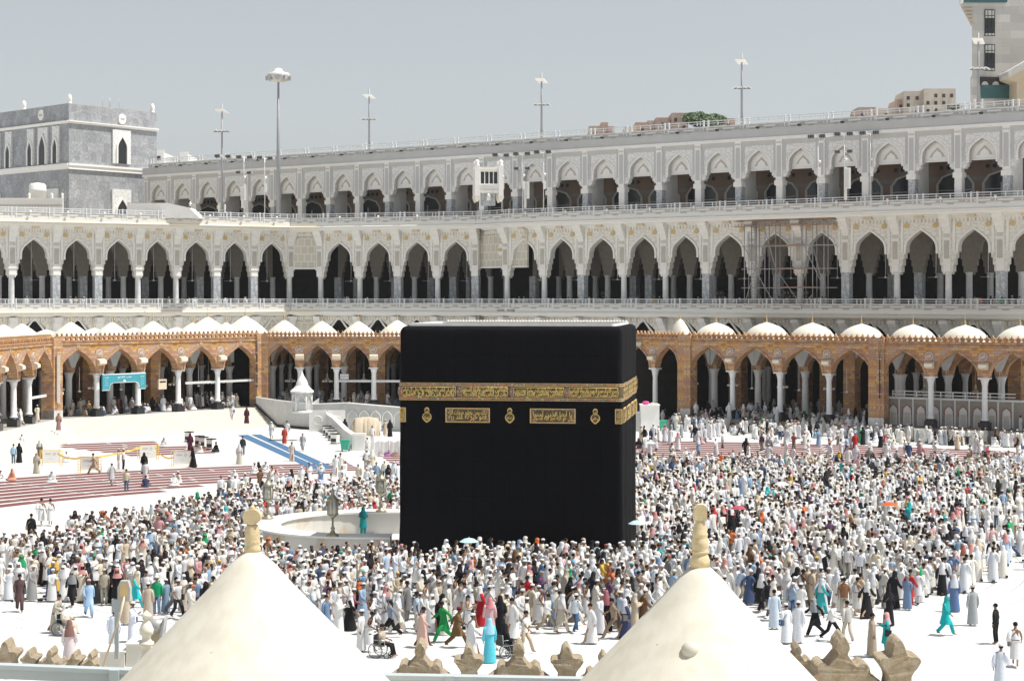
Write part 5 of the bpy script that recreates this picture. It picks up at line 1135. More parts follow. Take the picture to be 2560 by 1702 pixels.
def house(blocks, lab, m=None, wins=None, Z=490):
    px0 = blocks[0][0]; x0 = at(px0, Z)[0]; zb = 42
    t = thing('hill_house', (x0, Z, zb), label=lab, cat='house', group='houses on the hill behind the wing')
    for i, (a, c, tp, mm, dy) in enumerate(blocks):
        xa, xb = at(a, Z)[0] - x0, at(c, Z)[0] - x0; zt = zat(tp, Z) - zb
        mb = MB(); mb.box((xa, dy, 0), (xb, dy + 12, zt), mm); mb.box((xa, dy, zt), (xb, dy + .4, zt + .6), mm); mb.box((xa, dy + .4, zt), (xa + .4, dy + 11, zt + .6), mm); mb.obj('wall', t)
        n = int((xb - xa) / 1.9)
        for r_ in range(3):
            z = zt - 1.7 - r_ * 1.9
            for q in range(n):
                if rnd.random() < .65: mb = MB(); u = xa + (q + .5) * (xb - xa) / n; mb.box((u - .45, dy - .08, z), (u + .35, dy + .02, z + .95), HW); mb.obj('window', t)
house([(1473, 1503, 321, H1, 0), (1503, 1521, 311, H1, 1), (1521, 1536, 322, H1, 0)], 'small brown stepped house, the first past the roof mast above the kiosk')
house([(1563, 1590, 322, H2, 0), (1590, 1625, 310, H1, 2), (1622, 1640, 303, H2, 5)], 'low row of pale and brown houses left of the block beside the tree')
house([(1640, 1675, 300, H1, 0), (1677, 1718, 291, H1, -3)], 'brown cubic house directly beside the leafy tree')
house([(1805, 1838, 302, H1, 0)], 'small low house peeking out right of the leafy tree')
house([(2146, 2190, 274, H1, 0), (2190, 2245, 276, H2, 1)], 'wide low brown house between the tree and the big crumbling block')
house([(2243, 2262, 255, H1, 0), (2256, 2300, 236, H2, -2), (2300, 2378, 233, H2, -5), (2318, 2372, 231, H1, 2)], 'large crumbling multi storey house on the hill next to the hotel tower')
house([(385, 410, 382, WHITEB, 0), (410, 440, 397, WHITEB, 2), (448, 468, 385, WHITEB, 1)], 'cluster of white roof blocks between the marble tower and the wing', Z=420)
def leaf_tree(px, py, wpx, hpx, Z, lab, n=1500, name='leafy_tree'):
    x = at(px, Z)[0]; zc = zat(py, Z); rx = wpx / 2 / F * Z; rz = hpx / 2 / F * Z
    t = thing(name, (x, Z, zc - rz * 2), label=lab, cat='tree')
    mb = MB(); mb.tube([(0, 0, -3), (0.2, 0, rz), (.1, 0, rz * 2)], [.35, .28, .15], 7, mat('tree bark', (.16, .11, .08), .9, .2, 4))
    for i in range(6): a = TAU * i / 6; mb.tube([(0.2, 0, rz), (rx * .5 * math.cos(a), rx * .4 * math.sin(a), rz * 1.8), (rx * .75 * math.cos(a), rx * .5 * math.sin(a), rz * 2.3)], [.18, .1, .04], 5, MATS['tree bark'])
    mb.obj('trunk', t)
    if 'green leaf' not in MATS:
        m, nn, l, b_ = nt('green leaf'); l.new(ramp(nn, l, noise(nn, l, .6, 3, .6, coords(nn)), [(.3, (.035, .07, .025)), (.55, (.07, .12, .045)), (.8, (.12, .16, .06))]), b_.inputs['Base Color']); b_.inputs['Roughness'].default_value = .7; MATS['green leaf'] = m
    mb = MB(); cl = [(rnd.uniform(-1, 1), rnd.uniform(-.8, .8), rnd.uniform(-.7, .8), rnd.uniform(.25, .5)) for _ in range(16)]
    for i in range(n):
        c = cl[i % len(cl)]; v = Vector((rnd.gauss(0, 1), rnd.gauss(0, 1), rnd.gauss(0, 1))).normalized() * rnd.random() ** .4 * c[3]
        p = Vector(((c[0] * .7 + v.x) * rx, (c[1] * .7 + v.y) * rx * .8, (c[2] * .55 + v.z) * rz + rz * 2)); s = rnd.uniform(.25, .5)
        d1 = Vector((rnd.uniform(-1, 1), rnd.uniform(-1, 1), rnd.uniform(-1, 1))).normalized() * s; d2 = d1.orthogonal().normalized() * s * .6
        mb.add([p - d1, p + d2, p + d1, p - d2], [(0, 1, 2, 3)], MATS['green leaf'])
    mb.obj('crown', t)
leaf_tree(1762, 304, 112, 60, 480, 'broad leafy green tree on the hill beside the brown cubic house', 4500)
leaf_tree(2382, 268, 44, 14, 470, 'small green bush like tree at the foot of the big crumbling house', 500, 'small_tree')

# ------------------------------------------------------------------ near roof: two domes, battered crenels, steel beam
nr = thing('arcade_roof', (-.3, 18.2, 9.4), label='near roof edge carrying two big cream cone domes', cat='roof')
mb = MB(); mb.box((-9, -6, 0), (9, 2.2, .35), DOME); mb.box((-9, 1.6, -9.4), (9, 2.2, 0), BRICK); mb.obj('roof_slab', nr)
def near_dome(px, ptop, Z, slope, zb=9.75):
    x = at(px, Z)[0]; za = zat(ptop, Z); d = za - zb; rt = 20 / F * Z
    prof = [(rt + (d - h) * slope * (1 if h < d * .97 else .97), zb + h) for h in (0, .2 * d, .4 * d, .6 * d, .75 * d, .86 * d)] + [(rt + .07 * slope * d, zb + .94 * d), (rt, za)]
    b = MB(); b.lathe(prof, 56, m=NDOME); o = b.obj('dome', nr, (x - nr.location.x, Z - nr.location.y, -nr.location.z)); return o, x, za
m, n, l, b_ = nt('near dome render'); co = coords(n)
c = ramp(n, l, noise(n, l, 1.3, 6, .6, co), [(.3, (.58, .55, .47)), (.7, (.64, .61, .53))])
v = n.new('ShaderNodeTexNoise'); v.inputs['Scale'].default_value = 14; v.inputs['Detail'].default_value = 2; l.new(co, v.inputs['Vector'])
c = mixc(n, l, ramp(n, l, v.outputs['Fac'], [(.765, (0, 0, 0)), (.79, (1, 1, 1))]), c, (.28, .22, .15)); st_ = n.new('ShaderNodeTexNoise'); mp = n.new('ShaderNodeMapping'); mp.inputs['Scale'].default_value = (3, 3, .45); l.new(co, mp.inputs['Vector']); l.new(mp.outputs[0], st_.inputs['Vector']); st_.inputs['Scale'].default_value = 2.2; st_.inputs['Detail'].default_value = 7; c = mixc(n, l, .4, c, mixc(n, l, 1.0, c, ramp(n, l, st_.outputs['Fac'], [(.38, (.80, .77, .70)), (.6, (1, 1, 1))]), 'MULTIPLY')); l.new(c, b_.inputs['Base Color']); b_.inputs['Roughness'].default_value = .75
bump(n, l, b_, noise(n, l, 5, 5, .6, co), .12, .03); NDOME = m
o, x, za = near_dome(631, 1377, 18.0, .965); q = 18.0 / F
def fin(prof, o, x, za, Z, sx=1):
    b = MB(); b.lathe([(r * Z / F, za + h * Z / F) for r, h in prof], 20, m=STONEF); return b
fp = [(22, -4), (21, 8), (18, 17), (19, 20), (20, 24), (18.5, 28), (19, 31), (18.5, 46), (15, 62), (13.5, 66)]
b = fin(fp, o, x, za, 18.0); R0 = 23 * q
ax = [(R0 * math.cos(TAU * i / 18), (za + (86 + 20 * math.sin(TAU * i / 18) * (1 if math.sin(TAU * i / 18) > 0 else .95)) * q)) for i in range(18)]
b.prism(ax, -.06, .06, STONEF); b.lathe([(8 * q, za + 103 * q), (7 * q, za + 110 * q), (0, za + 116 * q)], 10, m=STONEF); b.obj('finial', o)
o, x, za = near_dome(1750, 1412, 18.3, .945); q = 18.3 / F
fp = [(25, -4), (25, 12), (20, 26), (18, 29), (22, 32), (22, 35), (19, 38), (21, 44), (21.5, 54), (20, 66), (18, 70), (20, 75), (20, 78), (18, 82), (17, 95), (12, 106), (12, 112)]
b = fin(fp, o, x, za, 18.3); b.prism([(s * q, za + h * q) for s, h in ((-16, 112), (16, 112), (17, 130), (15, 146), (8, 152), (-6, 152), (-14, 144), (-17, 126))], -.05, .05, STONEF); b.obj('finial', o)
mb = MB(); X_, Z_ = at(1706, 17.0); zc = zat(1627, 17.0)
cone_y = lambda: 0
mb.ball((x - .166 - nr.location.x, 18.3 - nr.location.y - .715, 11.13), (.085, .075, .085), 12, 8, NDOME); mb.v = [(a, b_, c_ - nr.location.z) for a, b_, c_ in mb.v]; mb.obj('boss', nr)
# battered stone crenels
def m_rock():
    m, n, l, b_ = nt('rough broken tan stone'); co = coords(n)
    c = ramp(n, l, noise(n, l, 9, 8, .7, co), [(.3, (.58, .41, .26)), (.5, (.78, .64, .46)), (.7, (.86, .77, .63))]); l.new(c, b_.inputs['Base Color']); b_.inputs['Roughness'].default_value = .9
    bump(n, l, b_, noise(n, l, 22, 8, .8, co), 1.0, .12); return m
ROCK = m_rock()
def crenel(pts, px, py, Z, lab, s=1.0, th=.16, seed=0):
    """pts: outline (x right, z up) in photo pixels about the foot (px,py)"""
    r = random.Random(seed); k_ = Z / F * s; ol = []
    n = len(pts)
    for i in range(n):                                     # subdivide with jitter
        a, c = pts[i], pts[(i + 1) % n]
        for j in range(4): t_ = j / 4; p0 = pts[i - 1]; p3 = pts[(i + 2) % n]; cr = [0.5 * (2 * a[q] + (c[q] - p0[q]) * t_ + (2 * p0[q] - 5 * a[q] + 4 * c[q] - p3[q]) * t_ ** 2 + (3 * a[q] - p0[q] - 3 * c[q] + p3[q]) * t_ ** 3) for q in (0, 1)]; ol.append(((cr[0] + r.uniform(-.4, .4)) * k_, (cr[1] + r.uniform(-.4, .4)) * k_))
    m_ = len(ol); cx_ = sum(p[0] for p in ol) / m_; cz = sum(p[1] for p in ol) / m_
    vs = []
    for y, sc in ((-th, .93), (-th * .88, .985), (-th * .7, 1.0), (th * .8, 1.0), (th, .95)):
        vs += [(cx_ + (p[0] - cx_) * sc + r.uniform(-1, 1) * .002, y + r.uniform(-1, 1) * .004, cz + (p[1] - cz) * sc) for p in ol]
    fs = [(j * m_ + i, j * m_ + (i + 1) % m_, (j + 1) * m_ + (i + 1) % m_, (j + 1) * m_ + i) for j in range(4) for i in range(m_)] + [tuple(range(m_ - 1, -1, -1)), tuple(4 * m_ + i for i in range(m_))]
    mb = MB(); mb.add(vs, fs, ROCK, False); mb.obj
    o = tag(mb.obj('stone_crenel', None, (*at(px, Z), zat(py, Z))), lab, 'crenel', 'broken stone crenels on the near roof edge'); return o
BROAD = [(-80, -16), (-78, 8), (-60, 20), (-56, 38), (-44, 46), (-32, 38), (-14, 58), (-10, 66), (-16, 76), (-10, 92), (0, 104), (10, 92), (15, 76), (10, 64), (14, 56), (30, 36), (44, 44), (56, 36), (60, 18), (74, 8), (84, -16)]
STAR = [(-20, -16), (-22, 20), (-38, 46), (-42, 52), (-36, 60), (-18, 62), (-12, 84), (-4, 96), (4, 96), (10, 84), (18, 64), (36, 62), (44, 54), (40, 44), (24, 20), (26, -16)]
crenel(BROAD, 1052, 1692, 20.3, 'broad three lobed stone crenel right beside the big dome with the round finial', .92, .17, 1)
crenel(STAR, 1172, 1692, 20.3, 'small star shaped stone crenel between the two broad ones in the middle', .86, .15, 2)
crenel(BROAD, 1297, 1696, 20.3, 'broad layered stone crenel in the middle, under the standing man in khaki trousers', .95, .17, 3)
crenel(STAR, 1416, 1698, 20.3, 'tall star shaped stone crenel standing clear just before the second dome', .95, .15, 4)
crenel(BROAD, 1508, 1704, 20.3, 'stone crenel half hidden at the near foot of the second dome', .75, .17, 5)
crenel(BROAD, 1990, 1668, 20.6, 'stone crenel peeking out on the far flank of the second dome', .62, .17, 6)
crenel(BROAD, 2100, 1700, 20.0, 'large broad stone crenel with a worn thick spire, right of the second dome', 1.18, .2, 7)
crenel(STAR, 2240, 1710, 19.8, 'large star shaped stone crenel nearest the right edge', 1.25, .2, 8)
for i, (px, py, s, sh, lb) in enumerate(((20, 1668, .74, STAR, 'tall narrow stone crenel at the extreme left edge'), (78, 1668, .50, STAR, 'second stone crenel from the left edge, low and narrow'), (131, 1668, .5, BROAD, 'third stone crenel from the left edge, a squat broad lump'), (190, 1668, .44, STAR, 'fourth stone crenel from the left edge, left of the white box'), (232, 1672, .46, BROAD, 'stone crenel touching the white junction box'))):
    crenel(sh, px, py, 20.8, lb, s, .15, 20 + i)
for i, (px, py, s) in enumerate(((1560, 1492, 1),)): pass
mb = MB(); za_, zc_ = zat(1658, 19.3), zat(1674, 19.3); xa, xb, xc = at(-40, 19.3)[0], at(360, 19.3)[0], at(1500, 19.3)[0]
t = thing('steel_beam', (xa, 19.3, za_), label='grey blue painted steel beam running along the bottom in front of the crenels', cat='beam')
def bseg(p, q, h, d, name):
    mb = MB(); mb.add([(p[0] - xa, -d, p[1] - za_ - h), (q[0] - xa, -d, q[1] - za_ - h), (q[0] - xa, 0, q[1] - za_ - h), (p[0] - xa, 0, p[1] - za_ - h), (p[0] - xa, -d, p[1] - za_), (q[0] - xa, -d, q[1] - za_), (q[0] - xa, 0, q[1] - za_), (p[0] - xa, 0, p[1] - za_)], [(0, 1, 5, 4), (1, 2, 6, 5), (2, 3, 7, 6), (3, 0, 4, 7), (4, 5, 6, 7), (3, 2, 1, 0)], RAILG)
    e = .015; mb.add([(p[0] - xa, -d - e, p[1] - za_ - .03), (q[0] - xa, -d - e, q[1] - za_ - .03), (q[0] - xa, .02, q[1] - za_ + e), (p[0] - xa, .02, p[1] - za_ + e), (p[0] - xa, -d - e, p[1] - za_ + e), (q[0] - xa, -d - e, q[1] - za_ + e)], [(0, 1, 5, 4), (4, 5, 2, 3)], RAILG); mb.obj(name, t)
bseg((xa, za_), (xb, zc_), .13, .1, 'beam_section'); bseg((xb, zc_), (xc, zat(1695, 19.3)), .12, .1, 'beam_section')
mb = MB(); mb.box((-.05, -.13, -.16), (.05, .02, .02), RAILG); me = mb.mesh('bracket')
for px, py in ((292, 1672), (1125, 1687)): link('bracket', me, t, (at(px, 19.3)[0] - xa, -.02, zat(py, 19.3) - za_ + .0))
# turned stone finial, box, lamp post and spotlight at the left
mb = MB(); Z = 19.9; q = Z / F
mb.lathe([(r * q, h * q) for r, h in ((30, -30), (26, -8), (19, 12), (13, 26), (12, 44), (13, 50), (19, 53), (19, 60), (12, 64), (11, 76), (17, 80), (18, 92), (12, 106), (5, 116), (5, 120), (12, 123), (13, 128), (6, 134), (2, 138), (0, 140))], 20, m=CREAM)
tag(mb.obj('stone_finial', None, (*at(366, Z), zat(1664, Z))), 'turned cream stone finial with bulb and rings beside the dome with the round top', 'finial')
mb = MB(); mb.box((-.17, 0, 0), (.10, .4, .16), WHITE); mb.box((-.18, -.01, .16), (.11, .42, .18), WHITEB); mb.box((.11, .03, 0), (.30, .4, .24), WHITE); mb.box((.10, .02, .24), (.31, .42, .255), WHITEB); tag(mb.obj('junction_box', None, (*at(288, 20.2), zat(1668, 20.2))), 'white painted metal box at the foot of the grey post', 'box')
t = thing('lamp_post', (*at(292, 20.0), zat(1645, 20.0)), label='short grey steel post with a flat beige lantern head in the near left corner', cat='lamp post')
mb = MB(); mb.box((-.022, -.02, 0), (.022, .02, .64), RAILG); mb.box((-.05, -.03, .50), (.05, .03, .64), RAILG); mb.obj('post', t)
mb = MB(); mb.tube([(-.15, -.1, -.12), (.05, -.1, .45), (.10, -.05, .70)], .012, 6, LAMPB); mb.obj('stay', t)
mb = MB(); mb.prism([(.02, .62), (.15, .62), (.155, .76), (.13, .84), (.05, .84), (.02, .77)], -.06, .04, GREYP); mb.prism([(.045, .68), (.125, .68), (.12, .80), (.05, .80)], -.065, -.06, GOLD); mb.obj('lantern_head', t)
t = thing('spotlight', (*at(396, 20.4), zat(1590, 20.4)), label='grey cylindrical spotlight mounted behind the turned stone finial', cat='spotlight')
mb = MB(); mb.tube([(-.12, 0, .12), (.07, -.02, .12)], .075, 12, STEEL); mb.prism([(.05, -.06), (.085, .20), (.07, .22), (.02, -.03)], -.1, .1, STEEL); mb.obj('housing', t); mb = MB(); mb.box((-.1, -.03, -.1), (.04, .03, .05), BRASS); mb.box((-.14, -.03, -.02), (-.09, .03, .01), RTR); mb.obj('mount', t)
HAZE_D = 0.00005
# ------------------------------------------------------------------ people
def m_obj(name, rough, var=.1, scale=14):
    m, n, l, b = nt(name); oi = n.new('ShaderNodeObjectInfo')
    f = noise(n, l, scale, 3, .6, coords(n)); c = mixc(n, l, 1.0, oi.outputs['Color'], ramp(n, l, f, [(.3, (1 - var,) * 3), (.7, (1, 1, 1))]), 'MULTIPLY')
    l.new(c, b.inputs['Base Color']); b.inputs['Roughness'].default_value = rough; b.inputs['Specular IOR Level'].default_value = .25
    return m
M_SKIN = m_obj('skin', .55, .08); M_CLOTH = m_obj('dyed cloth', .9, .14); M_DARK = mat('dark eyes and soles', (.02, .015, .012), .6, .1, 20); M_LEATH = mat('brown leather', (.10, .055, .035), .6, .1, 20)
m, n, l, b_ = nt('crowd clothing'); at_ = n.new('ShaderNodeAttribute'); at_.attribute_name = 'Col'; l.new(at_.outputs['Color'], b_.inputs['Base Color']); b_.inputs['Roughness'].default_value = .9; b_.inputs['Specular IOR Level'].default_value = .25; M_CROWD = m

POSE = {}
def pose(name, **k):
    base = dict(pel=(0, 0, .93), che=(0, -.01, 1.22), upc=(0, 0, 1.40), nek=(0, -.01, 1.50), hed=(0, -.03, 1.63),
                shL=(.17, 0, 1.40), elL=(.23, .03, 1.13), wrL=(.24, -.03, .89), shR=(-.17, 0, 1.40), elR=(-.23, .03, 1.13), wrR=(-.24, -.03, .89),
                hiL=(.09, 0, .88), knL=(.10, -.02, .49), anL=(.10, .02, .09), hiR=(-.09, 0, .88), knR=(-.10, -.02, .49), anR=(-.10, .02, .09))
    base.update(k); POSE[name] = {a: Vector(v) for a, v in base.items()}
pose('stand')
pose('walk', elL=(.24, .12, 1.14), wrL=(.24, .12, .90), elR=(-.24, -.08, 1.15), wrR=(-.22, -.26, .98), knL=(.09, -.22, .52), anL=(.09, -.33, .11), knR=(-.09, .06, .48), anR=(-.09, .34, .15), che=(0, -.03, 1.22), upc=(0, -.04, 1.39), nek=(0, -.06, 1.49), hed=(0, -.08, 1.62))
pose('stride', elL=(.25, .18, 1.16), wrL=(.25, .26, .95), elR=(-.25, -.14, 1.16), wrR=(-.22, -.36, 1.05), knL=(.09, -.28, .50), anL=(.09, -.46, .10), knR=(-.09, .14, .47), anR=(-.09, .48, .17), pel=(0, 0, .90), che=(0, -.04, 1.19), upc=(0, -.06, 1.36), nek=(0, -.08, 1.46), hed=(0, -.11, 1.59), shL=(.17, -.04, 1.37), shR=(-.17, -.06, 1.37), hiL=(.09, 0, .85), hiR=(-.09, 0, .85))
pose('pray', elL=(.24, -.02, 1.14), wrL=(.10, -.27, 1.26), elR=(-.24, -.02, 1.14), wrR=(-.10, -.27, 1.26))
pose('push', elL=(.24, -.12, 1.15), wrL=(.20, -.40, 1.02), elR=(-.24, -.12, 1.15), wrR=(-.20, -.40, 1.02), che=(0, -.06, 1.2), upc=(0, -.12, 1.37), nek=(0, -.15, 1.46), hed=(0, -.2, 1.59), shL=(.17, -.12, 1.37), shR=(-.17, -.12, 1.37), knL=(.09, -.18, .5), anL=(.09, -.24, .1), knR=(-.09, .08, .48), anR=(-.09, .34, .15))
pose('sit', pel=(0, 0, .14), che=(0, -.02, .42), upc=(0, -.05, .60), nek=(0, -.07, .70), hed=(0, -.10, .82), shL=(.17, -.05, .60), elL=(.26, -.12, .36), wrL=(.12, -.30, .28), shR=(-.17, -.05, .60), elR=(-.26, -.12, .36), wrR=(-.12, -.30, .28), hiL=(.09, 0, .12), knL=(.34, -.26, .14), anL=(.06, -.36, .07), hiR=(-.09, 0, .12), knR=(-.34, -.26, .14), anR=(-.06, -.30, .07))
pose('chair', pel=(0, .02, .56), che=(0, 0, .85), upc=(0, .02, 1.03), nek=(0, 0, 1.12), hed=(0, -.02, 1.25), shL=(.17, .02, 1.03), elL=(.25, -.02, .78), wrL=(.20, -.24, .72), shR=(-.17, .02, 1.03), elR=(-.25, -.02, .78), wrR=(-.20, -.24, .72), hiL=(.09, -.02, .54), knL=(.11, -.42, .54), anL=(.11, -.50, .16), hiR=(-.09, -.02, .54), knR=(-.11, -.42, .54), anR=(-.11, -.50, .16))

def skin_body(pn):
    """one continuous body grown with the Skin modifier"""
    J = POSE[pn]; V = []; E = []; R = []
    def v(p, r): V.append(tuple(p)); R.append(r if isinstance(r, tuple) else (r, r)); return len(V) - 1
    def e(a, c): E.append((a, c))
    pel = v(J['pel'], (.13, .10)); che = v(J['che'], (.13, .10)); upc = v(J['upc'], (.12, .085)); nek = v(J['nek'], .05)
    h1 = v(J['hed'] + Vector((0, .0, -.055)), (.065, .075)); h2 = v(J['hed'] + Vector((0, .005, .02)), (.078, .092)); h3 = v(J['hed'] + Vector((0, .01, .075)), (.06, .075))
    for a, c in ((pel, che), (che, upc), (upc, nek), (nek, h1), (h1, h2), (h2, h3)): e(a, c)
    for s in 'LR':
        sg = 1 if s == 'L' else -1
        sh = v(J['sh' + s], .055); el = v(J['el' + s], .042); wr = v(J['wr' + s], (.028, .022)); e(upc, sh); e(sh, el); e(el, wr)
        d = (J['wr' + s] - J['el' + s]).normalized(); side = d.cross(Vector((sg, 0, 0))).normalized()
        pm = J['wr' + s] + d * .055; pa = v(pm, (.034, .016)); e(wr, pa)
        for k, ln in enumerate((.060, .070, .066, .052)):
            o = side * (.024 - .016 * k); a = v(pm + d * .035 + o, .0085); c = v(pm + d * (.035 + ln * .6) + o - Vector((sg, 0, 0)) * .010, .0080); f = v(pm + d * (.035 + ln) + o - Vector((sg, 0, 0)) * .028, .0065); e(pa, a); e(a, c); e(c, f)
        a = v(pm + side * .038 + d * .0, .010); c = v(pm + side * .052 + d * .035, .008); e(pa, a); e(a, c)
        hi = v(J['hi' + s], (.085, .085)); kn = v(J['kn' + s], .055); an = v(J['an' + s], .036); he = v(J['an' + s] + Vector((0, .02, -.05)), .034); to = v(J['an' + s] + Vector((0, -.15, -.055)), (.038, .022)); e(pel, hi); e(hi, kn); e(kn, an); e(an, he); e(an, to)
    me = bpy.data.meshes.new('person'); me.from_pydata(V, E, []); o = bpy.data.objects.new('person', me); COL.objects.link(o)
    o.modifiers.new('s', 'SKIN'); me.skin_vertices[0].data.foreach_set('radius', [x for r in R for x in r]); me.skin_vertices[0].data[0].use_root = True
    sb = o.modifiers.new('u', 'SUBSURF'); sb.levels = 1; sb.render_levels = 1
    out = bpy.data.meshes.new_from_object(o.evaluated_get(bpy.context.evaluated_depsgraph_get())); bpy.data.objects.remove(o)
    vs = [tuple(x.co) for x in out.vertices]; fs = [tuple(p.vertices) for p in out.polygons]
    b = MB(); b.add(vs, fs, M_SKIN, True); H = J['hed']
    b.lathe([(.012, -.02), (.017, 0), (.006, .03)], 6, (H.x, H.y - .105), M_SKIN); k = len(b.v) - 18
    for i in range(k, len(b.v)): p = b.v[i]; b.v[i] = (p[0], p[1], p[2] + H.z)
    for sx in (-1, 1):
        b.ball((H.x + sx * .032, H.y - .086, H.z + .022), (.013, .012, .009), 6, 4, M_DARK)
        b.ball((H.x + sx * .082, H.y + .01, H.z), (.014, .022, .034), 6, 4, M_SKIN)
    b.ball((H.x, H.y - .088, H.z - .048), (.026, .010, .008), 6, 4, M_LEATH)
    return b

def rings(b, rs, n, m, fold=0.0, nf=9, ph=0.0, cut=None, closed=True):
    """rs = [(z, cx, cy, rx, ry)] top to bottom"""
    vs = []; k = len(rs)
    for j, (z, cx, cy, rx, ry) in enumerate(rs):
        f = fold * (j / (k - 1)) ** 1.3
        for i in range(n):
            a = TAU * i / n; w = 1 + f * math.cos(nf * a + ph) + f * .5 * math.sin(4 * a + ph * 2)
            vs.append((cx + rx * math.cos(a) * w, cy + ry * math.sin(a) * w, z))
    fs = []
    for j in range(k - 1):
        for i in range(n):
            if cut and cut(j, TAU * (i + .5) / n): continue
            fs.append((j * n + i, j * n + (i + 1) % n, (j + 1) * n + (i + 1) % n, (j + 1) * n + i))
    if closed: fs.append(tuple(range(n)))
    return b.add(vs, fs, m, True)
def torso_top(J): return [(J['nek'].z - .01, J['nek'].x, J['nek'].y + .01, .075, .07), (J['upc'].z + .045, J['upc'].x, J['upc'].y, .165, .10), (J['upc'].z - .04, J['upc'].x, J['upc'].y, .205, .125)]
def figure(kind, pn, lod, head='cap', seed=0):
    """returns {part name: MB}; roles by name"""
    J = POSE[pn]; n = 20 if lod == 0 else 8; tn = 8 if lod == 0 else 5; P = {}; ph = seed * 1.7
    sitting = pn in ('sit', 'chair')
    fold = .05 if lod == 0 else .06
    fr = {'stand': .17, 'pray': .17, 'walk': .25, 'stride': .31, 'push': .25}.get(pn, .2)
    M = M_CLOTH if lod == 0 else None
    def sleeves(b, r0=.07, r1=.065, full=True):
        for s in 'LR':
            a, e_, w = J['sh' + s], J['el' + s], J['wr' + s]
            pts = [a + Vector((-.02 if s == 'L' else .02, 0, .01)), (a + e_) / 2, e_, w] if full else [a + Vector((0, 0, .01)), a.lerp(e_, .75)]
            b.tube(pts, [r0, r0 * .95, r1 * .92, r1][:len(pts)] if full else [r0, r0], tn, M)
    def lower_robe(hem, rx, ry, cy=0):
        if pn == 'sit': return [(.36, 0, -.04, .22, .20), (.20, 0, -.12, .36, .30), (.04, 0, -.15, .44, .36)]
        if pn == 'chair': return [(.72, 0, -.02, .20, .18), (.60, 0, -.18, .22, .34), (.48, 0, -.24, .23, .36), (.18, 0, -.44, .20, .16)]
        return [(.98, 0, cy, .185, .15), (.72, 0, cy, .205, .16 + (ry - .16) * .35), (.42, 0, cy, (rx + .2) / 2, .14 + (ry - .14) * .7), (hem, 0, cy, rx, ry)]
    if kind in ('thobe', 'abaya'):
        b = MB(); w = 1.12 if kind == 'abaya' else 1.0
        rs = torso_top(J) + [(J['che'].z, J['che'].x, J['che'].y, .19 * w, .14 * w)] + lower_robe(.09 if kind == 'thobe' else .03, .22 * w + .03, (fr + .03) * w)
        rings(b, rs, n, M, fold, 9, ph); sleeves(b, .075 * w, .07 * w); P['robe'] = b
    elif kind == 'kurta':
        b = MB(); rs = torso_top(J) + [(J['che'].z, J['che'].x, J['che'].y, .19, .14)] + (lower_robe(0, .2, .2) if sitting else [(.95, 0, 0, .19, .15), (.75, 0, 0, .215, .16 + fr * .15), (.50, 0, 0, .235, .15 + fr * .4)])
        rings(b, rs, n, M, fold, 8, ph); sleeves(b); P['tunic'] = b
    elif kind == 'shirt':
        b = MB(); rs = torso_top(J) + [(J['che'].z, J['che'].x, J['che'].y, .185, .135), (J['pel'].z + .06, J['pel'].x, J['pel'].y, .175, .13), (J['pel'].z - .06, J['pel'].x, J['pel'].y, .18, .135)]
        rings(b, rs, n, M, fold * .5, 7, ph); sleeves(b, .066, .06, seed % 2 == 0); P['shirt'] = b
    elif kind == 'ihram':
        b = MB(); rings(b, [(J['pel'].z + .12, J['pel'].x, J['pel'].y, .17, .13), (J['pel'].z, 0, 0, .19, .15)] + (lower_robe(0, .2, .2)[1:] if sitting else [(.65, 0, 0, .20, .15 + fr * .2), (.34, 0, 0, .21, .12 + fr * .6)]), n, M, fold, 8, ph); P['waist_wrap'] = b
        b = MB(); top = torso_top(J)[1:] + [(J['che'].z + .04, J['che'].x, J['che'].y, .20, .15), (J['che'].z - .14, J['che'].x, J['che'].y, .21, .17)]
        rings(b, top, n, M, fold, 7, ph, closed=False)
        for i in range(len(b.v)):                        # drops off the right shoulder
            x, y, z = b.v[i]
            if x < .02: b.v[i] = (x * .86, y, z - min(.26, (.02 - x) * 1.5) * max(0, (z - J['che'].z + .1) / .3))
        s = 'L'; b.tube([J['shL'], (J['shL'] + J['elL']) / 2, J['elL'], J['elL'].lerp(J['wrL'], .5)], [.085, .095, .10, .11], tn, M); P['shoulder_cloth'] = b
    if kind in ('shirt', 'kurta') and not (sitting and kind == 'kurta'):
        b = MB(); r0, r1, r2 = (.10, .078, .068) if kind == 'shirt' else (.10, .09, .075)
        for s in 'LR': b.tube([J['hi' + s] + Vector((0, 0, .03)), J['kn' + s], J['an' + s] + Vector((0, 0, .01))], [r0, r1, r2], tn, M)
        rings(b, [(J['pel'].z + .05, J['pel'].x, J['pel'].y, .165, .125), (J['pel'].z - .09, J['pel'].x, J['pel'].y, .18, .13)], n, M); P['trousers'] = b
    H = J['hed']
    if head == 'cap':
        b = MB(); b.lathe([(.096, H.z + .045), (.098, H.z + .075), (.088, H.z + .11), (.05, H.z + .132), (0, H.z + .138)], 12 if lod == 0 else 6, (H.x, H.y + .01), M, sy=1.12); P['cap'] = b
        if lod == 0: b = MB(); b.ball((H.x, H.y + .025, H.z + .02), (.092, .10, .08), 10, 6, M); P['hair'] = b
    elif head == 'hair':
        b = MB(); b.ball((H.x, H.y + .022, H.z + .045), (.094, .105, .092), 10 if lod == 0 else 6, 6 if lod == 0 else 4, M); P['hair'] = b
    elif head in ('scarf', 'ghutra'):
        b = MB(); nn = 18 if lod == 0 else 8
        sp = .215 if head == 'scarf' else .20
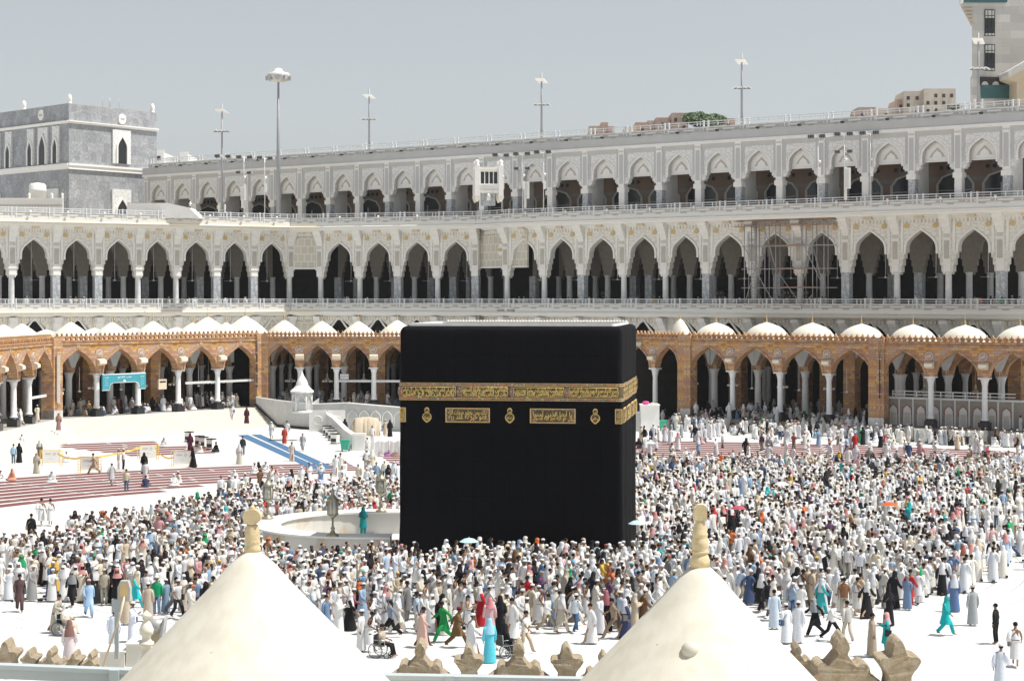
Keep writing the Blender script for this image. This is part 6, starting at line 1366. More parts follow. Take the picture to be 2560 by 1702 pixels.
        rs = [(H.z + .135, H.x, H.y + .02, .03, .03), (H.z + .10, H.x, H.y + .015, .085, .095), (H.z + .03, H.x, H.y + .01, .11, .12), (H.z - .06, H.x, H.y + .02, .115, .12), (H.z - .13, J['nek'].x, J['nek'].y + .01, .13, .12), (J['upc'].z - .02, J['upc'].x, J['upc'].y, sp, .15), (J['upc'].z - (.28 if head == 'scarf' else .12), J['che'].x, J['upc'].y + .0, sp + .015, .18)]
        rings(b, rs, nn, M, .03, 7, ph, cut=lambda j, a: j in (2,) and abs(((a - math.radians(270) + math.pi) % TAU) - math.pi) < math.radians(42) if head == 'scarf' else (j in (2, 3) and abs(((a - math.radians(270) + math.pi) % TAU) - math.pi) < math.radians(50))); P['headscarf'] = b
    if lod == 1:
        b = MB(); b.ball((H.x, H.y, H.z + .01), (.082, .095, .115), 6, 5); b.tube([J['nek'] - Vector((0, 0, .05)), H - Vector((0, 0, .06))], .05, 5)
        for s in 'LR':
            b.ball(J['wr' + s] + (J['wr' + s] - J['el' + s]).normalized() * .06, (.04, .035, .06), 5, 3)
            if kind == 'ihram' and s == 'R': b.tube([J['shR'], J['elR'], J['wrR']], [.055, .045, .035], 5)
            if kind == 'shirt': b.tube([J['sh' + s].lerp(J['el' + s], .7), J['elL' if s == 'L' else 'elR'], J['wr' + s]], .04, 4)
            if kind == 'ihram': b.tube([J['kn' + s], J['an' + s]], [.06, .045], 5)
        P['skin'] = b; f = MB()
        if pn != 'sit':
            for s in 'LR': A_ = J['an' + s]; f.box((A_.x - .045, A_.y - .16, max(0, A_.z - .09)), (A_.x + .045, A_.y + .07, A_.z + .0))
        P['shoe'] = f
    return P

# ---- palettes
C_WH = [(.70, .70, .70), (.64, .64, .645), (.72, .715, .70), (.60, .62, .66), (.66, .64, .59)]
C_CR = [(.58, .50, .38), (.50, .42, .32), (.62, .56, .46), (.45, .40, .33)]
C_BK = [(.012, .012, .015), (.018, .016, .02), (.02, .022, .03)]
C_BL = [(.30, .42, .58), (.40, .50, .62), (.16, .24, .38), (.05, .08, .16), (.22, .33, .45)]
C_GR = [(.28, .28, .28), (.40, .40, .40), (.18, .18, .19), (.30, .33, .36)]
C_OT = [(.45, .05, .05), (.03, .38, .40), (.02, .30, .12), (.16, .09, .05), (.55, .28, .30), (.62, .42, .42), (.10, .05, .12), (.60, .38, .08), (.30, .10, .08), (.60, .16, .05)]
C_TR = [(.03, .03, .035), (.10, .10, .11), (.35, .29, .21), (.06, .10, .18), (.20, .19, .18), (.5, .47, .42)]
SKINS = [(.30, .17, .10), (.22, .12, .07), (.38, .23, .15), (.12, .06, .04), (.42, .27, .18)]
C_HR = [(.012, .010, .009), (.02, .015, .012), (.25, .24, .23)]
cname = {}
for L_, nms in ((C_WH, ['white', 'white', 'off white', 'bluish white', 'ivory']), (C_CR, ['tan', 'camel', 'cream', 'khaki']), (C_BK, ['black', 'black', 'black']), (C_BL, ['light blue', 'pale blue', 'denim blue', 'navy blue', 'grey blue']), (C_GR, ['grey', 'light grey', 'charcoal', 'slate grey']),
                (C_OT, ['red', 'teal', 'green', 'dark brown', 'dusty pink', 'pale pink', 'plum', 'mustard', 'maroon', 'orange']), (C_TR, ['black', 'dark grey', 'khaki', 'navy', 'charcoal', 'beige'])):
    for c, nm in zip(L_, nms): cname[c] = nm
def pick(r, *lw):
    x = r.random() * sum(w for _, w in lw)
    for L_, w in lw:
        x -= w
        if x <= 0: return r.choice(L_)
    return r.choice(lw[-1][0])
def outfit(r, mix='tawaf'):
    x = r.random()
    if x < .36: k, h = 'thobe', r.choice(['cap', 'cap', 'hair', 'cap', 'ghutra'])
    elif x < .50: k, h = 'ihram', 'hair'
    elif x < .68: k, h = 'abaya', 'scarf'
    elif x < .84: k, h = 'shirt', r.choice(['cap', 'hair', 'hair'])
    else: k, h = 'kurta', r.choice(['cap', 'hair', 'scarf'])
    sk = r.choice(SKINS); hr = C_HR[0] if r.random() < .8 else C_HR[2]
    if k == 'abaya':
        top = pick(r, (C_WH, 5.5), (C_BK, 4.6), (C_CR, 1.4), (C_OT, .45), (C_BL, .4)); hd = top if r.random() < .65 else pick(r, (C_WH, 5), (C_BK, 1), (C_OT, 1))
    elif k == 'ihram': top = C_WH[r.randrange(3)]; hd = hr
    else:
        top = pick(r, (C_WH, 8.6), (C_CR, 1.7), (C_BL, 1.1), (C_GR, 1.3), (C_OT, .75), (C_BK, .4))
        hd = hr if h == 'hair' else (r.choice([(.50, .24, .23), C_WH[0], C_WH[1]]) if h == 'ghutra' else pick(r, (C_WH, 8), (C_BK, .7), (C_OT, .6)))
    bot = top if k == 'kurta' and r.random() < .8 else pick(r, (C_TR, 1)) if k == 'shirt' else top
    return dict(kind=k, head=h, top=top, bot=bot, hd=hd, skin=sk, hair=hr)
ROLE = {'robe': 'top', 'tunic': 'top', 'shirt': 'top', 'waist_wrap': 'top', 'shoulder_cloth': 'top', 'trousers': 'bot', 'cap': 'hd', 'hair': 'hair', 'headscarf': 'hd', 'skin': 'skin', 'shoe': 'shoe'}
_T0 = {}; _B0 = {}; _T1 = {}
def lod0(kind, pn, head, v):
    k = (kind, pn, head, v)
    if k not in _T0:
        if pn not in _B0: _B0[pn] = skin_body(pn).mesh('person')
        _T0[k] = {nm: b.mesh(nm) for nm, b in figure(kind, pn, 0, head, v).items() if b.f}
    return _B0[pn], _T0[k]
NPEOPLE = [0]
b = MB(); b.box((.20, -.12, .82), (.30, .14, 1.06), M_CLOTH); b.tube([(.25, 0, 1.05), (.12, -.15, 1.25), (-.08, -.10, 1.46), (-.10, .05, 1.46), (.10, .15, 1.25), (.25, .06, 1.05)], .014, 4, M_CLOTH); ME_BAG = b.mesh('shoulder_bag')
def person(x, y, z, face, o, pn='stand', v=0, s=1.0, label=None, group=None):
    """face: heading angle of where the person looks, radians from +X"""
    body, parts = lod0(o['kind'], pn, o['head'], v)
    p = link('person', body, None, Matrix.Translation((x, y, z)) @ Matrix.Rotation(face + math.pi / 2, 4, 'Z') @ Matrix.Scale(s, 4)); p.color = (*o['skin'], 1)
    for nm, me in parts.items():
        c = link(nm, me, p); c.color = (*o[ROLE[nm] if nm != 'hair' or o['head'] != 'hair' else 'hair'], 1)
    if NPEOPLE[0] % 4 == 1 and pn in ('stand', 'walk', 'pray'):
        c = link('shoulder_bag', ME_BAG, p); c.color = (*C_TR[NPEOPLE[0] % 5], 1)
    tag(p, label, 'person', group); NPEOPLE[0] += 1
    return p
def tmpl(kind, pn, head, v):
    k = (kind, pn, head, v)
    if k not in _T1:
        vs = []; fs = []; rl = []
        for nm, b in figure(kind, pn, 1, head, v).items():
            o = len(vs); vs += b.v; fs += [tuple(i + o for i in f) for f in b.f]; rl += [ROLE[nm]] * len(b.v)
        ls = np.array([i for f in fs for i in f], 'i'); ln = np.array([len(f) for f in fs], 'i')
        _T1[k] = (np.array(vs), ls, ln, rl)
    return _T1[k]
def crowd_mesh(name, people, label, cat):
    V = []; L = []; N = []; Cc = []; off = 0; shoe = (.05, .04, .035)
    for (x, y, z, face, o, pn, v, s) in people:
        vs, ls, ln, rl = tmpl(o['kind'], pn, o['head'], v); a = face + math.pi / 2; ca, sa = math.cos(a), math.sin(a)
        p = vs * np.array([s * 1.10, s * 1.06, s]); q = np.empty_like(p); q[:, 0] = p[:, 0] * ca - p[:, 1] * sa + x; q[:, 1] = p[:, 0] * sa + p[:, 1] * ca + y; q[:, 2] = p[:, 2] + z
        V.append(q); L.append(ls + off); N.append(ln); off += len(vs)
        cm = {'top': o['top'], 'bot': o['bot'], 'hd': o['hd'], 'hair': o['hair'], 'skin': o['skin'], 'shoe': shoe}; Cc.append(np.array([cm[r_] for r_ in rl]))
    V = np.concatenate(V); L = np.concatenate(L); N = np.concatenate(N); Cc = np.concatenate(Cc)
    me = bpy.data.meshes.new(name); me.vertices.add(len(V)); me.vertices.foreach_set('co', V.ravel()); me.loops.add(len(L)); me.loops.foreach_set('vertex_index', L)
    me.polygons.add(len(N)); st_ = np.concatenate([[0], np.cumsum(N)[:-1]]).astype('i'); me.polygons.foreach_set('loop_start', st_); me.polygons.foreach_set('use_smooth', np.ones(len(N), bool))
    me.update(calc_edges=True); me.validate()
    at2 = me.attributes.new('Col', 'FLOAT_COLOR', 'POINT'); at2.data.foreach_set('color', np.concatenate([Cc, np.ones((len(Cc), 1))], 1).ravel().astype('f'))
    me.materials.append(M_CROWD)
    return tag(link(name, me), label, cat, None, 'stuff')

# ---- hand placed people -------------------------------------------------
def O(kind, head, top, hd=None, bot=None, skin=SKINS[0], hair=C_HR[0]): return dict(kind=kind, head=head, top=top, hd=hd or top, bot=bot or top, skin=skin, hair=hair)
WHT, OFF, BLK, TAN_, BRN, TEAL, GRN_, RED_ = C_WH[0], C_WH[4], C_BK[0], C_CR[0], (.13, .075, .04), (.01, .40, .42), (.015, .26, .07), (.50, .02, .03)
DK = SKINS[3]; RI, LE, AW, TO = 0.0, math.pi, math.pi / 2, -math.pi / 2
KX = 2560 / 2358
feat = [
 (2293, 1482, 'stand', LE - .6, O('shirt', 'hair', (.015, .015, .018), bot=BLK, skin=SKINS[1]), 'man all in black, short sleeved shirt, standing alone on the bare floor at the right'),
 (2338, 1535, 'walk', AW - .3, O('ihram', 'hair', WHT, skin=SKINS[0]), 'man in two white wraps walking away at the right edge behind the man in black'),
 (2304, 1590, 'walk', AW - .5, O('thobe', 'cap', (.66, .70, .78), hd=WHT), 'white capped man in a pale bluish robe at the lower right edge'),
 (2177, 1462, 'walk', RI - .4, O('kurta', 'scarf', TEAL, hd=(.02, .36, .36)), 'person in a teal tunic, trousers and teal head cloth striding alone at the right'),
 (2008, 1512, 'stand', RI, O('thobe', 'hair', (.36, .29, .22), skin=SKINS[1]), 'tall man in a plain taupe ankle length robe facing a person in teal'),
 (2042, 1508, 'pray', LE, O('kurta', 'ghutra', TEAL, hd=(.62, .36, .36)), 'man in a teal tunic with a pink checked head cloth facing the taupe robed man'),
 (1915, 1475, 'stride', RI - .5, O('shirt', 'hair', WHT, bot=BLK, skin=SKINS[0], hair=C_HR[2]), 'balding man in a white T-shirt and black trousers striding near the star shaped crenel'),
 (1944, 1420, 'stand', AW, O('shirt', 'hair', (.22, .11, .06), bot=C_CR[3]), 'man in a brown checked shirt seen from behind at the near right of the crowd'),
 (1952, 1478, 'walk', AW + .2, O('shirt', 'hair', (.50, .49, .47), bot=(.52, .47, .38)), 'man in light grey top and cream trousers beside the white T-shirt man'),
 (2046, 1440, 'stand', AW + .3, O('abaya', 'scarf', BLK), 'woman in a flowing black abaya at the crowd\'s near edge, right of second dome'),
 (1877, 1464, 'stride', LE + .4, O('kurta', 'scarf', BLK, hd=(.30, .32, .33), bot=BLK), 'woman in black tunic and trousers with a patterned grey scarf, hands on hips'),
 (1838, 1480, 'stand', AW - .4, O('thobe', 'cap', (.68, .70, .74), hd=WHT), 'white capped man in a long white robe nearest the right flank of second dome'),
 (1783, 1448, 'stand', AW, O('thobe', 'hair', (.55, .64, .74)), 'dark haired man in a pale blue robe emerging behind the second dome'),
 (1810, 1482, 'stand', AW + .5, O('thobe', 'cap', (.72, .74, .78), hd=WHT), 'white capped man in white, half hidden by the slope of the second dome'),
 (2240, 1440, 'stand', AW + .2, O('thobe', 'cap', (.36, .38, .39), hd=(.4, .38, .35)), 'person in plain grey robe and cap at the right fringe of the crowd'),
 (2197, 1408, 'stand', AW, O('abaya', 'scarf', (.10, .17, .33), hd=(.60, .62, .66)), 'person in a dark blue skirted robe with a pale shawl at the right fringe'),
 (1668, 1410, 'walk', AW - .2, O('thobe', 'cap', (.74, .74, .73), hd=WHT), 'white robed man walking away just right of the second dome\'s finial'),
 (1218, 1412, 'stride', LE + .5, O('shirt', 'hair', RED_, bot=BLK, skin=DK), 'dark skinned man in bright red T-shirt and black trousers mid crowd'),
 (1022, 1478, 'stride', LE + .4, O('kurta', 'hair', GRN_, bot=GRN_, skin=DK), 'man in a bright green robe and trousers striding in the near centre'),
 (1052, 1490, 'stride', RI - .1, O('kurta', 'cap', (.15, .09, .035), hd=(.20, .03, .04), bot=(.12, .07, .03), skin=DK), 'man in long brown tunic and red cap, legs wide apart'),
 (972, 1490, 'walk', RI, O('thobe', 'hair', (.62, .42, .36), skin=DK), 'man in a long salmon pink robe walking right, left of the green robed man'),
 (1085, 1512, 'walk', RI + .2, O('thobe', 'cap', WHT, hd=WHT, skin=SKINS[1]), 'bearded man in a white robe and striped cap behind the left broad crenel'),
 (832, 1500, 'stand', RI - .3, O('thobe', 'cap', WHT, hd=WHT, skin=SKINS[1]), 'man in a long white robe and white cap beside the flank of the first dome'),
 (900, 1468, 'stride', LE + .1, O('shirt', 'cap', (.22, .25, .31), hd=(.08, .10, .18), bot=BLK), 'man in grey checked shirt, black trousers and blue cap striding, near centre'),
 (1127, 1525, 'stand', AW + .4, O('abaya', 'scarf', (.10, .52, .64), hd=(.30, .56, .74)), 'woman in a turquoise dress and sky blue headscarf just behind the star shaped crenel'),
 (1208, 1503, 'walk', RI - .2, O('shirt', 'hair', (.74, .73, .68), bot=(.48, .38, .27)), 'man in a white long sleeved shirt and khaki trousers alone in the near centre'),
 (1362, 1482, 'walk', LE + .1, O('thobe', 'hair', WHT, skin=SKINS[2]), 'young man in a white robe walking alone, left of the second dome'),
 (1395, 1452, 'stand', AW - .2, O('abaya', 'scarf', BLK, hd=(.35, .12, .14)), 'woman in a wide black gown with a flowered red scarf near the second dome'),
 (1414, 1470, 'stride', LE, O('shirt', 'hair', (.28, .21, .15), bot=(.26, .19, .13)), 'man in a brown shirt and brown trousers next to the second dome'),
 (1441, 1470, 'walk', LE, O('abaya', 'scarf', (.04, .05, .12), hd=(.55, .55, .60)), 'woman in navy with a patterned white scarf at the foot of the second dome'),
 (1325, 1456, 'walk', AW - .5, O('shirt', 'cap', (.66, .70, .75), hd=WHT, bot=(.05, .11, .22), skin=DK), 'man in a pale shirt and blue jeans with a white cap, right of centre'),
 (1108, 1440, 'walk', LE, O('abaya', 'scarf', RED_, hd=WHT), 'woman in deep red with a white headscarf in the centre of the open floor'),
 (1128, 1468, 'stand', AW, O('abaya', 'ghutra', (.62, .40, .43), hd=(.62, .22, .26)), 'person in pink robe and red shawl beside the woman in black, near centre'),
 (1152, 1462, 'stand', AW, O('abaya', 'scarf', BLK), 'woman in a plain black gown beside the tall man in a white robe, near centre'),
 (1182, 1472, 'walk', LE + .2, O('thobe', 'hair', WHT), 'tall dark haired man in a flowing white robe in the near centre'),
 (1002, 1445, 'stand', AW, O('abaya', 'scarf', BLK, hd=OFF), 'woman in black with an off white scarf behind the green robed man'),
 (790, 1400, 'walk', RI, O('thobe', 'cap', (.70, .62, .60), hd=WHT), 'man in a blush coloured robe and white cap, first row past the first dome'),
 (793, 1375, 'walk', RI, O('shirt', 'cap', C_BL[2], hd=WHT, bot=C_BL[3]), 'man in a blue shirt and dark jeans right of the first dome'),
 (778, 1425, 'stride', RI, O('shirt', 'cap', (.48, .40, .33), hd=(.6, .56, .45), bot=(.10, .07, .05)), 'man in beige shirt, brown trousers and sun hat beside the first dome'),
 (810, 1442, 'stride', RI + .1, O('shirt', 'cap', (.30, .10, .13), hd=WHT, bot=(.30, .25, .20)), 'man in a maroon and white striped shirt and white cap near the first dome'),
 (862, 1412, 'stand', RI, O('abaya', 'scarf', BLK, hd=(.66, .68, .74)), 'woman in black skirt and bluish white long scarf, left centre'),
 (45, 1408, 'walk', TO + .3, O('kurta', 'hair', (.10, .06, .06), skin=DK), 'man in a dark plum brown suit walking towards us at the far left'),
 (204, 1420, 'walk', TO + .4, O('kurta', 'cap', (.36, .52, .72), hd=(.62, .36, .38), skin=DK), 'man in sky blue tunic and trousers with a pink cap, open floor'),
 (240, 1392, 'stand', TO, O('shirt', 'cap', (.42, .38, .30), hd=(.6, .5, .35), bot=(.42, .38, .31)), 'man in a checked beige shirt and tan trousers left of the grey lamp post'),
 (262, 1388, 'stand', TO, O('abaya', 'scarf', BLK), 'woman in black directly beside the man in the checked beige shirt'),
 (311, 1402, 'walk', RI, O('kurta', 'scarf', (.03, .50, .55), hd=(.45, .40, .25)), 'person in a bright turquoise suit beside the lantern head of the grey post'),
 (336, 1398, 'stand', TO, O('shirt', 'hair', (.70, .64, .66), bot=(.25, .2, .2)), 'man in a pinkish white shirt between the turquoise suit and the green shirt'),
 (361, 1416, 'stand', TO, O('shirt', 'cap', (.01, .30, .13), hd=WHT, bot=(.16, .24, .36)), 'man in a green polo shirt and jeans with a white cap, at the left'),
 (402, 1414, 'stride', TO + 1, O('shirt', 'hair', (.45, .36, .30), bot=(.14, .14, .15)), 'man in a brown striped T-shirt and grey trousers near the flank of the first dome'),
 (430, 1400, 'stand', AW, O('abaya', 'scarf', BLK), 'woman in black gown touching the near flank of the first dome'),
 (166, 1396, 'walk', TO, O('kurta', 'scarf', BLK, hd=(.25, .25, .26), bot=BLK), 'woman in black tunic and wide trousers with a grey scarf at the left'),
 (160, 1530, 'stand', AW + .2, O('abaya', 'scarf', (.62, .54, .54), hd=(.22, .12, .10)), 'woman in a pale pink gown with a maroon scarf, nearest figure at the left'),
 (262, 1500, 'stand', AW, O('thobe', 'cap', (.64, .70, .80), hd=WHT), 'man in a pale blue white robe half hidden behind the grey post'),
 (305, 1478, 'pray', RI - .2, O('thobe', 'cap', (.68, .70, .78), hd=WHT, skin=SKINS[1]), 'white bearded man in a white robe holding up his hands near the turned stone finial'),
 (290, 1438, 'stand', AW, O('thobe', 'hair', (.55, .46, .34)), 'person in a beige gown behind the lantern head of the grey post'),
 (341, 1430, 'stand', AW, O('thobe', 'cap', (.50, .42, .34), hd=WHT), 'man in a tan robe and white cap beside the turned stone finial'),
 (128, 1456, 'push', RI - .3, O('thobe', 'hair', (.50, .45, .38)), 'bearded man in a beige robe pushing a wheelchair at the left'),
 (72, 1252, 'stand', AW, O('thobe', 'hair', BLK), 'man in a black robe standing alone just above the left edge of the crowd'),
 (95, 1210, 'walk', AW, O('ihram', 'hair', WHT), 'man in white wraps walking, farther of two at the left beside the red carpets'),
 (116, 1210, 'walk', AW + .2, O('ihram', 'hair', WHT), 'man in white wraps, right one of a pair below the left carpets'),
 (848, 1500, 'push', RI - .3, O('ihram', 'hair', WHT, skin=DK), 'dark skinned man in white wraps pushing a wheelchair beside the first dome'),
 (332, 1091, 'stand', TO, O('abaya', 'scarf', BLK), 'woman in a black gown standing on the far edge of the left carpets'),
 (445, 1076, 'walk', LE, O('abaya', 'scarf', BLK), 'woman in a black gown next to the last yellow notice barrier'),
 (291, 1132, 'stand', TO, O('shirt', 'hair', (.62, .56, .40), bot=(.10, .16, .26)), 'man in a cream T-shirt and blue jeans on the near left carpets'),
 (257, 1118, 'walk', AW, O('kurta', 'cap', (.55, .56, .58), hd=OFF), 'man in pale grey tunic walking over the near left carpets'),
 (217, 1091, 'stride', LE, O('kurta', 'hair', (.46, .34, .24), skin=SKINS[0]), 'man in a tan tunic reaching out to the yellow tape of a notice barrier'),
 (273, 1080, 'stand', RI, O('shirt', 'cap', (.45, .40, .34), hd=(.5, .4, .25), bot=(.5, .47, .42)), 'man in a khaki shirt behind the yellow tape, left of a white shirted man'),
 (284, 1082, 'stand', RI, O('shirt', 'cap', (.62, .64, .70), hd=WHT, bot=BLK), 'man in a pale shirt, black trousers and white cap behind the yellow tape'),
 (335, 1112, 'stand', TO, O('thobe', 'hair', WHT), 'man in a white robe right behind a crouching person with a red cap'),
 (84, 1090, 'stand', TO, O('abaya', 'scarf', (.45, .40, .32)), 'woman in a patterned beige gown near the far left notice barrier'),
 (91, 1056, 'stand', AW, O('abaya', 'scarf', (.16, .13, .10), hd=(.5, .5, .5)), 'person in dark patterned dress and pale scarf by the end of the stairs'),
 (31, 1068, 'stand', AW, O('shirt', 'hair', (.40, .55, .70), bot=(.14, .18, .22)), 'man in light blue shirt and dark trousers at the far left'),
 (44, 1065, 'stand', AW, O('abaya', 'scarf', BLK), 'woman in black beside the man in the light blue shirt at the far left'),
 (50, 1040, 'stand', AW, O('kurta', 'cap', WHT, hd=WHT), 'person in white with a dark shoulder bag on the lowest steps at the far left'),
 (559, 1048, 'stand', TO, O('shirt', 'hair', (.03, .03, .035), bot=(.08, .12, .18)), 'man in a black T-shirt with hands on hips left of the blue carpets'),
 (551, 1068, 'stand', AW, O('abaya', 'scarf', (.55, .50, .42), hd=(.62, .66, .70)), 'person in cream gown and pale scarf in front of the man in the black T-shirt'),
 (655, 1022, 'stand', TO, O('thobe', 'hair', (.48, .06, .03), skin=SKINS[1]), 'man in a rust red robe standing between the blue carpets and the marble wall'),
 (661, 1008, 'stand', TO, O('thobe', 'hair', WHT), 'man in white standing directly behind the rust red robed man'),
 (625, 1010, 'stand', TO, O('ihram', 'scarf', WHT), 'person in loose white wraps between the steps and the blue carpets'),
 (672, 1062, 'walk', TO, O('thobe', 'hair', (.60, .52, .48), skin=SKINS[1]), 'man in a pale rose robe stepping over the blue carpets'),
 (697, 1038, 'walk', TO, O('kurta', 'cap', (.40, .38, .40), hd=(.35, .30, .40)), 'man in a grey tunic and trousers holding a bundle, right of the blue carpets'),
 (845, 1050, 'stand', RI, O('kurta', 'cap', (.58, .57, .52), hd=OFF), 'man in cream standing just beside the green bin'),
 (857, 1020, 'stand', TO, O('shirt', 'hair', (.72, .72, .74), bot=(.62, .60, .58)), 'man in white with a shoulder strap on the far red carpets'),
 (773, 1095, 'walk', TO, O('thobe', 'hair', WHT), 'left one of two men in white below the end of the blue carpets'),
 (784, 1092, 'walk', TO, O('thobe', 'hair', OFF), 'right one of two men in pale robes below the end of the blue carpets'),
 (843, 1082, 'stand', AW, O('shirt', 'cap', (.68, .68, .66), hd=WHT, bot=(.50, .46, .40)), 'white capped man with a bag near the canvas screen'),
 (857, 1082, 'stand', AW, O('abaya', 'scarf', (.62, .56, .42), hd=WHT), 'woman in cream gown and white scarf near the canvas screen'),
 (794, 1003, 'stand', AW, O('abaya', 'scarf', BLK), 'woman in black standing left of the tarpaulin pile'),
 (898, 1005, 'stand', TO, O('abaya', 'scarf', BLK), 'woman in black standing right of the tarpaulin pile, close to the cube'),
 (887, 1003, 'stand', AW, O('thobe', 'cap', (.60, .50, .38), hd=WHT), 'man in a beige robe by the arched marble wall near the cube'),
 (873, 1000, 'walk', AW, O('kurta', 'cap', WHT, hd=(.05, .45, .5)), 'person in white with a turquoise bag right next to the tarpaulin pile'),
 (135, 991, 'stand', TO, O('abaya', 'scarf', (.32, .20, .22), hd=(.40, .22, .12)), 'woman in a mauve gown standing on the bend of the marble stairs', 1.25),
 (568, 975, 'stand', TO, O('abaya', 'scarf', (.08, .02, .03)), 'person in a dark maroon gown halfway down the marble stairs', .95),
 (534, 967, 'walk', TO, O('ihram', 'hair', WHT), 'man in white wraps walking down from the top of the marble stairs', 1.5),
 (438, 1040, 'stand', TO, O('abaya', 'scarf', (.10, .02, .05)), 'person in dark plum standing on the far left carpets near the coolers'),
]
used = []
for f in feat:
    px, py, pn, fc, o, lb = f[:6]; z = f[6] if len(f) > 6 else 0.0; z0 = z
    x, y = gp(px * KX, py * KX, z0); person(x, y, z0, fc, o, pn, len(used) % 3, .97 + .06 * ((len(used) * 37 % 10) / 10), lb, None); used.append((x, y))
# seated hand placed
seated = [(120, 1110, WHT, 'person in a striped pale gown seated on the floor beside the near left carpets'), (152, 1062, WHT, 'person in white with a red scarf seated beside the far left notice barrier'), (30, 1105, (.66, .30, .20), 'person with an orange shawl seated at the left end of the carpets'),
          (2, 1108, WHT, 'person in white seated at the very left edge of the carpets'), (399, 1118, WHT, 'person in white seated and leaning on the near left carpets'), (412, 1112, OFF, 'second person in pale clothes seated on the near left carpets'),
          (540, 1108, WHT, 'person in white bent down at the right end of the left carpets'), (585, 1090, (.6, .58, .6), 'first of three people bowing in a row at the end of the left carpets'), (597, 1089, BLK, 'dark clothed one of three people bowing at the carpets\' end'), (612, 1087, WHT, 'last of three people bowing in a row at the end of the left carpets'),
          (432, 1036, WHT, 'person in white seated on the far left carpets near the coolers'), (462, 1042, OFF, 'person in cream seated on the far left carpets'), (378, 1028, WHT, 'white clothed person seated on the farthest carpets under the stairs'),
          (877, 1050, (.5, .42, .44), 'first seated person in front of the canvas screen'), (893, 1050, (.35, .12, .35), 'seated person in purple in front of the canvas screen'), (910, 1050, (.30, .18, .14), 'seated person in brown in front of the canvas screen'), (708, 1110, (.60, .20, .28), 'seated person with a pink scarf behind the brass lanterns'), (499, 1040, BLK, 'dark seated person between the white coolers')]
for i, (px, py, c, lb) in enumerate(seated):
    x, y = gp(px * KX, py * KX, .02); person(x, y, .015, TO + .8 * math.sin(i * 2.1), O('thobe' if i % 2 else 'abaya', 'cap' if i % 2 else 'scarf', c, hd=c if i % 3 else WHT), 'sit', i % 3, 1.0, lb); used.append((x, y))
x, y = gp(335 * KX, 1122 * KX); person(x, y, 0, AW, O('shirt', 'cap', (.05, .06, .12), hd=(.55, .04, .04), bot=(.1, .12, .16)), 'sit', 1, 1.0, 'person in dark clothes with a red cap crouching on the near left carpets'); used.append((x, y))
x, y = gp(840 * KX, 1232 * KX, 0.0); person(x - .1, 105.8 if False else y, 0.0, AW, O('kurta', 'scarf', (.01, .24, .25), hd=(.01, .12, .14)), 'pray', 1, 1.0, 'cleaner in a dark teal suit leaning inside the curved marble wall'); used.append((x, y))
# wheelchairs and who sits in them
WCH = mat('chromed wheelchair tube', (.50, .52, .53), .3, .05, 5, metal=.6)
b = MB()
for s in (-.27, .27):
    b.tube([(s, .42, .95), (s, .30, .95), (s, .26, .5), (s, -.28, .5), (s, -.34, .15)], .016, 6, WCH); b.tube([(s, .26, .5), (s, .26, .25), (s, -.2, .25)], .014, 5, WCH); b.tube([(s, .26, .72), (s, -.2, .72), (s, -.22, .5)], .014, 5, WCH)
    b.box((s - .04, .36, .93), (s + .04, .46, .97), BLACKM)
ME_WF = b.mesh('frame'); b = MB(); b.box((-.25, -.26, .47), (.25, .24, .51), BLACKM); b.box((-.25, .24, .5), (.25, .27, .92), BLACKM); b.box((-.24, -.46, .12), (.24, -.32, .14), BLACKM); ME_WS_ = b.mesh('seat')
def wheel(R_):
    b = MB(); b.tube([(0, R_ * math.cos(TAU * i / 24), R_ * math.sin(TAU * i / 24)) for i in range(25)], .018, 5, BLACKM, cap=False); b.tube([(.02, (R_ - .05) * math.cos(TAU * i / 24), (R_ - .05) * math.sin(TAU * i / 24)) for i in range(25)], .009, 4, WCH, cap=False)
    for i in range(12): b.tube([(0, 0, 0), (0, R_ * math.cos(TAU * i / 12), R_ * math.sin(TAU * i / 12))], .004, 3, WCH)
    b.tube([(-.03, 0, 0), (.03, 0, 0)], .025, 8, WCH); return b.mesh('wheel')
ME_W1, ME_W2 = wheel(.30), wheel(.10)
for px, py, fc, o, lw, lp in ((150, 1462, RI - .3, O('abaya', 'scarf', (.52, .46, .38), hd=WHT), 'wheelchair at the near left, holding a beige clothed person and pushed by a bearded man', 'beige clothed person with a white scarf seated in the wheelchair at the left'),
                              (880, 1512, RI - .3, O('shirt', 'hair', (.46, .40, .33), bot=BLK), 'wheelchair beside the slope of the first big dome', 'person in beige top and black trousers in the wheelchair by the first dome'),
                              (1163, 1512, RI + .6, O('abaya', 'scarf', BLK), 'wheelchair in the near centre behind the broad layered crenel', 'person in black seated in the wheelchair in the near centre')):
    x, y = gp(px * KX, py * KX); t = thing('wheelchair', (x, y, 0), fc + math.pi / 2, lw, 'wheelchair', 'wheelchairs on the court floor'); link('frame', ME_WF, t); link('seat', ME_WS_, t)
    for s in (-.31, .31): link('wheel', ME_W1, t, (s, .18, .30)); link('wheel', ME_W2, t, (s * .8, -.28, .10))
    person(x, y, -.03, fc, o, 'chair', 1, 1.0, lp); used.append((x, y))
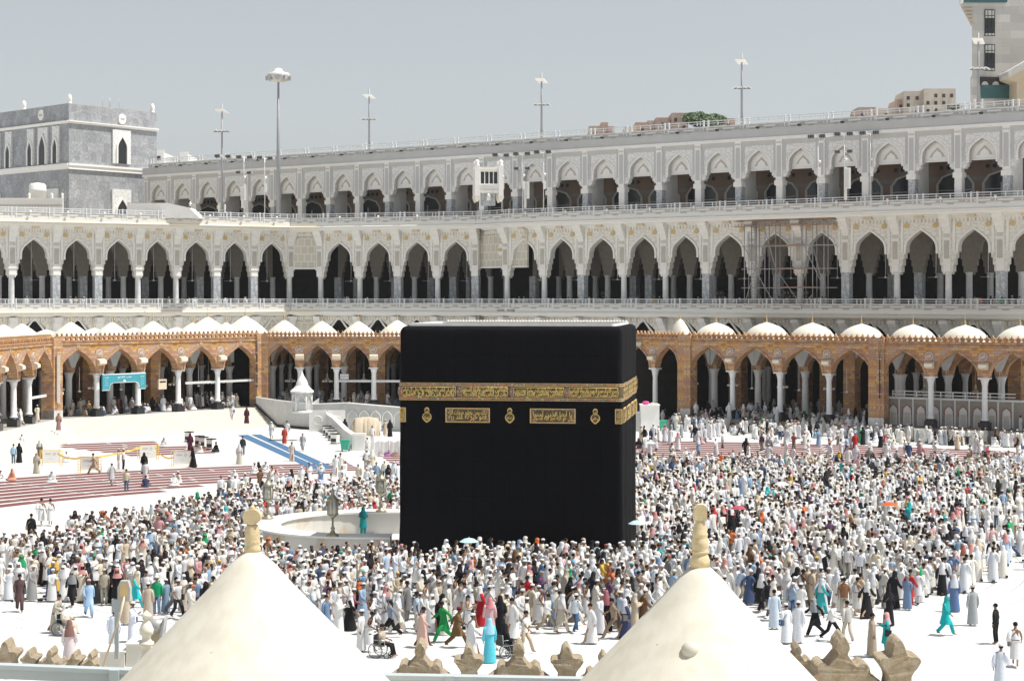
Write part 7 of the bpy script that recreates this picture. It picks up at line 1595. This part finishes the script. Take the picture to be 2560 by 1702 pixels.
# umbrellas
b = MB(); n_ = 8; vs = [(0, 0, .62)] + [(r_ * math.cos(TAU * i / n_), r_ * math.sin(TAU * i / n_), z) for r_, z in ((.32, .56), (.62, .38)) for i in range(n_)]
b.add(vs, [(0, 1 + i, 1 + (i + 1) % n_) for i in range(n_)] + [(1 + i, 1 + n_ + i, 1 + n_ + (i + 1) % n_, 1 + (i + 1) % n_) for i in range(n_)], M_CLOTH); ME_UM = b.mesh('canopy'); b = MB(); b.tube([(0, 0, -.2), (0, 0, .7)], .015, 5, STEEL); b.tube([(0, 0, -.2), (0, 0, -.28), (.05, 0, -.30)], .02, 5, BLACKM); ME_UP = b.mesh('pole')
for px, py, c, lb in ((1080, 1338, (.45, .66, .68), 'pale aqua umbrella held up just in front of the black cube'), (1467, 1290, (.50, .68, .72), 'pale blue umbrella at the near right corner of the black cube'), (1800, 1185, (.72, .66, .68), 'large pale pink umbrella with a bright stripe deep in the right hand crowd'), (2048, 1240, (.72, .12, .03), 'orange red umbrella in the right hand crowd'), (1700, 1250, (.40, .08, .10), 'maroon cloth shade held overhead left of the second finial'), (1497, 1075, (.55, .68, .66), 'pale green umbrella at the edge of the carpets right of the cube'), (748, 1180, (.50, .50, .66), 'lilac umbrella in the crowd behind the curved wall')):
    x, y = gp(px * KX, py * KX); t = thing('umbrella', (x, y, 1.72), label=lb, cat='umbrella'); t.scale = (.82, .82, .82); o = link('canopy', ME_UM, t); o.color = (*c, 1); link('pole', ME_UP, t)

# ---- scattered people ----------------------------------------------------
R_ = random.Random(11)
grid = {}
def hit(x, y, d):
    gx, gy = int(x // 1), int(y // 1)
    for i in (-1, 0, 1):
        for j in (-1, 0, 1):
            for (a, c) in grid.get((gx + i, gy + j), ()):
                if (a - x) ** 2 + (c - y) ** 2 < d * d: return True
    return False
def put(x, y): grid.setdefault((int(x // 1), int(y // 1)), []).append((x, y))
for p in used: put(*p)
ka, sa_ = math.cos(KA), math.sin(KA)
def blocked(x, y):
    dx, dy = x - KC[0], y - KC[1]; u, v = dx * ka + dy * sa_, -dx * sa_ + dy * ka
    if abs(u) < hx + .62 and abs(v) < hy + .62: return True
    dx, dy = x - hc[0], y - hc[1]; r = math.hypot(dx, dy)
    if (dx < 1.6 and 4.9 < r < 7.2 and dx < 0) or (0 <= dx < 1.9 and 4.9 < abs(dy) < 7.2) or (r < 5 or (0 < dx < 2.5 and abs(dy) < 5)) : return True
    return False
def inside(p, poly):
    x, y = p; c = False
    for i in range(len(poly)):
        x1, y1 = poly[i]; x2, y2 = poly[i - 1]
        if (y1 > y) != (y2 > y) and x < (x2 - x1) * (y - y1) / (y2 - y1) + x1: c = not c
    return c
def hidden(x, y, z=0):
    """fully behind the cube, or under one of the near domes, as seen in the photograph: left out"""
    px, ph_ = CX + F * x / y, HY + F * (EYE - z - 1.75) / y
    if 1004 < px < 1548 and y > 106 and ph_ < 1415: return True
    if px < -30 or px > 2590 or ph_ > 1702: return True
    for cx, top, s in ((631, 1382, .93), (1750, 1417, .91)):
        if ph_ > top + 12 and abs(px - cx) < (ph_ - top - 12) * s: return True
    return False
from mathutils import noise as mnoise
pop = []
def scatter(poly, rho, dmin, mode, poses, z=0.0, mix=None):
    P = [gp(a * KX, c * KX) for a, c in poly]; xs = [p[0] for p in P]; ys = [p[1] for p in P]
    A = abs(sum(P[i][0] * P[i - 1][1] - P[i - 1][0] * P[i][1] for i in range(len(P)))) / 2; N = int(rho * A); c = 0; tries = 0
    while c < N and tries < N * 25:
        tries += 1; x, y = R_.uniform(min(xs), max(xs)), R_.uniform(min(ys), max(ys))
        if not inside((x, y), P) or blocked(x, y) or hit(x, y, dmin): continue
        if rho > .5 and R_.random() > .62 + 1.5 * mnoise.noise(Vector((x * .28, y * .20, 3.0))): continue
        c += 1; put(x, y)
        if hidden(x, y, z): continue
        ang = math.atan2(y - KC[1], x - KC[0])
        if mode == 'round': f = ang + math.pi / 2 + R_.gauss(0, .35)
        elif mode == 'cube': f = ang + math.pi + R_.gauss(0, .5)
        else: f = R_.uniform(0, TAU)
        pop.append((x, y, z, f, outfit(R_), R_.choice(poses), R_.randrange(3), R_.uniform(.90, 1.04)))
WK = ['walk', 'walk', 'stand', 'stride', 'walk', 'pray']; ST = ['stand', 'stand', 'walk', 'pray', 'sit']
scatter([(-80, 1305), (60, 1290), (110, 1330), (560, 1330), (575, 1440), (430, 1432), (330, 1400), (170, 1385), (0, 1385), (-80, 1385)], 1.1, .55, 'round', WK)
scatter([(60, 1290), (130, 1252), (250, 1232), (380, 1205), (500, 1182), (575, 1168), (600, 1160), (600, 1345), (110, 1345)], 1.3, .52, 'round', WK)
scatter([(575, 1165), (640, 1158), (760, 1158), (915, 1148), (925, 1222), (620, 1222), (575, 1222)], 1.8, .5, 'cube', ST)
scatter([(560, 1290), (700, 1325), (915, 1316), (1455, 1306), (1510, 1330), (1530, 1392), (1400, 1375), (1000, 1378), (800, 1392), (690, 1420), (560, 1440)], 1.75, .5, 'round', WK)
scatter([(690, 1395), (1530, 1375), (1520, 1440), (1430, 1462), (1000, 1462), (800, 1470), (720, 1450)], .95, .6, 'round', WK)
scatter([(1462, 1128), (1600, 1122), (1900, 1124), (2110, 1128), (2230, 1140), (2200, 1300), (2150, 1372), (1900, 1405), (1750, 1410), (1640, 1390), (1500, 1405), (1452, 1340)], 1.2, .52, 'round', WK)
scatter([(2230, 1130), (2420, 1150), (2420, 1320), (2300, 1335), (2150, 1400), (1900, 1440), (1750, 1440), (1750, 1405), (1900, 1400), (2150, 1365), (2200, 1300)], .65, .6, 'round', WK)
scatter([(1465, 1085), (1900, 1090), (2420, 1080), (2420, 1152), (1900, 1126), (1465, 1130)], .8, .6, 'cube', ST + WK)
scatter([(1465, 1010), (2420, 1003), (2420, 1080), (1900, 1090), (1465, 1085)], .10, .8, 'any', ST)
scatter([(620, 1118), (915, 1100), (915, 1148), (640, 1158), (520, 1175), (500, 1150)], .28, .7, 'cube', ST)
scatter([(1540, 990), (2420, 985), (2420, 1008), (1560, 1008)], .28, .6, 'any', ['stand', 'stand', 'sit', 'walk'])
def band_people(W, u0, u1, y0, y1, z, n, poses, f0=None):
    for _ in range(n):
        p = W.P(R_.uniform(u0, u1), R_.uniform(y0, y1))
        pop.append((p.x, p.y, z, R_.uniform(0, TAU) if f0 is None else f0 + R_.gauss(0, .4), outfit(R_), R_.choice(poses), R_.randrange(3), R_.uniform(.9, 1.04)))
SI = ['sit', 'sit', 'sit', 'stand']
band_people(WR1, 1, WR1.len - 1, -1.0, 5, 1.25, 110, SI); band_people(WR1, 1, WR1.len - 1, 6, 15, 1.25, 110, SI); band_people(WR1, 0, WR1.len, -4.5, -1.0, 0, 60, ['sit', 'stand', 'stand', 'sit'])
band_people(WR2, 0, WR2.len, -4.5, -1.2, 0, 90, ['stand', 'stand', 'walk', 'sit']); band_people(WR2, 12, WR2.len, 1, 12, 1.25, 70, SI); band_people(WR2, 1, WR2.len, 3.6, 10, 2.0, 30, SI)
band_people(WR0, 3, WR0.len, .5, 10, .15, 60, SI); band_people(WR0, 7, WR0.len, -2, .5, 0, 25, SI)
band_people(WL1, 3, WL1.len - 2, 1.3, 6, 1.91, 120, SI); band_people(WL1, 22, WL1.len - 1.5, 1, 8, 1.91, 18, ['stand', 'walk']); band_people(WL2, .5, WL2.len, 1, 9, 1.91, 90, ['sit', 'sit', 'stand']); band_people(WL0, 4, WL0.len - 1, .5, 5, 1.91, 16, ['stand', 'walk'])
for w, ww_, nn in ((gw[0], gww[0], 42), (gw[2], gww[2], 22), (gw[4], gww[4], 95)): band_people(ww_, 1, ww_.len - 1, -.9, 1.9, 13.0, nn, ['stand', 'stand', 'pray', 'sit'])
# ---- the nearest become individuals, the rest one crowd
def psize(q): return F / q[1] if q[2] < 5 else 0
def occl(q): return False
pop.sort(key=lambda q: -psize(q))
n_ind = max(0, 298 - NPEOPLE[0])
ind, rest = pop[:n_ind], pop[n_ind:]
KW = {'thobe': 'robe', 'abaya': 'gown', 'ihram': 'wraps', 'shirt': 'shirt', 'kurta': 'tunic'}
def describe(o):
    t = cname.get(o['top'], 'pale'); s = '%s %s' % (t, KW[o['kind']])
    if o['kind'] == 'shirt': s += ', %s trousers' % cname.get(o['bot'], 'dark')
    if o['head'] == 'cap': s += ', %s cap' % cname.get(o['hd'], 'pale')
    elif o['head'] == 'scarf': s += ', %s headscarf' % cname.get(o['hd'], 'pale')
    elif o['head'] == 'ghutra': s += ', ' + ('red checked' if o['hd'][1] < .3 else 'white') + ' head cloth'
    else: s += ', bare headed'
    return s
PW = {'walk': 'walking', 'stride': 'striding', 'stand': 'standing', 'pray': 'praying', 'sit': 'seated', 'push': 'leaning'}
def zone(x, y):
    px = (CX + F * x / y) / KX
    if px < 200: a = 'at the far left'
    elif px < 470: a = 'left of the first dome'
    elif px < 690: a = 'behind the first dome'
    elif px < 960: a = 'right of the first dome'
    elif px < 1200: a = 'before the cube, left half'
    elif px < 1450: a = 'before the cube, right half'
    elif px < 1600: a = 'left of the second dome'
    elif px < 1800: a = 'behind the second dome'
    elif px < 2050: a = 'right of the second dome'
    else: a = 'at the far right'
    return a
lab = {}
for i, q in enumerate(ind):
    base = 'person in %s, %s %s' % (describe(q[4]), PW[q[5]], zone(q[0], q[1])); lab.setdefault(base, []).append(i)
names = {}
for base, ids in lab.items():
    if len(ids) == 1: names[ids[0]] = base
    else:
        for i in ids:                                    # tell look-alikes apart by their nearest neighbour
            q = ind[i]; j = min((k for k in range(len(ind)) if k != i and cname.get(ind[k][4]['top']) != cname.get(q[4]['top'])), key=lambda k: (ind[k][0] - q[0]) ** 2 + (ind[k][1] - q[1]) ** 2)
            o = ind[j][4]; names[i] = 'person in %s, %s %s, next to %s %s' % (cname.get(q[4]['top'], 'pale') + ' ' + KW[q[4]['kind']], PW[q[5]], zone(q[0], q[1]), cname.get(o['top'], 'pale'), KW[o['kind']])
for i, q in enumerate(ind): person(q[0], q[1], q[2], q[3], q[4], q[5], q[6], q[7], names[i], 'pilgrims circling the black cube')
crowd_mesh('crowd', rest, 'dense crowd of pilgrims, mostly in white, filling the court and the arcades', 'crowd')
print('PEOPLE', NPEOPLE[0], 'crowd', len(rest))

# ------------------------------------------------------------------ thin dusty air
hm = bpy.data.materials.new('dusty air'); hm.use_nodes = True; hn = hm.node_tree.nodes; hn.clear()
ho = hn.new('ShaderNodeOutputMaterial'); hv = hn.new('ShaderNodeVolumePrincipled'); hv.inputs['Color'].default_value = (.86, .90, .95, 1); hv.inputs['Density'].default_value = HAZE_D; hv.inputs['Anisotropy'].default_value = 0.0
hm.node_tree.links.new(hv.outputs[0], ho.inputs['Volume'])
mb = MB(); mb.box((-320, -30, -1), (360, 640, 92), hm); mb.obj('haze', kind='stuff')
scene.cycles.volume_bounces = 1
